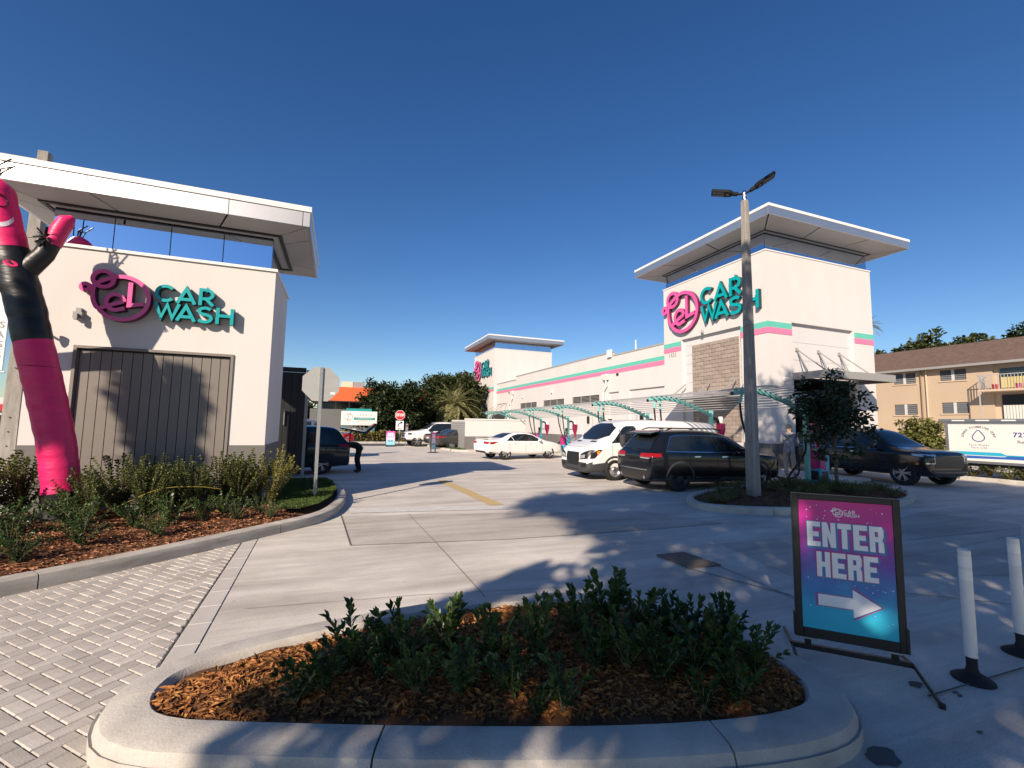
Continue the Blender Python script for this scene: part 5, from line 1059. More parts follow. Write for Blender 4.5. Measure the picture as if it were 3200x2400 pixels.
while len(cl) < 2200:
    n = 20000; l = np.where(rg.random(n) < .45, rg.uniform(-2.6, 5.2, n), rg.uniform(-13.5, -2.6, n)); s_t = np.where(l > -2.6, rg.uniform(-21, -5.5, n), -3+rg.normal(0, 1.1, n)); sg = rg.uniform(1, 27, n)
    g = sg[:, None]*US+l[:, None]*UL; q, fr = pixs(g); z = (sg-s_t)*te; P = s_t[:, None]*US+l[:, None]*UL+z[:, None]*np.array([0, 0, 1.])
    sun_patch = ((q[:, 0] > 1560) & (q[:, 0] < 1990) & (q[:, 1] > 2230)) | ((q[:, 0] > 1460) & (q[:, 0] < 1880) & (q[:, 1] > 2090) & (q[:, 1] < 2240))
    ok = np.where(fr, np.where(inpoly(q, SH_D), 1.0, np.where(inpoly(q, SH_S) & ~sun_patch, np.where(q[:, 1] > 2240, .9, .5), 0)), np.where(l < .5, .7, 0))
    ok[((sg > 17) & (l > -1.5)) | (g[:, 0] > 22)] = 0
    ok[fr & (q[:, 0] > 2700) & (q[:, 1] > 1620) & (q[:, 1] < 2050) & (np.sin(sg*2.3+l*1.1) > .55)] *= .12      # streaks of sun in the right-hand lane
    t = 10.6/(21.2-P[:, 1]); xg = P[:, 0]*t; zg = EYE+(P[:, 2]-EYE)*t; ok[(xg > -5.45) & (xg < -1.1) & (zg > 4.88) & (zg < 5.88)] = 0; ok[z < 2.2] = 0
    cl += [Vector(p) for p in P[rg.random(n) < ok]]
cl = cl[:2200]
A_ = [c for c in cl if c.dot(ul) > -2.6]; B_ = [c for c in cl if c.dot(ul) <= -2.6]
for i in range(46):      # the crown also shades the lower two thirds of the lamp post
    zl = r_.uniform(.2, 6.3); b_ = 16.0+r_.gauss(0, 1.0); A_.append(Vector((LP[0], LP[1], zl))+ul*r_.gauss(0, .16)-us*b_+Vector((0, 0, b_*te)))
FR = []
for (pa, pb) in (((1370, 1945), (1675, 1797)), ((1300, 1985), (1430, 1915))):
    for i in range(16):
        p = next((p for p in (shade_pt(G(*pa).lerp(G(*pb), i/15), bk) for bk in (12.5, 10, 8, 15, 18, 21, 24)) if not mirrored(p)), None)
        if p: FR.append(p)
DP = [(400, 1215), (560, 1180), (600, 1240), (560, 1330), (580, 1400), (545, 1510), (430, 1530), (440, 1350)]; nd = 0
while nd < 60:
    x = r_.uniform(395, 605); y = r_.uniform(1180, 1530)
    if inpoly(np.array([(x, y)]), DP)[0]: FR.append(PY(x, y, 10.5)-us*13+Vector((0, 0, 13*te))); nd += 1  # unseen leaf sprays, added to the crown to cast shade on the board door
WT = []
wp = [(2335, 1215), (2430, 1150), (2500, 1165), (2570, 1210), (2600, 1270), (2600, 1490), (2335, 1490)]
while len(WT) < 75:
    x = r_.uniform(2330, 2600); y = r_.uniform(1150, 1490)
    if not inpoly(np.array([(x, y)]), wp)[0]: continue
    p = PX(x, y, 18.0) if x < 2405 else PY(x, y, 14.52); s_w = p.dot(us); b_ = s_w-(2.0+r_.gauss(0, .7)); WT.append(p-us*b_+Vector((0, 0, b_*te)))
street_tree('slim street tree standing just behind the viewpoint to the right', tuple(us*2+ul*-6.2), WT, 94, per=26, clr=.42, tr=.16)
street_tree('broad street tree with an open crown standing behind the viewpoint', tuple(us*-12+ul*.2), A_, 91, per=24, clr=.42, sprays=FR)
street_tree('tall dense street tree standing behind the viewpoint to the right', tuple(us*-3.5+ul*-8.0), B_, 92, per=26, clr=.55, tr=.38)
# ================================================================== far side: street, hedge, hospital, signs
sheet('far_verge', [(-30, 41.0), (60, 41.0), (60, 140), (-30, 140)], -.02, mat('dry_verge', (.13, .12, .06), .95, var=.4, vs=.4))
kerb('far_kerb', [(-30, 40.7), (60, 40.7)], .2, .15, M_KERB, seg=200)
def hedge(name, label, x0, x1, y0, y1, h, n, sz, m):
    P = np.column_stack([x0+(x1-x0)*rng.random(n), y0+(y1-y0)*rng.random(n), np.zeros(n)]); P[:, 2] = h*(1-rng.random(n)**2.5*.95)*(1+.12*np.sin(P[:, 0]*2.1)+.1*np.sin(P[:, 0]*5.3)); D = rand_dirs(n)+np.array([0, -.3, .4]); L = sz*(.7+.6*rng.random(n)); V, Fc = leaf_arrays(P, D, rand_dirs(n)+np.array([0, -.5, .8]), L, L*.6)
    root = thing(name, label, 'hedge', ((x0+x1)/2, (y0+y1)/2, 0)); V = V-np.array([(x0+x1)/2, (y0+y1)/2, 0]); stuff(fromnp('foliage', V, Fc, m, root)); MB().box(-(x1-x0)/2, (x1-x0)/2, -(y1-y0)*.3, (y1-y0)*.3, 0, h*.7).build('branches', mat('hedge_wood', (.02, .018, .01), .9), root)
hedge('clipped_hedge', 'long low olive hedge running in front of the hospital sign', -6, 13, 42.0, 43.2, .85, 9000, .2, M_HEDGE)
M_HGREY = mat('grey_rendered_wall', (.155, .155, .155), .85, var=.1, vs=.5); M_ORNG = mat('orange_metal_roof', (.80, .145, .035), .5, var=.06, vs=.5)
hb = thing('hospital_building', 'low grey building with a bright orange roof and a strip of dark windows', 'building', (0, 60, 0))
HY = 60
MB().box(-3.45, 30, 0, 12, 0, 3.38).build('wall', M_HGREY, hb); MB().box(-2.7, 29.5, .9, 11, 3.382, 4.36).build('window_band', glassmat('dark_window', (.015, .018, .02), .08), hb)
for i in range(14): MB().box(-2.2+i*1.6, -2.08+i*1.6, .82, .895, 3.39, 4.35).build('mullion', M_GREYM, hb)
MB().hexa([(-3.6, -.3, 4.37), (31, -.3, 4.37), (31, 12, 4.37), (-3.6, 12, 4.37), (-.6, 4.2, 6.5), (29, 4.2, 6.5), (29, 8, 6.5), (-.6, 8, 6.5)]).build('roof', M_ORNG, hb); MB().box(-3.65, 31.05, -.36, -.302, 4.28, 4.42).build('eave', M_DARKF, hb)
MB().box(.0, 1.45, 5.0, 7.5, 6.502, 7.3).build('plant_room', mat('cream_render', (.70, .58, .42), .8), hb); MB().box(1.45, 3.0, 5.05, 7.5, 6.502, 7.3).build('plant_room_side', M_GREYM, hb)
hs = thing('hospital_sign', 'white hospital sign board on two striped pillars above the hedge', 'sign', (1.75, 45, 0))
M_SGN = mat('sign_white', (.80, .79, .76), .5); M_STEAL = mat('sign_teal', (.02, .28, .27), .5); M_SGT = mat('sign_grey_letters', (.35, .34, .32), .6); M_PIL = mat('pinkish_pillar', (.52, .44, .38), .8)
bd = MB().box(-1.62, 1.62, -.12, .12, 1.5, 2.84).build('board', M_SGN, hs, bevel=.05)
MB().box(-1.2, 1.1, .14, .3, 2.86, 3.1).build('teal_cap', M_STEAL, hs)
for x in (-1.3, 1.15):
    pl = MB().box(x-.27, x+.27, -.15, .15, 0, 1.0).build('pillar', M_PIL, hs); MB().box(x-.24, x+.24, -.13, .13, 1.002, 1.498).build('pillar_head', M_HGREY, pl)
    for z in (1.06, 1.2, 1.34): MB().box(x-.28, x+.28, -.16, .16, z, z+.07).build('teal_band', M_STEAL, pl)
MB().box(-.5, 1.42, -.128, -.122, 2.02, 2.26).build('teal_stripe', M_STEAL, bd)
def PM(x, z, y=-.13): return plane_m((x, y, z), (1, 0, 0))
text('lettering', 'LARKIN', .28, M_SGT, bd, PM(.46, 2.5), spacing=1.6); text('lettering', 'COMMUNITY', .22, M_SGN, bd, PM(.46, 2.14), spacing=1.2); text('lettering', 'HOSPITAL', .22, M_SGT, bd, PM(.46, 1.88), spacing=1.45); text('lettering', 'A COMMUNITY HOSPITAL', .10, M_SGT, bd, PM(.5, 1.65))
MB().stroke([(-1.3, 2.48), (-1.1, 2.48), (-1.1, 2.66), (-.82, 2.66), (-.82, 2.48), (-.62, 2.48), (-.62, 2.1), (-.82, 2.1), (-.82, 1.9), (-1.1, 1.9), (-1.1, 2.1), (-1.3, 2.1)], .035, .122, .13, lambda a, b, c: (a, -c, b), closed=True).build('cross_outline', M_SGT, bd)
MB().stroke(chaikin([(-.72, 2.5), (-.85, 2.62), (-1.0, 2.5), (-.95, 2.2), (-1.15, 2.05), (-1.02, 2.0), (-.8, 2.08)], 2, False), .05, .122, .132, lambda a, b, c: (a, -c, b)).build('script_l', M_SGT, bd)
MB().box(-.62, -.28, -.3, -.28, .85, 1.2).build('small_sign', M_SGN, hs)
# far stop sign, turn sign, promotional boards
M_RED = mat('stop_red', (.55, .02, .03), .4); fs = thing('stop_sign', 'red STOP sign above a white right turn ONLY plate beyond the lot exit', 'sign', (4.42, 36.0, 0))
MB().tube([(0, 0, 0), (0, 0, 2.75)], .035, 8).build('post', M_ALU, fs); o8 = [(.40*math.cos(R(22.5+45*i)), .40*math.sin(R(22.5+45*i))) for i in range(8)]
pn = MB().prism(o8, .04, .045, lambda a, b, c: (a, -c, 2.42+b)).build('white_rim', M_SGN, fs); MB().prism([(a*.93, b*.93) for a, b in o8], .046, .049, lambda a, b, c: (a, -c, 2.42+b)).build('red_face', M_RED, pn); text('lettering', 'STOP', .30, M_SGN, pn, PM(0, 2.42, -.051), bold=.012, sx=.85)
pt_ = MB().box(-.30, .30, -.05, -.04, 1.28, 1.98).build('turn_plate', M_SGN, fs); MB().stroke(chaikin([(-.13, 1.5), (-.12, 1.68), (-.04, 1.8), (.1, 1.83)], 2, False), .07, .051, .053, lambda a, b, c: (a, -c, b)).build('arrow', M_BLACK, pt_); MB().prism([(.06, 1.72), (.24, 1.86), (.05, 1.95)], .051, .053, lambda a, b, c: (a, -c, b)).build('arrow_head', M_BLACK, pt_); text('lettering', 'ONLY', .13, M_BLACK, pt_, PM(0, 1.36, -.052), bold=.004)
n2 = thing('parking_sign', 'narrow white sign plate edge on beside the red stop sign', 'sign', (5.0, 36.4, 0), R(60)); MB().tube([(0, 0, 0), (0, 0, 1.9)], .03, 8).build('post', M_ALU, n2); MB().box(-.25, .25, -.05, -.04, .95, 1.75).build('plate', M_SGN, n2); MB().box(-.2, .2, -.054, -.051, 1.5, 1.65).build('red_print', M_RED, n2)
def promo(name, label, loc, rz, wd, ht, z0):
    o = thing(name, label, 'sign', loc, rz); m = mat('promo_poster_'+name+str(round(loc[0])), (.8, .2, .5), .5); t = m.node_tree; N = t.nodes; L = t.links; b = N['Principled BSDF']; tc = N.new('ShaderNodeTexCoord'); sp = N.new('ShaderNodeSeparateXYZ'); L.new(tc.outputs['Generated'], sp.inputs[0]); rp = N.new('ShaderNodeValToRGB'); e = rp.color_ramp.elements
    e[0].position = .1; e[0].color = (.25, .62, .80, 1); e[1].position = .9; e[1].color = (.75, .10, .42, 1); x = e.new(.5); x.color = (.72, .62, .80, 1); L.new(sp.outputs[2], rp.inputs[0]); L.new(rp.outputs[0], b.inputs['Base Color'])
    p = MB().box(-wd/2, wd/2, -.02, .02, z0, z0+ht).build('poster', m, o)
    for k in (.85, .74, .30): MB().box(-wd*.32, wd*.32, -.024, -.021, z0+ht*k-.05, z0+ht*k+.03).build('print', M_PW if k > .5 else M_STEAL, p)
    MB().box(-wd/2-.03, -wd/2, -.03, .03, 0, z0+ht).build('frame_side', M_BLACK, o); MB().box(wd/2, wd/2+.03, -.03, .03, 0, z0+ht).build('frame_side', M_BLACK, o); MB().box(-wd/2, wd/2, -.25, .25, 0, .04).build('foot', M_BLACK, o)
promo('promo_board', 'pink and blue promotional board standing beside the far red stop sign', (3.72, 35.6, 0), .05, .66, 1.05, .12); promo('promo_board', 'narrow pink and blue promotional board behind the grey car by the slatted gate', (5.55, 28.1, 0), .9, .55, 1.05, .22)
# ================================================================== apartment block on the right
M_TAN = mat('tan_stucco', (.50, .385, .275), .85, var=.08, vs=.5, bump=.2, bs=60); M_TAN2 = mat('tan_trim', (.55, .43, .31), .85)
m = mat('brown_roof_shingles', (.21, .135, .105), .9, var=.35, vs=2.2, bump=.5, bs=14, stretch=(1, 1.2, 3)); t = m.node_tree; N = t.nodes; L = t.links; b = N['Principled BSDF']; br = N.new('ShaderNodeTexBrick'); tc = N.new('ShaderNodeTexCoord'); mpn = N.new('ShaderNodeMapping'); mpn.inputs['Rotation'].default_value = (0, 0, 0); cmb = N.new('ShaderNodeCombineXYZ'); sp = N.new('ShaderNodeSeparateXYZ'); L.new(tc.outputs['Object'], sp.inputs[0]); L.new(sp.outputs[1], cmb.inputs[0]); L.new(sp.outputs[2], cmb.inputs[1]); L.new(cmb.outputs[0], br.inputs['Vector'])
br.inputs['Scale'].default_value = 3.0; br.inputs['Mortar Size'].default_value = .02; br.inputs['Color1'].default_value = (1, 1, 1, 1); br.inputs['Color2'].default_value = (.7, .68, .66, 1); br.inputs['Mortar'].default_value = (.45, .42, .4, 1); mx = N.new('ShaderNodeMix'); mx.data_type = 'RGBA'; mx.blend_type = 'MULTIPLY'; mx.inputs[0].default_value = .8; src = b.inputs['Base Color'].links[0].from_socket; L.new(src, mx.inputs[6]); L.new(br.outputs[0], mx.inputs[7]); L.new(mx.outputs[2], b.inputs['Base Color']); M_SHING = m
ap = thing('apartment_block', 'tan stucco apartment block with brown shingle roof, louvred windows and balconies', 'building', (44, 18, 0))
AX = 44.0
def AZ(px, py): p = PX(px, py, AX); return p.y-18, p.z
def Rg(x0, y0, x1, y1):     # photo rectangle on the facade -> (ya, yb, za, zb)
    a = AZ((x0+x1)/2, y0); c = AZ((x0+x1)/2, y1); l = AZ(x0, (y0+y1)/2); r = AZ(x1, (y0+y1)/2); return r[0], l[0], c[1], a[1]
q = 600/1659.
def Zr(a, b_, c, d): return Rg(2600+a*q, 950+b_*q, 2600+c*q, 950+d*q)
wins = [Zr(530, 600, 722, 692), Zr(930, 565, 1158, 660), Zr(540, 868, 740, 958), Zr(950, 850, 1182, 945)]
eave = AZ(2900, 950+560*q)[1]
opn = [(a, b_, c, d) for (a, b_, c, d) in wins]
MB().box(.16, 10, -10, 9.0, 0, eave+.3).build('core_wall', M_TAN2, ap)
BALC = Zr(1385, 535, 1700, 720)
ybal = BALC[1]+.0
mb = MB(); cols = {}
low_ = sorted([wins[2], wins[3]]); up_ = sorted([wins[0], wins[1]]); zmid = (up_[0][2]+low_[0][3])/2
wall_pieces(mb, 'y', 0, .15, ybal, 9.0, 0, zmid, low_); wall_pieces(mb, 'y', 0, .15, ybal, 9.0, zmid, eave+.2, up_); mb.build('wall', M_TAN, ap)
mb = MB(); mb.box(0, .15, -10, ybal-.002, 0, BALC[2]-2.4); mb.box(0, .15, -10, ybal-.002, BALC[3]-.1, eave+.2); mb.build('balcony_lintel', M_TAN, ap)
M_JAL = mat('grey_glass_louvre', (.16, .17, .18), .15, rnd=.1); M_WF = mat('white_window_frame', (.55, .55, .54), .5)
for (a, b_, c, d) in wins:
    wn = MB().box(.12, .14, a, b_, c, d).build('window', M_DARKF, ap); MB().box(-.06, .05, a-.08, b_+.08, c-.10, c-.002).build('sill', M_TAN2, wn); MB().box(.02, .08, (a+b_)/2-.09, (a+b_)/2+.09, c, d).build('mullion', M_WF, wn)
    for s_ in ((a+.05, (a+b_)/2-.1), ((a+b_)/2+.1, b_-.05)):
        n = 5
        for i in range(n): z = c+.04+(d-c-.06)*i/n; MB().hexa([(.02, s_[0], z), (.03, s_[0], z), (.03, s_[1], z), (.02, s_[1], z), (.09, s_[0], z+(d-c)/n*.9), (.10, s_[0], z+(d-c)/n*.9), (.10, s_[1], z+(d-c)/n*.9), (.09, s_[1], z+(d-c)/n*.9)]).build('louvre', M_JAL, wn)
rt = AZ(2900, 950+425*q)[1]+.15
MB().prism([(-.55, eave), (4.2, rt+.9), (9, rt+.9), (10.5, eave)][::-1], -10, 9.4, lambda a, b_, c: (a, c, b_)).build('roof', M_SHING, ap); MB().box(-.6, -.552, -10, 9.4, eave-.12, eave+.06).build('gutter', M_GREYM, ap)
for y in (AZ(2600+820*q, 1200)[0],): MB().tube([(-.08, y, .3), (-.08, y, eave)], .06, 8).build('downpipe', M_TAN2, ap); MB().tube([(-.08, y+.35, .3), (-.08, y+.35, eave)], .05, 8).build('downpipe', mat('brown_pipe', (.25, .17, .11), .7), ap)
# balconies
M_RAIL = mat('grey_balcony_rail', (.38, .38, .38), .5)
zf = BALC[2]-.15; bl = MB().box(-1.15, .0, -10, ybal+.35, zf-.14, zf).build('balcony', M_TAN2, ap)
MB().box(-1.14, -1.10, -10, ybal+.33, zf+1.0, zf+1.05).build('handrail', M_RAIL, bl); MB().box(-1.14, 0, ybal+.30, ybal+.33, zf+1.0, zf+1.05).build('handrail', M_RAIL, bl)
me_ = MB().box(-.013, .013, -.013, .013, 0, 1.0).mesh('baluster', M_RAIL); y = ybal+.31
while y > -9: o = obj('baluster', me_, bl); o.location = (-1.12, y, zf); y -= .17
for i in range(7): o = obj('baluster', me_, bl); o.location = (-.15-.15*i, ybal+.315, zf)
MB().box(-1.14, -1.08, ybal+.27, ybal+.33, zf-2.4, zf-.14).build('balcony_post', M_RAIL, bl)
sd = MB().box(.05, .09, -9, ybal-.4, zf+.02, BALC[3]-.1).build('sliding_door', glassmat('dark_window', (.015, .018, .02), .08), ap); M_BLIND = mat('yellow_vertical_blind', (.60, .50, .20), .7); M_BLINW = mat('white_vertical_blind', (.62, .62, .58), .7)
y = ybal-.45
while y > -6: MB().box(.03, .045, y-.13, y, zf+.05, BALC[3]-.75).build('blind_slat', M_BLIND, sd); y -= .155
sd = MB().box(.05, .09, -9, ybal-.4, zf-2.35, zf-.35).build('sliding_door', glassmat('dark_window', (.015, .018, .02), .08), ap); y = ybal-.45
while y > -6: MB().box(.03, .045, y-.13, y, zf-2.3, zf-1.1).build('blind_slat', M_BLINW, sd); y -= .155
for (yy, c) in ((ybal-.4, (.45, .05, .05)), (ybal-1.6, (.5, .12, .2)), (ybal-2.5, (.6, .55, .5))):
    pp = MB().lathe([(.14, 0), (.2, .3), (.2, .36)], 10, (0, 0, 0)); po_ = pp.build('plant_pot', mat('pot_%d' % int(c[0]*100), c, .6)); po_.location = (AX-.75, 18+yy, zf+.002); tag(po_, 'plant pot standing on the upper balcony behind the railing', 'plant pot', 'pots on the balcony')
bl2 = MB().box(-.8, 0, 8.3, 9.3, zf-.14, zf).build('small_balcony', M_TAN2, ap)
for zz in (zf, zf-2.75):
    for i in range(6): o = obj('baluster', me_, bl2); o.location = (-.78, 8.35+i*.18, zz)
    MB().box(-.8, -.76, 8.3, 9.3, zz+1.0, zz+1.05).build('handrail', M_RAIL, bl2)
tree('broadleaf_tree', 'round green bush standing between the apartment block and the white trailer', (29.0, 14.6, 0), .5, (29.0, 14.6, 1.55), (1.1, 1.15, 1.15), 90, 34, .17, M_LF2, 66, tr=.12, clr=.3, shell=.35)
# ------------------------------------------------------------------ trailer
tr = thing('cargo_trailer', 'long white plumbing trailer with blue lettering and stripes parked behind the hedge', 'trailer', (24.0, 7.5, 0))
M_TRW = mat('trailer_white', (.76, .74, .70), .4, var=.05); M_NAVY = mat('navy_print', (.05, .07, .28), .5); M_GREYP = mat('grey_print', (.25, .25, .27), .5); M_CYAN = mat('cyan_stripe', (.03, .40, .58), .45); M_BLUE = mat('blue_stripe', (.03, .12, .45), .45)
MB().box(0, 2.4, -3.2, 3.64, .68, 2.28).build('box', M_TRW, tr); MB().box(-.05, 2.45, -3.2, 3.85, 2.285, 2.40).build('roof_rail', M_ALU, tr); MB().box(-.02, .0-.001, 3.56, 3.66, .66, 2.28).build('corner_post', M_ALU, tr); MB().box(-.02, -.001, -3.2, 3.55, 2.2, 2.28).build('top_trim', M_ALU, tr); MB().box(-.02, -.001, -3.2, 3.55, .62, .72).build('bottom_trim', M_ALU, tr)
for i in range(8): MB().box(-.06, -.051, 3.4-i*.75, 3.0-i*.75, 2.31, 2.36).build('marker_light', M_CAP, tr)
MB().prism([(3.55, .95), (3.55, 1.08), (2.0, 1.08), (1.85, 1.0), (-3.2, 1.0), (-3.2, .95)], .002, .006, lambda a, b_, c: (-c, a, b_)).build('cyan_stripe', M_CYAN, tr); MB().prism([(3.55, .80), (3.55, .92), (1.9, .92), (1.8, .96), (-3.2, .96), (-3.2, .84), (1.7, .84)], .002, .006, lambda a, b_, c: (-c, a, b_)).build('blue_stripe', M_BLUE, tr)
def TM(y, z, rot=0): return plane_m((-.007, y, z), (0, -1, 0)) @ Matrix.Rotation(rot, 4, 'Z')
text('lettering', '727-460-8090', .24, M_NAVY, tr, TM(1.62, 1.78), bold=.006, spacing=1.1, align='LEFT'); text('lettering', 'Residential - Commercial', .15, M_GREYP, tr, TM(1.52, 1.52), bold=.002, align='LEFT', sx=1.2); text('lettering', 'Licensed - Insured', .15, M_GREYP, tr, TM(1.27, 1.35), bold=.002, align='LEFT', sx=1.2); text('lettering', 'Pure Water', .10, M_GREYP, tr, TM(2.62, 1.36), spacing=1.3); text('lettering', 'Pure Life', .10, M_GREYP, tr, TM(2.62, 1.25), spacing=1.3)
for i, chh in enumerate('CONAX PLUMBING CORP'):
    a = math.pi*(.97-.94*i/18); text('arc_letter', chh, .11, M_GREYP, tr, TM(2.62-.48*math.cos(a), 1.66+.42*math.sin(a), a-math.pi/2), bold=.003)
MB().stroke([(2.62-x, z) for x, z in chaikin([(0, 1.98), (.13, 1.80), (.20, 1.66), (.14, 1.53), (0, 1.49), (-.14, 1.53), (-.20, 1.66), (-.13, 1.80)], 1, True)], .03, .002, .006, lambda a, b_, c: (-c, a, b_), closed=True).build('water_drop', M_NAVY, tr)
for y in (-.4, -1.3): MB().lathe([(.33, -.1), (.36, -.08), (.36, .08), (.33, .1)], 20, (.15, y, .36), 'x').build('wheel', M_RUB, tr)
MB().box(.1, 2.3, -3.2, 3.6, .5, .66).build('chassis', M_BLACK, tr)
hgp = [(tuple(G(x, y)[:2])) for x, y in ((2930, 1478), (3040, 1496), (3200, 1512), (3330, 1520))]
for i in range(9):
    t = i/8; j = min(2, int(t*3)); f = t*3-j; x = hgp[j][0]+(hgp[j+1][0]-hgp[j][0])*f+.75; y = hgp[j][1]+(hgp[j+1][1]-hgp[j][1])*f+.5
    place_shrub('verge_shrub', gc[i % 2] if i not in (2, 4) else back[0], 'low green verge shrub in front of the white trailer' if i not in (2, 4) else 'taller reddish tipped shrub in front of the white trailer', (x, y, 0), (2.0, 2.0, 1.9) if i not in (2, 4) else (.9, .9, .95), i, 'verge shrubs by the trailer' if i not in (2, 4) else 'tall verge shrubs by the trailer')
# ------------------------------------------------------------------ far left: utility pole, banner, street beyond
up = thing('utility_pole', 'square weathered concrete utility pole rising behind the small building', 'pole', (-8.65, 17.0, 0)); MB().hexa([(-.2, -.2, 0), (.2, -.2, 0), (.2, .2, 0), (-.2, .2, 0), (-.12, -.12, 9.75), (.12, -.12, 9.75), (.12, .12, 9.75), (-.12, .12, 9.75)]).build('shaft', M_CONCP, up)
for z in (1.0, 1.4, 1.8, 3.2): MB().lathe([(.02, -.01), (.02, .01)], 8, (0, -.195, z), 'y').build('bolt_hole', M_DARKF, up)
for k, (z, x) in enumerate(((8.2, -1.0), (8.0, -1.2))): w_ = MB().tube([(-8.65, 17, z+1.3), (-13, 17.5, z+1.5), (-22, 18.0, z+2.6)], .02, 5).build('overhead_wire', M_GREYM); tag(w_, 'grey overhead wire running left from the utility pole', 'wire', 'wires from the utility pole')
bn = thing('banner_sign', 'white fabric banner with grey capitals hanging left of the utility pole', 'banner', (-8.6, 14.5, 0)); bx = MB().box(-.9, .9, -.02, .02, 2.95, 5.6).build('cloth', M_SGN, bn)
for i, s_ in enumerate(('WASHES', 'FOR A', 'GENEROUS', 'YEAR', 'ON')): text('lettering', s_, .22, M_GREYP, bx, plane_m((.86, -.025, 4.05-i*.24-(.12 if i == 4 else 0)), (1, 0, 0)), align='RIGHT', bold=.004)
MB().tube([(-.95, 0, 0), (-.95, 0, 5.7)], .04, 8).build('pole', M_ALU, bn); MB().tube([(.95, 0, 2.9), (-.95, 0, 2.9)], .02, 8).build('bottom_bar', M_ALU, bn)
sf = thing('storefront', 'low white and red storefront far along the street at the left', 'building', (-27, 45, 0)); MB().box(-14, 6, 0, 8, 0, 3.2).build('wall', M_WHITE2, sf); MB().box(-14, 6, -.2, -.002, 2.2, 2.7).build('red_band', M_RED, sf); MB().box(-14, 6, -.1, -.004, .4, 1.9).build('windows', glassmat('dark_window', (.015, .018, .02), .08), sf)
# ================================================================== vehicles
M_GLASS = glassmat('vehicle_glass', (.012, .016, .020), .03); M_CHROME = mat('chrome_trim', (.65, .65, .66), .18, metal=1.0); M_TAIL = mat('red_tail_lamp', (.32, .006, .008), .2, coat=.3, spec=.3); M_HEADL = mat('clear_head_lamp', (.62, .64, .66), .08, metal=.6); M_AMB = mat('amber_lamp', (.75, .22, .02), .2); M_TYRE = mat('tyre_rubber', (.014, .014, .015), .8, var=.3, vs=20); M_SILV = mat('silver_alloy', (.48, .48, .49), .3, metal=.85); M_STEELB = mat('black_steel_rim', (.02, .02, .022), .45); M_PLATE = mat('licence_plate', (.66, .68, .66), .5); M_CLAD = mat('dark_grey_cladding', (.045, .045, .047), .6); M_SEAM = mat('panel_gap', (.006, .006, .007), .6)
def paint(name, c, rough=.28): return mat(name, c, rough, coat=.55 if max(c) < .1 else .8, spec=.35 if max(c) < .1 else .5)
def arch(wx, wr, r0=.07, r1=.16): return [(wx+(wr+r1)*math.cos(R(a)), wr+(wr+r1)*math.sin(R(a))) for a in range(-8, 189, 14)]+[(wx+(wr+r0)*math.cos(R(a)), wr+(wr+r0)*math.sin(R(a))) for a in range(188, -9, -14)]
_ho = []
def eval_mesh(o):
    dg = bpy.context.evaluated_depsgraph_get(); return bpy.data.meshes.new_from_object(o.evaluated_get(dg))
def shell_mesh(st):
    rings = []
    for (x, zb_, zs, zt, wb, ws, wt) in st:
        wm = max(wb, ws)+.012
        h = [(0, zb_), (wb*.8, zb_), (wb, zb_+.07), (wm, zb_+(zs-zb_)*.5), (ws+.004, zs-.08), (ws*.985, zs), (wt+(ws-wt)*.10, zt-(zt-zs)*.10-.015), (wt*.84, zt), (0, zt+.02)]
        rings.append([(x, y, z) for y, z in h]+[(x, -y, z) for y, z in h[-2:0:-1]])
    for e, s in ((0, -1), (-1, 1)):
        rg = rings[e]; c = Vector((0, 0, 0))
        for p in rg: c += Vector(p)/len(rg)
        nr = [tuple(c.lerp(Vector(p), .7)+Vector((s*.012, 0, 0))) for p in rg]
        if e == 0: rings.insert(0, nr)
        else: rings.append(nr)
    n = len(rings[0]); mb = MB(); mb.add([p for r in rings for p in r], [(i*n+j, i*n+(j+1) % n, (i+1)*n+(j+1) % n, (i+1)*n+j) for i in range(len(rings)-1) for j in range(n)]+[tuple(range(n)), tuple((len(rings)-1)*n+j for j in range(n))])
    me = mb.mesh('shell', M_SEAM); o = bpy.data.objects.new('tmp', me); COL.objects.link(o); m = o.modifiers.new('s', 'SUBSURF'); m.levels = 2; m.render_levels = 2
    r = eval_mesh(o); bpy.data.objects.remove(o); return r
def decal_mesh(bvh, poly, kind, off, maxl=.09):
    bm = bmesh.new(); bm.faces.new([bm.verts.new((p[0], p[1], 0)) for p in poly]); bmesh.ops.triangulate(bm, faces=bm.faces[:])
    for _ in range(5):
        es = [e for e in bm.edges if e.calc_length() > maxl]
        if not es: break
        bmesh.ops.subdivide_edges(bm, edges=es, cuts=1); bmesh.ops.triangulate(bm, faces=bm.faces[:])
    bad = []
    for v in bm.verts:
        a, b = v.co.x, v.co.y
        o, d = {'L': ((a, 4, b), (0, -1, 0)), 'R': ((a, -4, b), (0, 1, 0)), 'F': ((9, a, b), (-1, 0, 0)), 'B': ((-9, a, b), (1, 0, 0)), 'T': ((a, b, 6), (0, 0, -1))}[kind]
        h = bvh.ray_cast(Vector(o), Vector(d))
        if h[0] is None: bad.append(v); continue
        nrm = h[1] if h[1].dot(Vector(d)) < 0 else -h[1]; v.co = h[0]+nrm*off
    if bad: bmesh.ops.delete(bm, geom=bad, context='VERTS')
    me = bpy.data.meshes.new('decal'); bm.normal_update(); bm.to_mesh(me); bm.free(); me.polygons.foreach_set('use_smooth', [True]*len(me.polygons)); return me
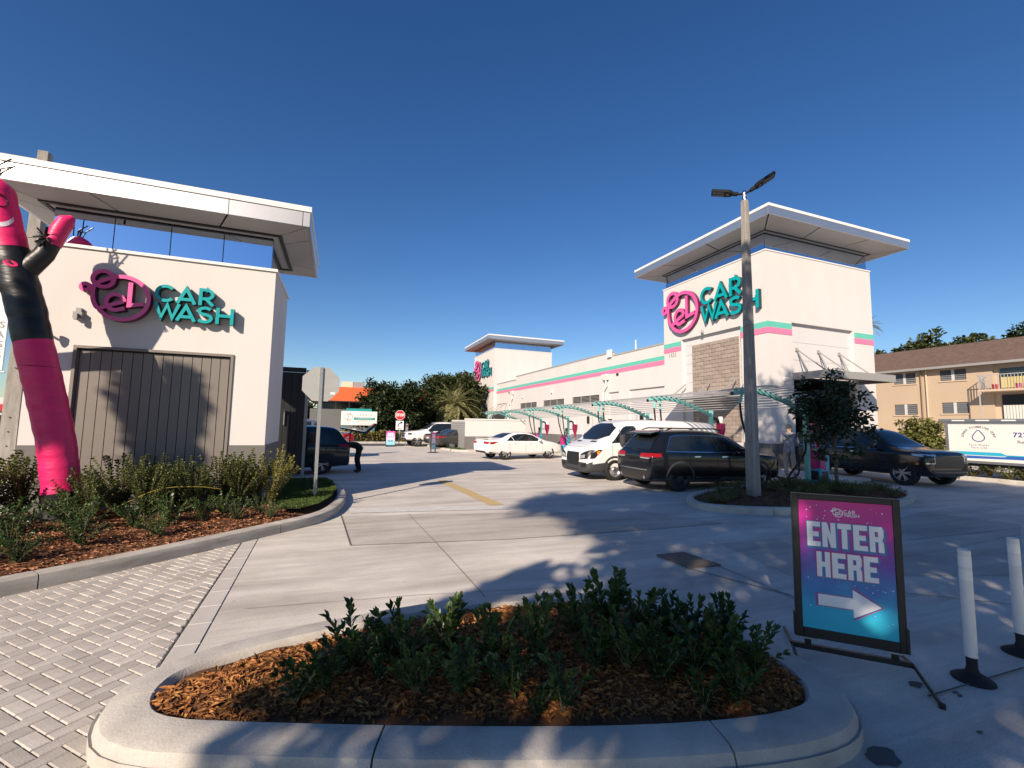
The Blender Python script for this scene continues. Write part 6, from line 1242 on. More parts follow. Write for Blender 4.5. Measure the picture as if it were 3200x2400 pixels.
def arch_mesh(bvh, wx, wr, r0, r1, k, off):
    vs = []
    for i in range(23):
        a = R(-10+200*i/22)
        for r in (r0, r1):
            x = wx+(wr+r)*math.cos(a); z = wr+(wr+r)*math.sin(a); sg = 1 if k == 'L' else -1; h = bvh.ray_cast(Vector((x, 4*sg, z)), Vector((0, -sg, 0)))
            vs.append(h[0]+Vector((0, sg*off, 0)) if h[0] is not None else (Vector(vs[-1]) if vs else Vector((x, .9*sg, z))))
    return MB().add(vs, [(2*i, 2*i+1, 2*i+3, 2*i+2) for i in range(22)]).mesh('arch', M_CLAD, True)
def wheel_meshes(r, wd, spokes, mrim, style):
    t = MB().lathe([(r*.66, -wd/2), (r*.93, -wd/2), (r, -wd*.36), (r, wd*.36), (r*.93, wd/2), (r*.66, wd/2)], 32, axis='y', caps=False); tm_ = t.mesh('tyre', M_TYRE, True, 30)
    rr = r*.67; m = MB()
    if style == 'steel':
        m.lathe([(rr, -wd*.5), (rr*.97, -wd*.40), (rr*.80, -wd*.22), (rr*.62, -wd*.30), (rr*.40, -wd*.42), (rr*.36, -wd*.47), (rr*.05, -wd*.48)], 28, axis='y', caps=False)
        for i in range(8): a = i*math.pi/4; m.lathe([(.018, -wd*.36), (.018, -wd*.30)], 8, (rr*.52*math.cos(a), 0, rr*.52*math.sin(a)), 'y')
    else:
        m.lathe([(rr, -wd*.5), (rr*.96, -wd*.46), (rr*.93, -wd*.2), (rr*.93, wd*.3)], 28, axis='y', caps=False); m.lathe([(rr*.22, -wd*.42), (rr*.18, -wd*.46), (rr*.02, -wd*.46)], 16, axis='y')
        for i in range(spokes):
            a = i*2*math.pi/spokes; 
            for da in ((-.09, .09) if style == 'split' else (0,)):
                p0 = (rr*.15*math.cos(a+da), -wd*.40, rr*.15*math.sin(a+da)); p1 = (rr*.95*math.cos(a+da*1.6), -wd*.43, rr*.95*math.sin(a+da*1.6)); m.bar(p0, p1, .05 if style != 'split' else .03, .035)
    rm = m.mesh('rim', mrim, True, 40); bk = MB().lathe([(rr*.92, -.02), (.01, -.02)], 24, axis='y', caps=False).mesh('brake_disc', M_STEELB); return tm_, rm, bk
def car(name, label, cat, st, paintm, loc, rz, wheels, wr, decals, extras=None, clad=None, wwd=.24, spokes=6, mrim=None, style='spoke', well=.07, rim_by=None):
    """st = body stations from tail (x=0) to nose; origin = middle of the wheelbase on the ground; nose towards local +x"""
    xc = sum(wheels)/2; st = [(s[0]-xc,)+tuple(s[1:]) for s in st]; root = thing(name, label, cat, loc, rz)
    sm = shell_mesh(st); sm.materials.clear(); sm.materials.append(paintm); sm.materials.append(M_CLAD if clad else M_SEAM); sm.materials.append(M_SEAM)
    bm = bmesh.new(); bm.from_mesh(sm); bvh = BVHTree.FromBMesh(bm)
    for f in bm.faces:
        f.material_index = 0; f.smooth = True; c = f.calc_center_median()
        if clad and clad(c.x+xc, c.y, c.z): f.material_index = 1
    bm.to_mesh(sm); bm.free()
    body = obj('body', sm, root); W = max(s[5] for s in st)
    cu = MB()
    for wx in wheels:
        for s in (-1, 1): cu.lathe([(wr+well, s*(W-.34)), (wr+well, s*(W+.4))], 28, (wx-xc, 0, wr), 'y')
    cm = cu.mesh('cut', [M_SEAM, M_SEAM, M_SEAM]); cm.polygons.foreach_set('material_index', [2]*len(cm.polygons)); co = bpy.data.objects.new('cut', cm); COL.objects.link(co)
    md = body.modifiers.new('b', 'BOOLEAN'); md.object = co; md.operation = 'DIFFERENCE'; md.solver = 'EXACT'; nm = eval_mesh(body); body.modifiers.clear(); body.data = nm; bpy.data.objects.remove(co)
    nm.set_sharp_from_angle(angle=R(48))
    for wx in wheels:
        for s in (-1, 1):
            mr = mrim or M_SILV; sty = style
            if rim_by and (wx, s) in rim_by: mr, sty = rim_by[(wx, s)]
            key = (wr, wwd, spokes, mr.name, sty)
            if key not in WCACHE: WCACHE[key] = wheel_meshes(wr, wwd, spokes, mr, sty)
            tm_, rm, bk = WCACHE[key]; wo = obj('wheel', tm_, root); wo.location = (wx-xc, s*(W-wwd/2-.012), wr)
            if s > 0: wo.rotation_euler.z = math.pi
            obj('rim', rm, wo); obj('brake_disc', bk, wo)
    for dc in decals:
        nm_, kind, poly, m = dc[:4]; off = dc[4] if len(dc) > 4 else .006; sub = dc[5] if len(dc) > 5 else 0
        if kind == 'A':
            for k in 'LR': obj(nm_, arch_mesh(bvh, poly[0]-xc, *poly[1:], k, off), root)
            continue
        if sub: poly = chaikin(poly, sub, True)
        ks = ('L', 'R') if kind == 'S' else (kind,)
        if kind in ('S', 'L', 'R', 'T'): poly = [(a-xc, b) for a, b in poly]
        if kind in ('Fm', 'Bm'):
            for sg in (1, -1):
                me = decal_mesh(bvh, [(a*sg, b) for a, b in poly], kind[0], off); me.materials.append(m); obj(nm_, me, root)
            continue
        for k in ks: me = decal_mesh(bvh, poly, k, off); me.materials.append(m); obj(nm_, me, root)
    if extras: extras(root, xc, bvh)
    return root
WCACHE = {}
def vline(x, z0, z1, lean=0.0, w_=.010): return [(x, z0), (x+w_, z0), (x+w_+lean, z1), (x+lean, z1)]
def hline(x0, x1, z, w_=.010): return [(x0, z), (x1, z), (x1, z+w_), (x0, z+w_)]
def mirrors(root, xc, x, y, z, m, s=(.16, .22, .18)):
    for sg in (-1, 1):
        mb = MB(); mb.box(x-xc-s[0]/2, x-xc+s[0]/2, sg*y-(s[1]/2), sg*y+(s[1]/2), z-s[2]/2, z+s[2]/2); mb.build('mirror', m, root, bevel=.04)
# ---- black SUV (rear three-quarter) -------------------------------------------------
P_BLK = paint('black_car_paint', (.006, .007, .009), .22)
JST = [(0.00, 0.37, .96, 1.04, .80, .86, .78), (0.03, 0.29, 1.03, 1.10, .88, .92, .82), (0.10, 0.26, 1.06, 1.16, .92, .94, .80), (0.22, 0.27, 1.08, 1.32, .93, .945, .74), (0.45, 0.25, 1.10, 1.64, .95, .965, .68), (0.62, 0.24, 1.11, 1.73, .955, .97, .68), (1.1, 0.23, 1.11, 1.765, .96, .975, .68), (1.9, 0.21, 1.09, 1.775, .96, .97, .69), (2.6, 0.21, 1.07, 1.745, .96, .97, .68), (3.0, 0.21, 1.06, 1.63, .96, .965, .68), (3.45, 0.21, 1.05, 1.36, .96, .96, .71), (3.78, 0.21, 1.05, 1.13, .96, .955, .80), (4.15, 0.23, 1.03, 1.09, .95, .945, .80), (4.50, 0.25, 1.0, 1.06, .94, .93, .78), (4.70, 0.27, .96, 1.02, .90, .90, .74), (4.79, 0.31, .90, .96, .84, .84, .70), (4.82, 0.39, .82, .88, .78, .78, .64)]
def jeep_x(root, xc, bvh):
    mirrors(root, xc, 3.18, 1.06, 1.17, P_BLK); MB().hexa([(x-xc, y, z) for x, y, z in ((.20, -.62, 1.63), (.55, -.64, 1.70), (.55, .64, 1.70), (.20, .62, 1.63), (.20, -.62, 1.67), (.55, -.64, 1.745), (.55, .64, 1.745), (.20, .62, 1.67))]).build('spoiler', P_BLK, root, bevel=.015)
    for sg in (-1, 1): MB().tube([(x-xc, sg*.60, z) for x, z in ((.75, 1.76), (.95, 1.82), (2.5, 1.82), (2.75, 1.76))], .02, 8).build('roof_rail', M_CHROME if 0 else M_BLACK, root, smooth=True)
    MB().box(.95-xc, 1.10-xc, -.02, .02, 1.78, 1.84).build('antenna_fin', M_BLACK, root, bevel=.01)
    text('badge', 'Jeep', .11, M_CHROME, root, plane_m((.035-xc, .36, 1.03), (0, -1, 0)), bold=.003, extrude=.003); text('plate_text', 'RFX 7B2', .075, M_GREYM, root, plane_m((-.004-xc, .0, .845), (0, -1, 0)), extrude=.001)
    MB().box(.008-xc, .03-xc, -.16, .16, .77, .92).build('licence_plate', M_PLATE, root)
    for sg in (-1, 1): MB().lathe([(.045, -.05), (.05, .06)], 12, (.0-xc+.02, sg*.6, .40), 'x').build('exhaust_tip', M_CHROME, root)
    MB().bar((.02-xc, -.30, 1.15), (.10-xc, .15, 1.19), .02, .02).build('wiper', M_BLACK, root)
jwin = [(0.52, 1.165), (3.40, 1.115), (3.32, 1.20), (2.80, 1.545), (2.3, 1.60), (1.1, 1.60), (0.80, 1.555)]
def grow(p, d): c = [sum(q[i] for q in p)/len(p) for i in (0, 1)]; return [(q[0]+d*(1 if q[0] > c[0] else -1), q[1]+d*(1 if q[1] > c[1] else -1)) for q in p]
JD = [('arch_trim', 'A', (.95, .385, .05, .115), M_CLAD, .012), ('arch_trim', 'A', (3.865, .385, .05, .115), M_CLAD, .012), ('window_trim', 'S', grow(jwin, .028), M_CHROME, .004), ('side_window', 'S', jwin, M_GLASS, .009), ('rear_window', 'B', [(-.68, 1.19), (.68, 1.19), (.60, 1.53), (-.60, 1.53)], M_GLASS, .008), ('windscreen', 'F', [(-.80, 1.16), (.80, 1.16), (.62, 1.62), (-.62, 1.62)], M_GLASS, .008),
      ('tail_lamp', 'Bm', [(.38, .975), (.93, .985), (.935, 1.09), (.42, 1.085)], M_TAIL, .010), ('tail_lamp_side', 'S', [(0.08, .985), (.34, 1.0), (.30, 1.09), (.08, 1.085)], M_TAIL, .010), ('reverse_lamp', 'Bm', [(.42, .935), (.80, .935), (.86, .972), (.39, .972)], M_HEADL, .010), ('bumper_chrome', 'B', [(-.72, .60), (.72, .60), (.72, .63), (-.72, .63)], M_CHROME, .010),
      ('door_gap', 'S', vline(1.30, .42, 1.12), M_SEAM, .003), ('door_gap', 'S', vline(2.28, .40, 1.10), M_SEAM, .003), ('door_gap', 'S', vline(3.38, .42, 1.08), M_SEAM, .003), ('window_pillar', 'S', vline(2.22, 1.13, 1.60, -.05, .09), M_BLACK, .012), ('door_handle', 'S', [(1.42, .98), (1.66, .985), (1.66, 1.02), (1.42, 1.015)], M_CHROME, .03, 1), ('door_handle', 'S', [(2.42, .97), (2.66, .975), (2.66, 1.01), (2.42, 1.005)], M_CHROME, .03, 1), ('sill_trim', 'S', hline(1.5, 3.3, .40, .02), M_CHROME, .006), ('head_lamp', 'Fm', [(.50, .86), (.84, .88), (.84, .97), (.50, .96)], M_HEADL, .006), ('tailgate_gap', 'B', hline(-.66, .66, .66, .012), M_SEAM, .003)]
j0 = Vector(tuple(G(2120, 1536)[:2])+(0,)); hd_j = R(-3.0); jd = Vector((math.cos(hd_j), math.sin(hd_j), 0)); jl = Vector((-jd.y, jd.x, 0))
car('parked_suv', 'black SUV seen from behind in the shaded vacuum bay next to the lamp post', 'car', JST, P_BLK, tuple(j0+jd*1.457+jl*.86), hd_j, (.95, 3.865), .385, JD, jeep_x, clad=lambda x, y, z: z < .36, style='split', spokes=5, rim_by={(.95, -1): (M_STEELB, 'steel'), (.95, 1): (M_STEELB, 'steel')})
# ---- white van ------------------------------------------------------------------------
P_WHT = paint('white_car_paint', (.78, .77, .75), .3)
VST = [(0.02, 0.38, 1.25, 1.75, .86, .90, .72), (0.10, 0.30, 1.30, 2.02, .96, .98, .82), (0.5, 0.26, 1.30, 2.07, .99, 1.02, .84), (1.5, 0.24, 1.30, 2.09, 1.0, 1.03, .85), (3.2, 0.24, 1.30, 2.10, 1.0, 1.03, .85), (4.0, 0.24, 1.28, 2.09, 1.0, 1.03, .84), (4.45, 0.24, 1.27, 2.03, 1.0, 1.02, .82), (4.72, 0.24, 1.26, 1.86, 1.0, 1.01, .82), (5.02, 0.24, 1.24, 1.58, .99, 1.0, .84), (5.25, 0.24, 1.20, 1.37, .99, .99, .86), (5.50, 0.24, 1.15, 1.27, .99, .98, .84), (5.76, 0.24, 1.06, 1.17, .97, .95, .80), (5.90, 0.25, .98, 1.08, .93, .90, .74), (5.96, 0.27, .90, .99, .88, .85, .68), (5.98, 0.32, .80, .88, .82, .79, .62)]
vwin = [(3.95, 1.34), (5.06, 1.26), (4.88, 1.40), (4.50, 1.80), (4.36, 1.86), (4.05, 1.87), (3.97, 1.80)]
def van_x(root, xc, bvh):
    mirrors(root, xc, 4.72, 1.16, 1.40, M_CLAD, (.14, .20, .34)); MB().box(4.35-xc, 4.5-xc, -.03, .03, 2.07, 2.12).build('antenna_fin', M_BLACK, root, bevel=.01)
    mb = MB(); mb.lathe([(.001, .0), (.085, .0), (.085, .012)], 20, (0, 0, 0), 'x'); o = mb.build('emblem', mat('blue_oval', (.03, .06, .22), .3), root); o.location = (5.985-xc, 0, .78); o.scale = (1, 1, .45); text('emblem_script', 'Ford', .065, M_CHROME, root, plane_m((6.0-xc, 0, .78), (0, 1, 0)), extrude=.001)
    for z in (.34, .40): MB().box(5.95-xc, 5.985-xc, -.42, .42, z, z+.03).build('lower_grille_bar', M_BLACK, root)
VD = [('arch_trim', 'A', (4.93, .36, .05, .12), M_CLAD, .012), ('side_window', 'S', vwin, M_GLASS, .010), ('window_divider', 'S', vline(4.62, 1.30, 1.74, -.0, .03), M_CLAD, .014), ('windscreen', 'F', [(-.86, 1.36), (.86, 1.36), (.74, 1.95), (-.74, 1.95)], M_GLASS, .010, 1), ('grille', 'F', [(-.36, .50), (.36, .50), (.44, .70), (.40, .94), (-.40, .94), (-.44, .70)], M_BLACK, .014), ('head_lamp_housing', 'Fm', [(.50, .70), (.88, .74), (.955, 1.02), (.90, 1.04), (.52, .88)], M_BLACK, .012), ('head_lamp', 'Fm', [(.54, .73), (.78, .76), (.78, .88), (.55, .84)], M_HEADL, .018), ('head_lamp_side', 'S', [(5.42, 1.04), (5.72, .76), (5.88, .74), (5.84, .92), (5.55, 1.05)], M_BLACK, .012), ('turn_lamp', 'S', [(5.50, .96), (5.62, .86), (5.64, .98), (5.52, 1.02)], M_AMB, .016), ('fog_surround', 'Fm', [(.52, .44), (.84, .46), (.84, .58), (.52, .56)], M_BLACK, .008), ('hood_vent', 'T', [(5.38, .28), (5.48, .28), (5.46, .60), (5.36, .60)], M_BLACK, .006), ('hood_vent', 'T', [(5.40, -.60), (5.50, -.60), (5.52, -.28), (5.42, -.28)], M_BLACK, .006), ('door_gap', 'S', vline(3.88, .55, 1.86), M_SEAM, .003), ('door_gap', 'S', vline(5.02, .55, 1.24), M_SEAM, .003), ('door_gap', 'S', vline(2.35, .55, 1.9), M_SEAM, .003), ('door_handle', 'S', [(4.0, 1.08), (4.22, 1.08), (4.22, 1.13), (4.0, 1.13)], M_CLAD, .02), ('hood_gap', 'F', [(-.78, 1.115), (.78, 1.115), (.78, 1.122), (-.78, 1.122)], M_SEAM, .002)]
vf = Vector(tuple(G(1915, 1501)[:2])+(0,)); hv = R(180+1.5); vd = Vector((math.cos(hv), math.sin(hv), 0)); vl = Vector((-vd.y, vd.x, 0))
car('cargo_van', 'white cargo van with grey bumper facing out of the vacuum bay behind the black SUV', 'van', VST, P_WHT, tuple(vf-vd*1.875-vl*.88), hv, (1.18, 4.93), .36, VD, van_x, clad=lambda x, y, z: (z < .60 and x > 5.2) or z < .42, style='steel', mrim=M_SILV, wwd=.22)
# ---- white sedan -------------------------------------------------------------------------
SST = [(0.00, .42, .84, .94, .72, .80, .70), (0.03, .36, .90, 1.0, .78, .85, .74), (0.12, .32, .93, 1.05, .84, .885, .76), (0.32, .30, .92, 1.06, .87, .90, .76), (0.75, .27, .94, 1.08, .89, .905, .74), (1.0, .25, .945, 1.17, .895, .91, .64), (1.35, .24, .95, 1.33, .90, .91, .60), (1.75, .23, .95, 1.43, .90, .91, .60), (2.3, .22, .94, 1.465, .90, .91, .61), (2.75, .22, .93, 1.43, .90, .91, .60), (3.1, .22, .92, 1.29, .90, .905, .61), (3.5, .22, .91, 1.09, .90, .905, .68), (3.75, .23, .90, .985, .895, .90, .74), (4.2, .24, .86, .92, .885, .88, .74), (4.55, .26, .77, .84, .85, .83, .70), (4.74, .28, .70, .76, .79, .77, .62), (4.83, .32, .62, .68, .72, .70, .56), (4.86, .38, .55, .60, .64, .63, .50)]
swin = [(1.12, .985), (3.42, .965), (3.30, 1.03), (2.85, 1.27), (2.4, 1.345), (1.9, 1.335), (1.5, 1.24)]
def sed_x(root, xc, bvh): mirrors(root, xc, 3.12, .99, 1.02, P_WHT, (.13, .18, .12)); MB().hexa([(x-xc, y, z) for x, y, z in ((.03, -.62, 1.07), (.24, -.60, 1.07), (.24, .60, 1.07), (.03, .62, 1.07), (.0, -.64, 1.115), (.2, -.60, 1.09), (.2, .60, 1.09), (.0, .64, 1.115))]).build('spoiler', P_WHT, root)
SDD = [('side_window', 'S', swin, M_GLASS, .008), ('window_pillar', 'S', vline(2.30, .97, 1.345, -.03, .05), M_BLACK, .011), ('window_pillar', 'S', vline(1.55, .98, 1.25, -.1, .035), P_WHT, .011), ('rear_window', 'B', [(-.62, 1.13), (.62, 1.13), (.50, 1.38), (-.50, 1.38)], M_GLASS, .008), ('windscreen', 'F', [(-.68, 1.02), (.68, 1.02), (.54, 1.38), (-.54, 1.38)], M_GLASS, .008), ('tail_lamp', 'Bm', [(.40, .84), (.84, .82), (.88, .93), (.44, .96)], M_TAIL, .008), ('tail_lamp_side', 'S', [(.10, .82), (.32, .83), (.58, .93), (.30, .94), (.12, .92)], M_TAIL, .010), ('licence_plate', 'B', [(-.16, .70), (.16, .70), (.16, .82), (-.16, .82)], M_PLATE, .01), ('diffuser', 'B', [(-.62, .36), (.62, .36), (.55, .46), (-.55, .46)], M_BLACK, .01), ('diffuser_side', 'S', [(.08, .36), (.55, .28), (.5, .36), (.1, .44)], M_BLACK, .006), ('door_gap', 'S', vline(1.32, .36, .95, -.1), M_SEAM, .003), ('door_gap', 'S', vline(2.28, .32, .95), M_SEAM, .003), ('door_gap', 'S', vline(3.36, .36, .92), M_SEAM, .003), ('door_handle', 'S', [(1.48, .83), (1.70, .84), (1.70, .87), (1.48, .86)], P_WHT, .03, 1), ('door_handle', 'S', [(2.44, .82), (2.66, .83), (2.66, .86), (2.44, .85)], P_WHT, .03, 1), ('head_lamp', 'Fm', [(.42, .60), (.70, .66), (.72, .74), (.44, .70)], M_HEADL, .006), ('grille', 'F', [(-.5, .40), (.5, .40), (.45, .56), (-.45, .56)], M_BLACK, .008)]
s0 = Vector(tuple(G(1577.6, 1437)[:2])+(0,)); hs_ = R(10); sd_ = Vector((math.cos(hs_), math.sin(hs_), 0)); sl_ = Vector((-sd_.y, sd_.x, 0))
car('sedan', 'white sedan parked nose in under the teal canopy in front of the low wall', 'car', SST, P_WHT, tuple(s0+sd_*1.39+sl_*.80), hs_, (1.05, 3.83), .335, SDD, sed_x, style='split', spokes=5, wwd=.21)
# ---- dark full-size SUV leaving the tunnel --------------------------------------------------
P_NVY = paint('very_dark_blue_car_paint', (.006, .008, .012), .2)
TST = [(0.02, 0.54, 1.05, 1.3, .80, .86, .70), (0.10, 0.40, 1.12, 1.68, .94, .96, .78), (0.35, 0.34, 1.16, 1.86, .98, 1.0, .76), (0.9, 0.32, 1.17, 1.91, 1.0, 1.02, .76), (2.2, 0.30, 1.15, 1.92, 1.0, 1.02, .77), (3.0, 0.30, 1.14, 1.87, 1.0, 1.02, .76), (3.35, 0.30, 1.13, 1.73, 1.0, 1.02, .76), (3.75, 0.30, 1.12, 1.44, 1.0, 1.01, .80), (4.05, 0.30, 1.12, 1.25, 1.0, 1.01, .88), (4.5, 0.32, 1.10, 1.20, 1.0, 1.0, .86), (4.84, 0.32, 1.10, 1.18, .99, .985, .86), (5.03, 0.32, 1.07, 1.14, .97, .96, .84), (5.11, 0.34, 1.02, 1.09, .93, .92, .80), (5.15, 0.40, .94, 1.0, .88, .87, .74)]
twin = [(0.55, 1.23), (3.80, 1.18), (3.68, 1.28), (3.25, 1.66), (2.8, 1.74), (1.0, 1.76), (.75, 1.70)]
def tah_x(root, xc, bvh):
    mirrors(root, xc, 3.6, 1.14, 1.28, P_NVY, (.16, .24, .2))
    for z in (.66, .80, .94): MB().box(5.10-xc, 5.162-xc, -.62, .62, z, z+.045).build('grille_bar', M_BLACK, root)
TD = [('side_window', 'S', twin, M_GLASS, .009), ('window_pillar', 'S', vline(2.45, 1.2, 1.74, -.04, .09), M_BLACK, .012), ('windscreen', 'F', [(-.86, 1.28), (.86, 1.28), (.70, 1.78), (-.70, 1.78)], M_GLASS, .009), ('grille', 'F', [(-.66, .62), (.66, .62), (.70, 1.0), (-.70, 1.0)], M_BLACK, .008), ('head_lamp', 'Fm', [(.60, 1.0), (.96, 1.02), (.98, 1.07), (.60, 1.06)], M_HEADL, .012), ('running_lamp', 'Fm', [(.70, .76), (.95, .76), (.95, .79), (.70, .79)], M_HEADL, .012), ('running_lamp', 'Fm', [(.67, .78), (.70, .76), (.70, .98), (.67, .98)], M_HEADL, .012), ('head_lamp_side', 'S', [(4.70, 1.02), (5.02, .98), (5.02, 1.03), (4.70, 1.06)], M_HEADL, .012), ('side_marker', 'S', [(4.80, .72), (4.9, .72), (4.9, .78), (4.80, .78)], M_AMB, .012), ('belt_trim', 'S', hline(.55, 3.8, 1.165, .02), M_CHROME, .008), ('door_gap', 'S', vline(2.4, .5, 1.16), M_SEAM, .003), ('door_gap', 'S', vline(3.65, .5, 1.12), M_SEAM, .003), ('bumper_lip', 'F', [(-.8, .50), (.8, .50), (.8, .56), (-.8, .56)], M_CLAD, .012), ('door_handle', 'S', [(2.55, 1.02), (2.8, 1.02), (2.8, 1.06), (2.55, 1.06)], M_CHROME, .03)]
w1_ = G(2828, 1516); w2_ = G(2942, 1513); ax_ = math.atan2(w2_.y-w1_.y, w2_.x-w1_.x); ht = ax_-math.pi/2; td = Vector((math.cos(ht), math.sin(ht), 0)); tl = Vector((-td.y, td.x, 0)); fa = Vector((w1_.x, w1_.y, 0))+tl*.86
car('large_suv', 'very dark blue full size SUV coming out of the wash tunnel behind the young tree', 'car', TST, P_NVY, tuple(fa-td*1.535), ht, (1.30, 4.38), .42, TD, tah_x, style='split', spokes=6, wwd=.27, mrim=M_SILV).scale = (1.02, 1.02, 1.03)
# ---- crossover with open tailgate on the left -------------------------------------------------
P_TEALD = paint('very_dark_teal_car_paint', (.006, .018, .022), .25)
CST = [(x*.94, a*.96, b*.93, c*.945, d*.94, e*.94, f*.94) for (x, a, b, c, d, e, f) in JST]
cwin = [(.62, 1.09), (3.15, 1.05), (3.0, 1.18), (2.6, 1.44), (2.0, 1.50), (1.2, 1.49), (.8, 1.42)]
def cro_x(root, xc, bvh):
    M = Matrix.Translation((.38-xc, 0, 1.60)) @ Matrix.Rotation(R(-12), 4, 'Y'); mb = MB(); mb.hexa([tuple(M @ Vector(p)) for p in ((-.95, -.62, -.02), (0, -.64, 0), (0, .64, 0), (-.95, .62, -.02), (-.95, -.58, .07), (0, -.60, .05), (0, .60, .05), (-.95, .58, .07))]); tg = mb.build('tailgate', P_TEALD, root, bevel=.03)
    M2 = M @ Matrix.Translation((-.93, 0, .02)) @ Matrix.Rotation(R(55), 4, 'Y'); mb = MB(); mb.hexa([tuple(M2 @ Vector(p)) for p in ((-.52, -.58, -.03), (0, -.62, -.03), (0, .62, -.03), (-.52, .58, -.03), (-.50, -.55, .06), (0, -.58, .06), (0, .58, .06), (-.50, .55, .06))]); mb.build('tailgate_lower', P_TEALD, tg, bevel=.03)
    for sg in (-1, 1): MB().tube([(.30-xc, sg*.60, 1.18), tuple(M @ Vector((-.45, sg*.58, -.02)))], .012, 6).build('gas_strut', M_BLACK, root)
    MB().box(-.01-xc, .02-xc, -.55, .55, .75, 1.45).build('boot_opening', M_SEAM, root); mirrors(root, xc, 2.95, .98, 1.1, P_TEALD)
CD = [('side_window', 'S', cwin, M_GLASS, .009), ('tail_lamp', 'Bm', [(.52, .94), (.88, .94), (.88, 1.04), (.56, 1.06)], M_TAIL, .01), ('tail_lamp_side', 'S', [(.05, .92), (.40, .98), (.12, 1.06)], M_TAIL, .01), ('door_gap', 'S', vline(1.25, .4, 1.06), M_SEAM, .003), ('door_gap', 'S', vline(2.2, .4, 1.04), M_SEAM, .003), ('windscreen', 'F', [(-.7, 1.1), (.7, 1.1), (.55, 1.48), (-.55, 1.48)], M_GLASS, .008)]
car('crossover', 'dark teal crossover with its tailgate raised behind the black gate', 'car', CST, P_TEALD, (-1.85, 17.95, 0), math.pi, (.92, 3.58), .36, CD, cro_x, style='split', spokes=5)
# ---- far vehicles -------------------------------------------------------------------------------
PST = [(0.02, .60, .95, 1.15, .86, .92, .86), (0.12, .52, 1.05, 1.32, .96, .98, .90), (1.6, .48, 1.08, 1.34, .98, 1.0, .92), (1.74, .48, 1.10, 1.36, .98, 1.0, .92), (1.80, .48, 1.12, 1.78, .98, 1.0, .74), (1.95, .48, 1.13, 1.92, .98, 1.0, .72), (2.6, .46, 1.13, 1.96, .98, 1.0, .74), (3.4, .46, 1.13, 1.90, .98, 1.0, .74), (3.7, .46, 1.13, 1.74, .98, 1.0, .74), (4.15, .46, 1.14, 1.38, .98, 1.0, .80), (4.35, .46, 1.15, 1.28, .98, 1.0, .88), (5.2, .46, 1.12, 1.21, .98, .99, .88), (5.6, .48, 1.07, 1.15, .96, .97, .86), (5.74, .50, 1.0, 1.08, .92, .93, .82), (5.79, .56, .92, .99, .87, .88, .78)]
pwin = [(2.0, 1.22), (4.05, 1.20), (3.95, 1.32), (3.6, 1.70), (3.3, 1.80), (2.1, 1.82)]
PD = [('side_window', 'S', pwin, M_GLASS, .009), ('window_pillar', 'S', vline(2.85, 1.2, 1.82, -.02, .08), M_BLACK, .012), ('windscreen', 'F', [(-.82, 1.36), (.82, 1.36), (.68, 1.82), (-.68, 1.82)], M_GLASS, .009), ('grille', 'F', [(-.6, .72), (.6, .72), (.62, 1.06), (-.62, 1.06)], M_CLAD, .009), ('head_lamp', 'Fm', [(.66, .90), (.95, .92), (.95, 1.06), (.66, 1.04)], M_HEADL, .01), ('head_lamp_side', 'S', [(5.3, .94), (5.62, .92), (5.6, 1.06), (5.35, 1.08)], M_CLAD, .01), ('front_bumper', 'F', [(-.9, .52), (.9, .52), (.9, .68), (-.9, .68)], M_CLAD, .012), ('tail_lamp', 'Bm', [(.80, .86), (.97, .86), (.97, 1.22), (.80, 1.22)], M_TAIL, .012), ('tail_lamp_side', 'S', [(.04, .86), (.2, .86), (.2, 1.22), (.04, 1.22)], M_TAIL, .012), ('door_gap', 'S', vline(2.85, .6, 1.18), M_SEAM, .003), ('door_gap', 'S', vline(4.0, .6, 1.16), M_SEAM, .003)]
car('pickup_truck', 'white crew cab pickup truck parked beyond the grey sedan at the lot exit', 'truck', PST, P_WHT, (7.45, 36.3, 0), math.pi+R(4), (1.22, 4.9), .40, PD, lambda r, xc, b: mirrors(r, xc, 3.95, 1.1, 1.3, M_BLACK), style='split', spokes=6, wwd=.26)
P_GRY = paint('dark_grey_car_paint', (.045, .043, .042), .3)
GD = [d for d in SDD if d[3] is not P_WHT]
car('sedan', 'dark grey sedan parked beside the slatted enclosure gate', 'car', SST, P_GRY, (8.6, 32.2, 0), R(12), (1.05, 3.83), .335, GD, None, style='split', spokes=7, wwd=.21)
car('sedan', 'black car half hidden behind the dark grey sedan by the pickup', 'car', SST, P_BLK, (8.6, 34.3, 0), R(14), (1.05, 3.83), .335, GD, None, style='split', spokes=7, wwd=.21)
P_SLT = paint('slate_grey_car_paint', (.10, .11, .13), .3)
car('pickup_truck', 'slate grey pickup with a glowing red tail lamp behind the open tailgate', 'truck', PST, P_SLT, (-2.3, 25.5, 0), math.pi, (1.22, 4.9), .40, PD, None, style='split', spokes=6, wwd=.26)
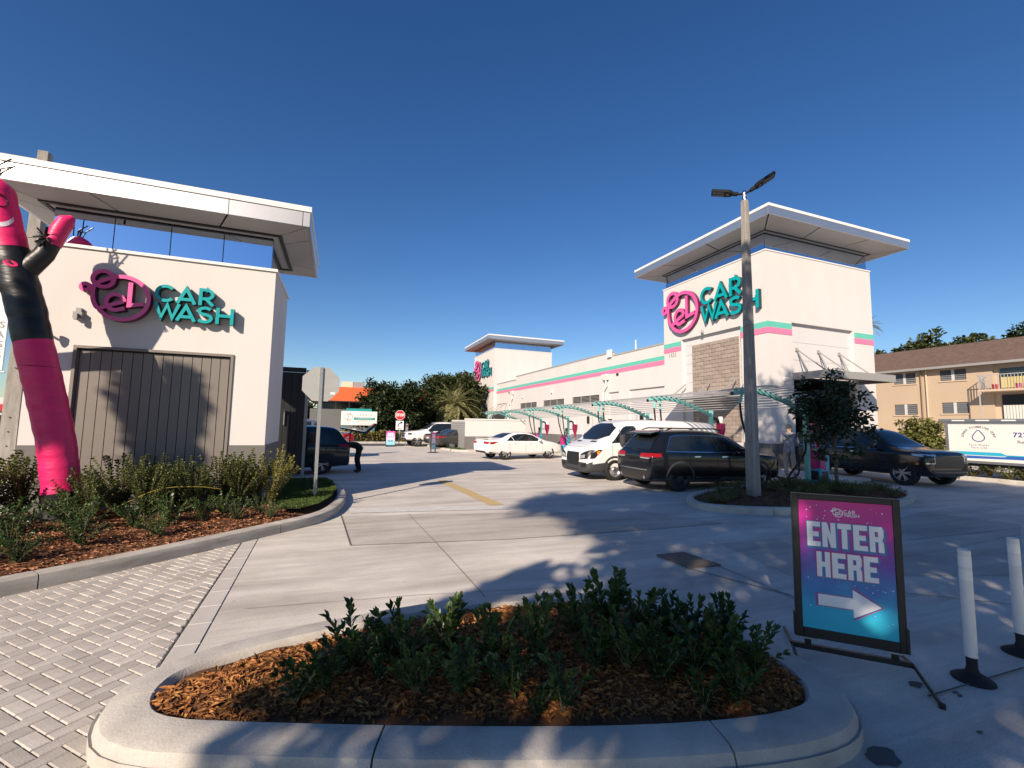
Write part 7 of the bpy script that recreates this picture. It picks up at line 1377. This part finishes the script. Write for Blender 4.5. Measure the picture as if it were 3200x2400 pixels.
# ================================================================== people
M_SKIN = mat('skin', (.42, .26, .18), .55); M_HOOD = mat('grey_hoodie', (.30, .31, .35), .9, var=.12, vs=8, bump=.3, bs=25); M_BEIGE = mat('beige_trousers', (.40, .35, .30), .9, var=.1, vs=8); M_HAIR = mat('dark_hair', (.02, .015, .012), .7); M_BLKC = mat('black_clothes', (.012, .012, .014), .85, var=.2, vs=9); M_SHOE = mat('dark_shoes', (.03, .03, .04), .6)
def person(label, loc, rz, J, bones, mats, group=None):
    """J: joint -> (x, y, z, radius); bones: list of (a, b, material slot). One continuous skinned body."""
    root = thing('person', label, 'person', loc, rz, group); names = list(J); me = bpy.data.meshes.new('body'); me.from_pydata([J[n][:3] for n in names], [(names.index(a), names.index(b)) for a, b, _ in bones], [])
    o = bpy.data.objects.new('tmp', me); COL.objects.link(o); md = o.modifiers.new('skin', 'SKIN'); md.use_smooth_shade = True
    for i, n in enumerate(names): me.skin_vertices[0].data[i].radius = (J[n][3], J[n][3] if len(J[n]) < 5 else J[n][4]); me.skin_vertices[0].data[i].use_root = (n == 'pelvis')
    s = o.modifiers.new('sub', 'SUBSURF'); s.levels = 2; s.render_levels = 2; bmme = eval_mesh(o); bpy.data.objects.remove(o)
    for m in mats: bmme.materials.append(m)
    seg = [(Vector(J[a][:3]), Vector(J[b][:3]), m) for a, b, m in bones]
    for p in bmme.polygons:
        c = p.center; best = 9e9
        for a, b, m in seg:
            t = max(0, min(1, (c-a).dot(b-a)/max((b-a).length_squared, 1e-6))); d = (c-(a+(b-a)*t)).length
            if d < best: best = d; p.material_index = m
    return root, obj('body', bmme, root)
# standing at the near vacuum bay, grey hoodie, back to us, both hands at a hose
J = {'pelvis': (0, 0, .95, .125, .15), 'waist': (0, 0, 1.12, .13, .155), 'chest': (.01, 0, 1.36, .15, .185), 'neck': (.035, 0, 1.53, .06), 'head0': (.06, 0, 1.60, .07), 'head1': (.075, 0, 1.72, .088), 'head2': (.075, 0, 1.80, .06),
     'shL': (0, .20, 1.45, .075), 'elL': (.06, .27, 1.18, .062), 'wrL': (.25, .18, 1.12, .045), 'haL': (.32, .14, 1.12, .035), 'shR': (0, -.20, 1.45, .075), 'elR': (.08, -.27, 1.18, .062), 'wrR': (.28, -.16, 1.08, .045), 'haR': (.35, -.12, 1.07, .035),
     'hiL': (0, .09, .90, .105), 'knL': (.02, .11, .50, .082), 'anL': (-.01, .12, .09, .06), 'toL': (.15, .14, .045, .045), 'hiR': (0, -.09, .90, .105), 'knR': (.03, -.12, .50, .082), 'anR': (.0, -.13, .09, .06), 'toR': (.16, -.15, .045, .045)}
BN = [('pelvis', 'waist', 0), ('waist', 'chest', 0), ('chest', 'neck', 0), ('neck', 'head0', 2), ('head0', 'head1', 2), ('head1', 'head2', 2), ('chest', 'shL', 0), ('shL', 'elL', 0), ('elL', 'wrL', 0), ('wrL', 'haL', 2), ('chest', 'shR', 0), ('shR', 'elR', 0), ('elR', 'wrR', 0), ('wrR', 'haR', 2), ('pelvis', 'hiL', 1), ('hiL', 'knL', 1), ('knL', 'anL', 1), ('anL', 'toL', 3), ('pelvis', 'hiR', 1), ('hiR', 'knR', 1), ('knR', 'anR', 1), ('anR', 'toR', 3)]
def fingers(root, pos, d, m):
    """four fingers and a thumb closed round the thing held"""
    p = Vector(pos); d = Vector(d).normalized(); s = d.cross(Vector((0, 0, 1))).normalized(); h = MB()
    for i in range(4): q = p+Vector((0, 0, .035-.022*i)); ln = (.055, .062, .058, .045)[i]; h.tube([q, q+d*ln*.6+s*.005, q+d*ln*.9+s*.03, q+d*ln*.7+s*.05], [.011, .010, .009, .008], 6)
    h.tube([p-d*.02, p+d*.02-s*.03+Vector((0, 0, .03)), p+d*.055-s*.02+Vector((0, 0, .035))], [.013, .012, .010], 6); h.build('fingers', m, root, smooth=True)
def hair(root, c, r, m, sc=(1, 1, 1)):
    n = 12; vs = []; 
    mb = MB(); prof = [(r*math.sin(a), r*math.cos(a)) for a in [math.pi*.02+i*math.pi*.6/8 for i in range(9)]]; mb.lathe(prof[::-1], 16, (0, 0, 0), caps=False); mb.v = [(x*sc[0]+c[0]-.012*(z < .02), y*sc[1]+c[1], z*sc[2]+c[2]) for x, y, z in mb.v]; mb.build('hair', m, root, smooth=True)
pp = G(2464, 1480, .142)
k = 1.03
pr, bd_ = person('person in a grey hooded jacket and beige trousers holding a black vacuum hose', (15.55, 11.85, .142), R(20), J, BN, [M_HOOD, M_BEIGE, M_SKIN, M_SHOE]); pr.scale = (k, k, k)
hair(pr, (.065, 0, 1.74), .105, mat('grey_cap_hair', (.06, .06, .065), .8), (1, .9, .95)); fingers(pr, (.35, .14, 1.12), (1, -.2, 0), M_SKIN); fingers(pr, (.38, -.11, 1.07), (1, .2, 0), M_SKIN)
mb = MB(); mb.tube([(-.02, .13, 1.53), (-.10, .07, 1.47), (-.125, 0, 1.43), (-.10, -.07, 1.47), (-.02, -.13, 1.53)], [.03, .05, .06, .05, .03], 8); mb.build('hood', M_HOOD, pr, smooth=True); MB().tube([(-.0, 0, .86), (0, 0, .99)], [.185, .175], 14, caps=False).build('jacket_hem', M_HOOD, pr, smooth=True)
# far bent person at the open tailgate, all in black
J2 = {'pelvis': (0, 0, .93, .13, .16), 'waist': (.12, 0, 1.02, .12, .15), 'chest': (.34, 0, 1.02, .14, .18), 'neck': (.48, 0, .98, .06), 'head0': (.55, 0, .96, .07), 'head1': (.64, 0, .93, .088), 'head2': (.71, 0, .91, .06),
      'shL': (.40, .2, 1.0, .075), 'elL': (.56, .25, .84, .06), 'wrL': (.74, .2, .80, .045), 'haL': (.80, .18, .80, .035), 'shR': (.40, -.2, 1.0, .075), 'elR': (.56, -.25, .84, .06), 'wrR': (.74, -.2, .80, .045), 'haR': (.80, -.18, .80, .035),
      'hiL': (-.02, .09, .88, .11), 'knL': (.03, .10, .48, .085), 'anL': (-.08, .11, .09, .06), 'toL': (.08, .12, .045, .045), 'hiR': (-.02, -.09, .88, .11), 'knR': (.10, -.11, .49, .085), 'anR': (.02, -.12, .09, .06), 'toR': (.18, -.13, .045, .045)}
BN2 = [(a, b, (2 if m == 2 else (3 if m == 3 else 0))) for a, b, m in BN]
pr2, _ = person('person dressed in black bending into the open tailgate of the crossover', (.72, 17.35, 0), R(172), J2, BN2, [M_BLKC, M_BLKC, M_SKIN, M_SHOE]); hair(pr2, (.62, 0, .96), .105, M_HAIR, (1, .9, .95)); fingers(pr2, (.80, .18, .80), (1, 0, -.2), M_SKIN); fingers(pr2, (.80, -.18, .80), (1, 0, -.2), M_SKIN)
# hose in the first person's hands
hp_ = chaikin([(11.48, 10.06, 2.56), (11.5, 10.1, 1.9), (11.9, 10.3, .9), (13.3, 10.5, .22), (14.4, 10.7, .25), (15.2, 11.2, .55), (15.75, 11.72, 1.12), (15.95, 11.85, 1.28)], 3, False); p0 = Vector(hp_[0]); ho = thing('vacuum_hose', 'black vacuum hose running from the near arch to the person in grey', 'hose', hp_[0]); MB().tube([Vector(p)-p0 for p in hp_], .034, 8).build('tube', M_RUB, ho, smooth=True); MB().tube([Vector(hp_[-1])-p0, Vector(hp_[-1])-p0+Vector((.1, .06, .14))], [.03, .05], 8).build('nozzle', M_BLACK, ho)
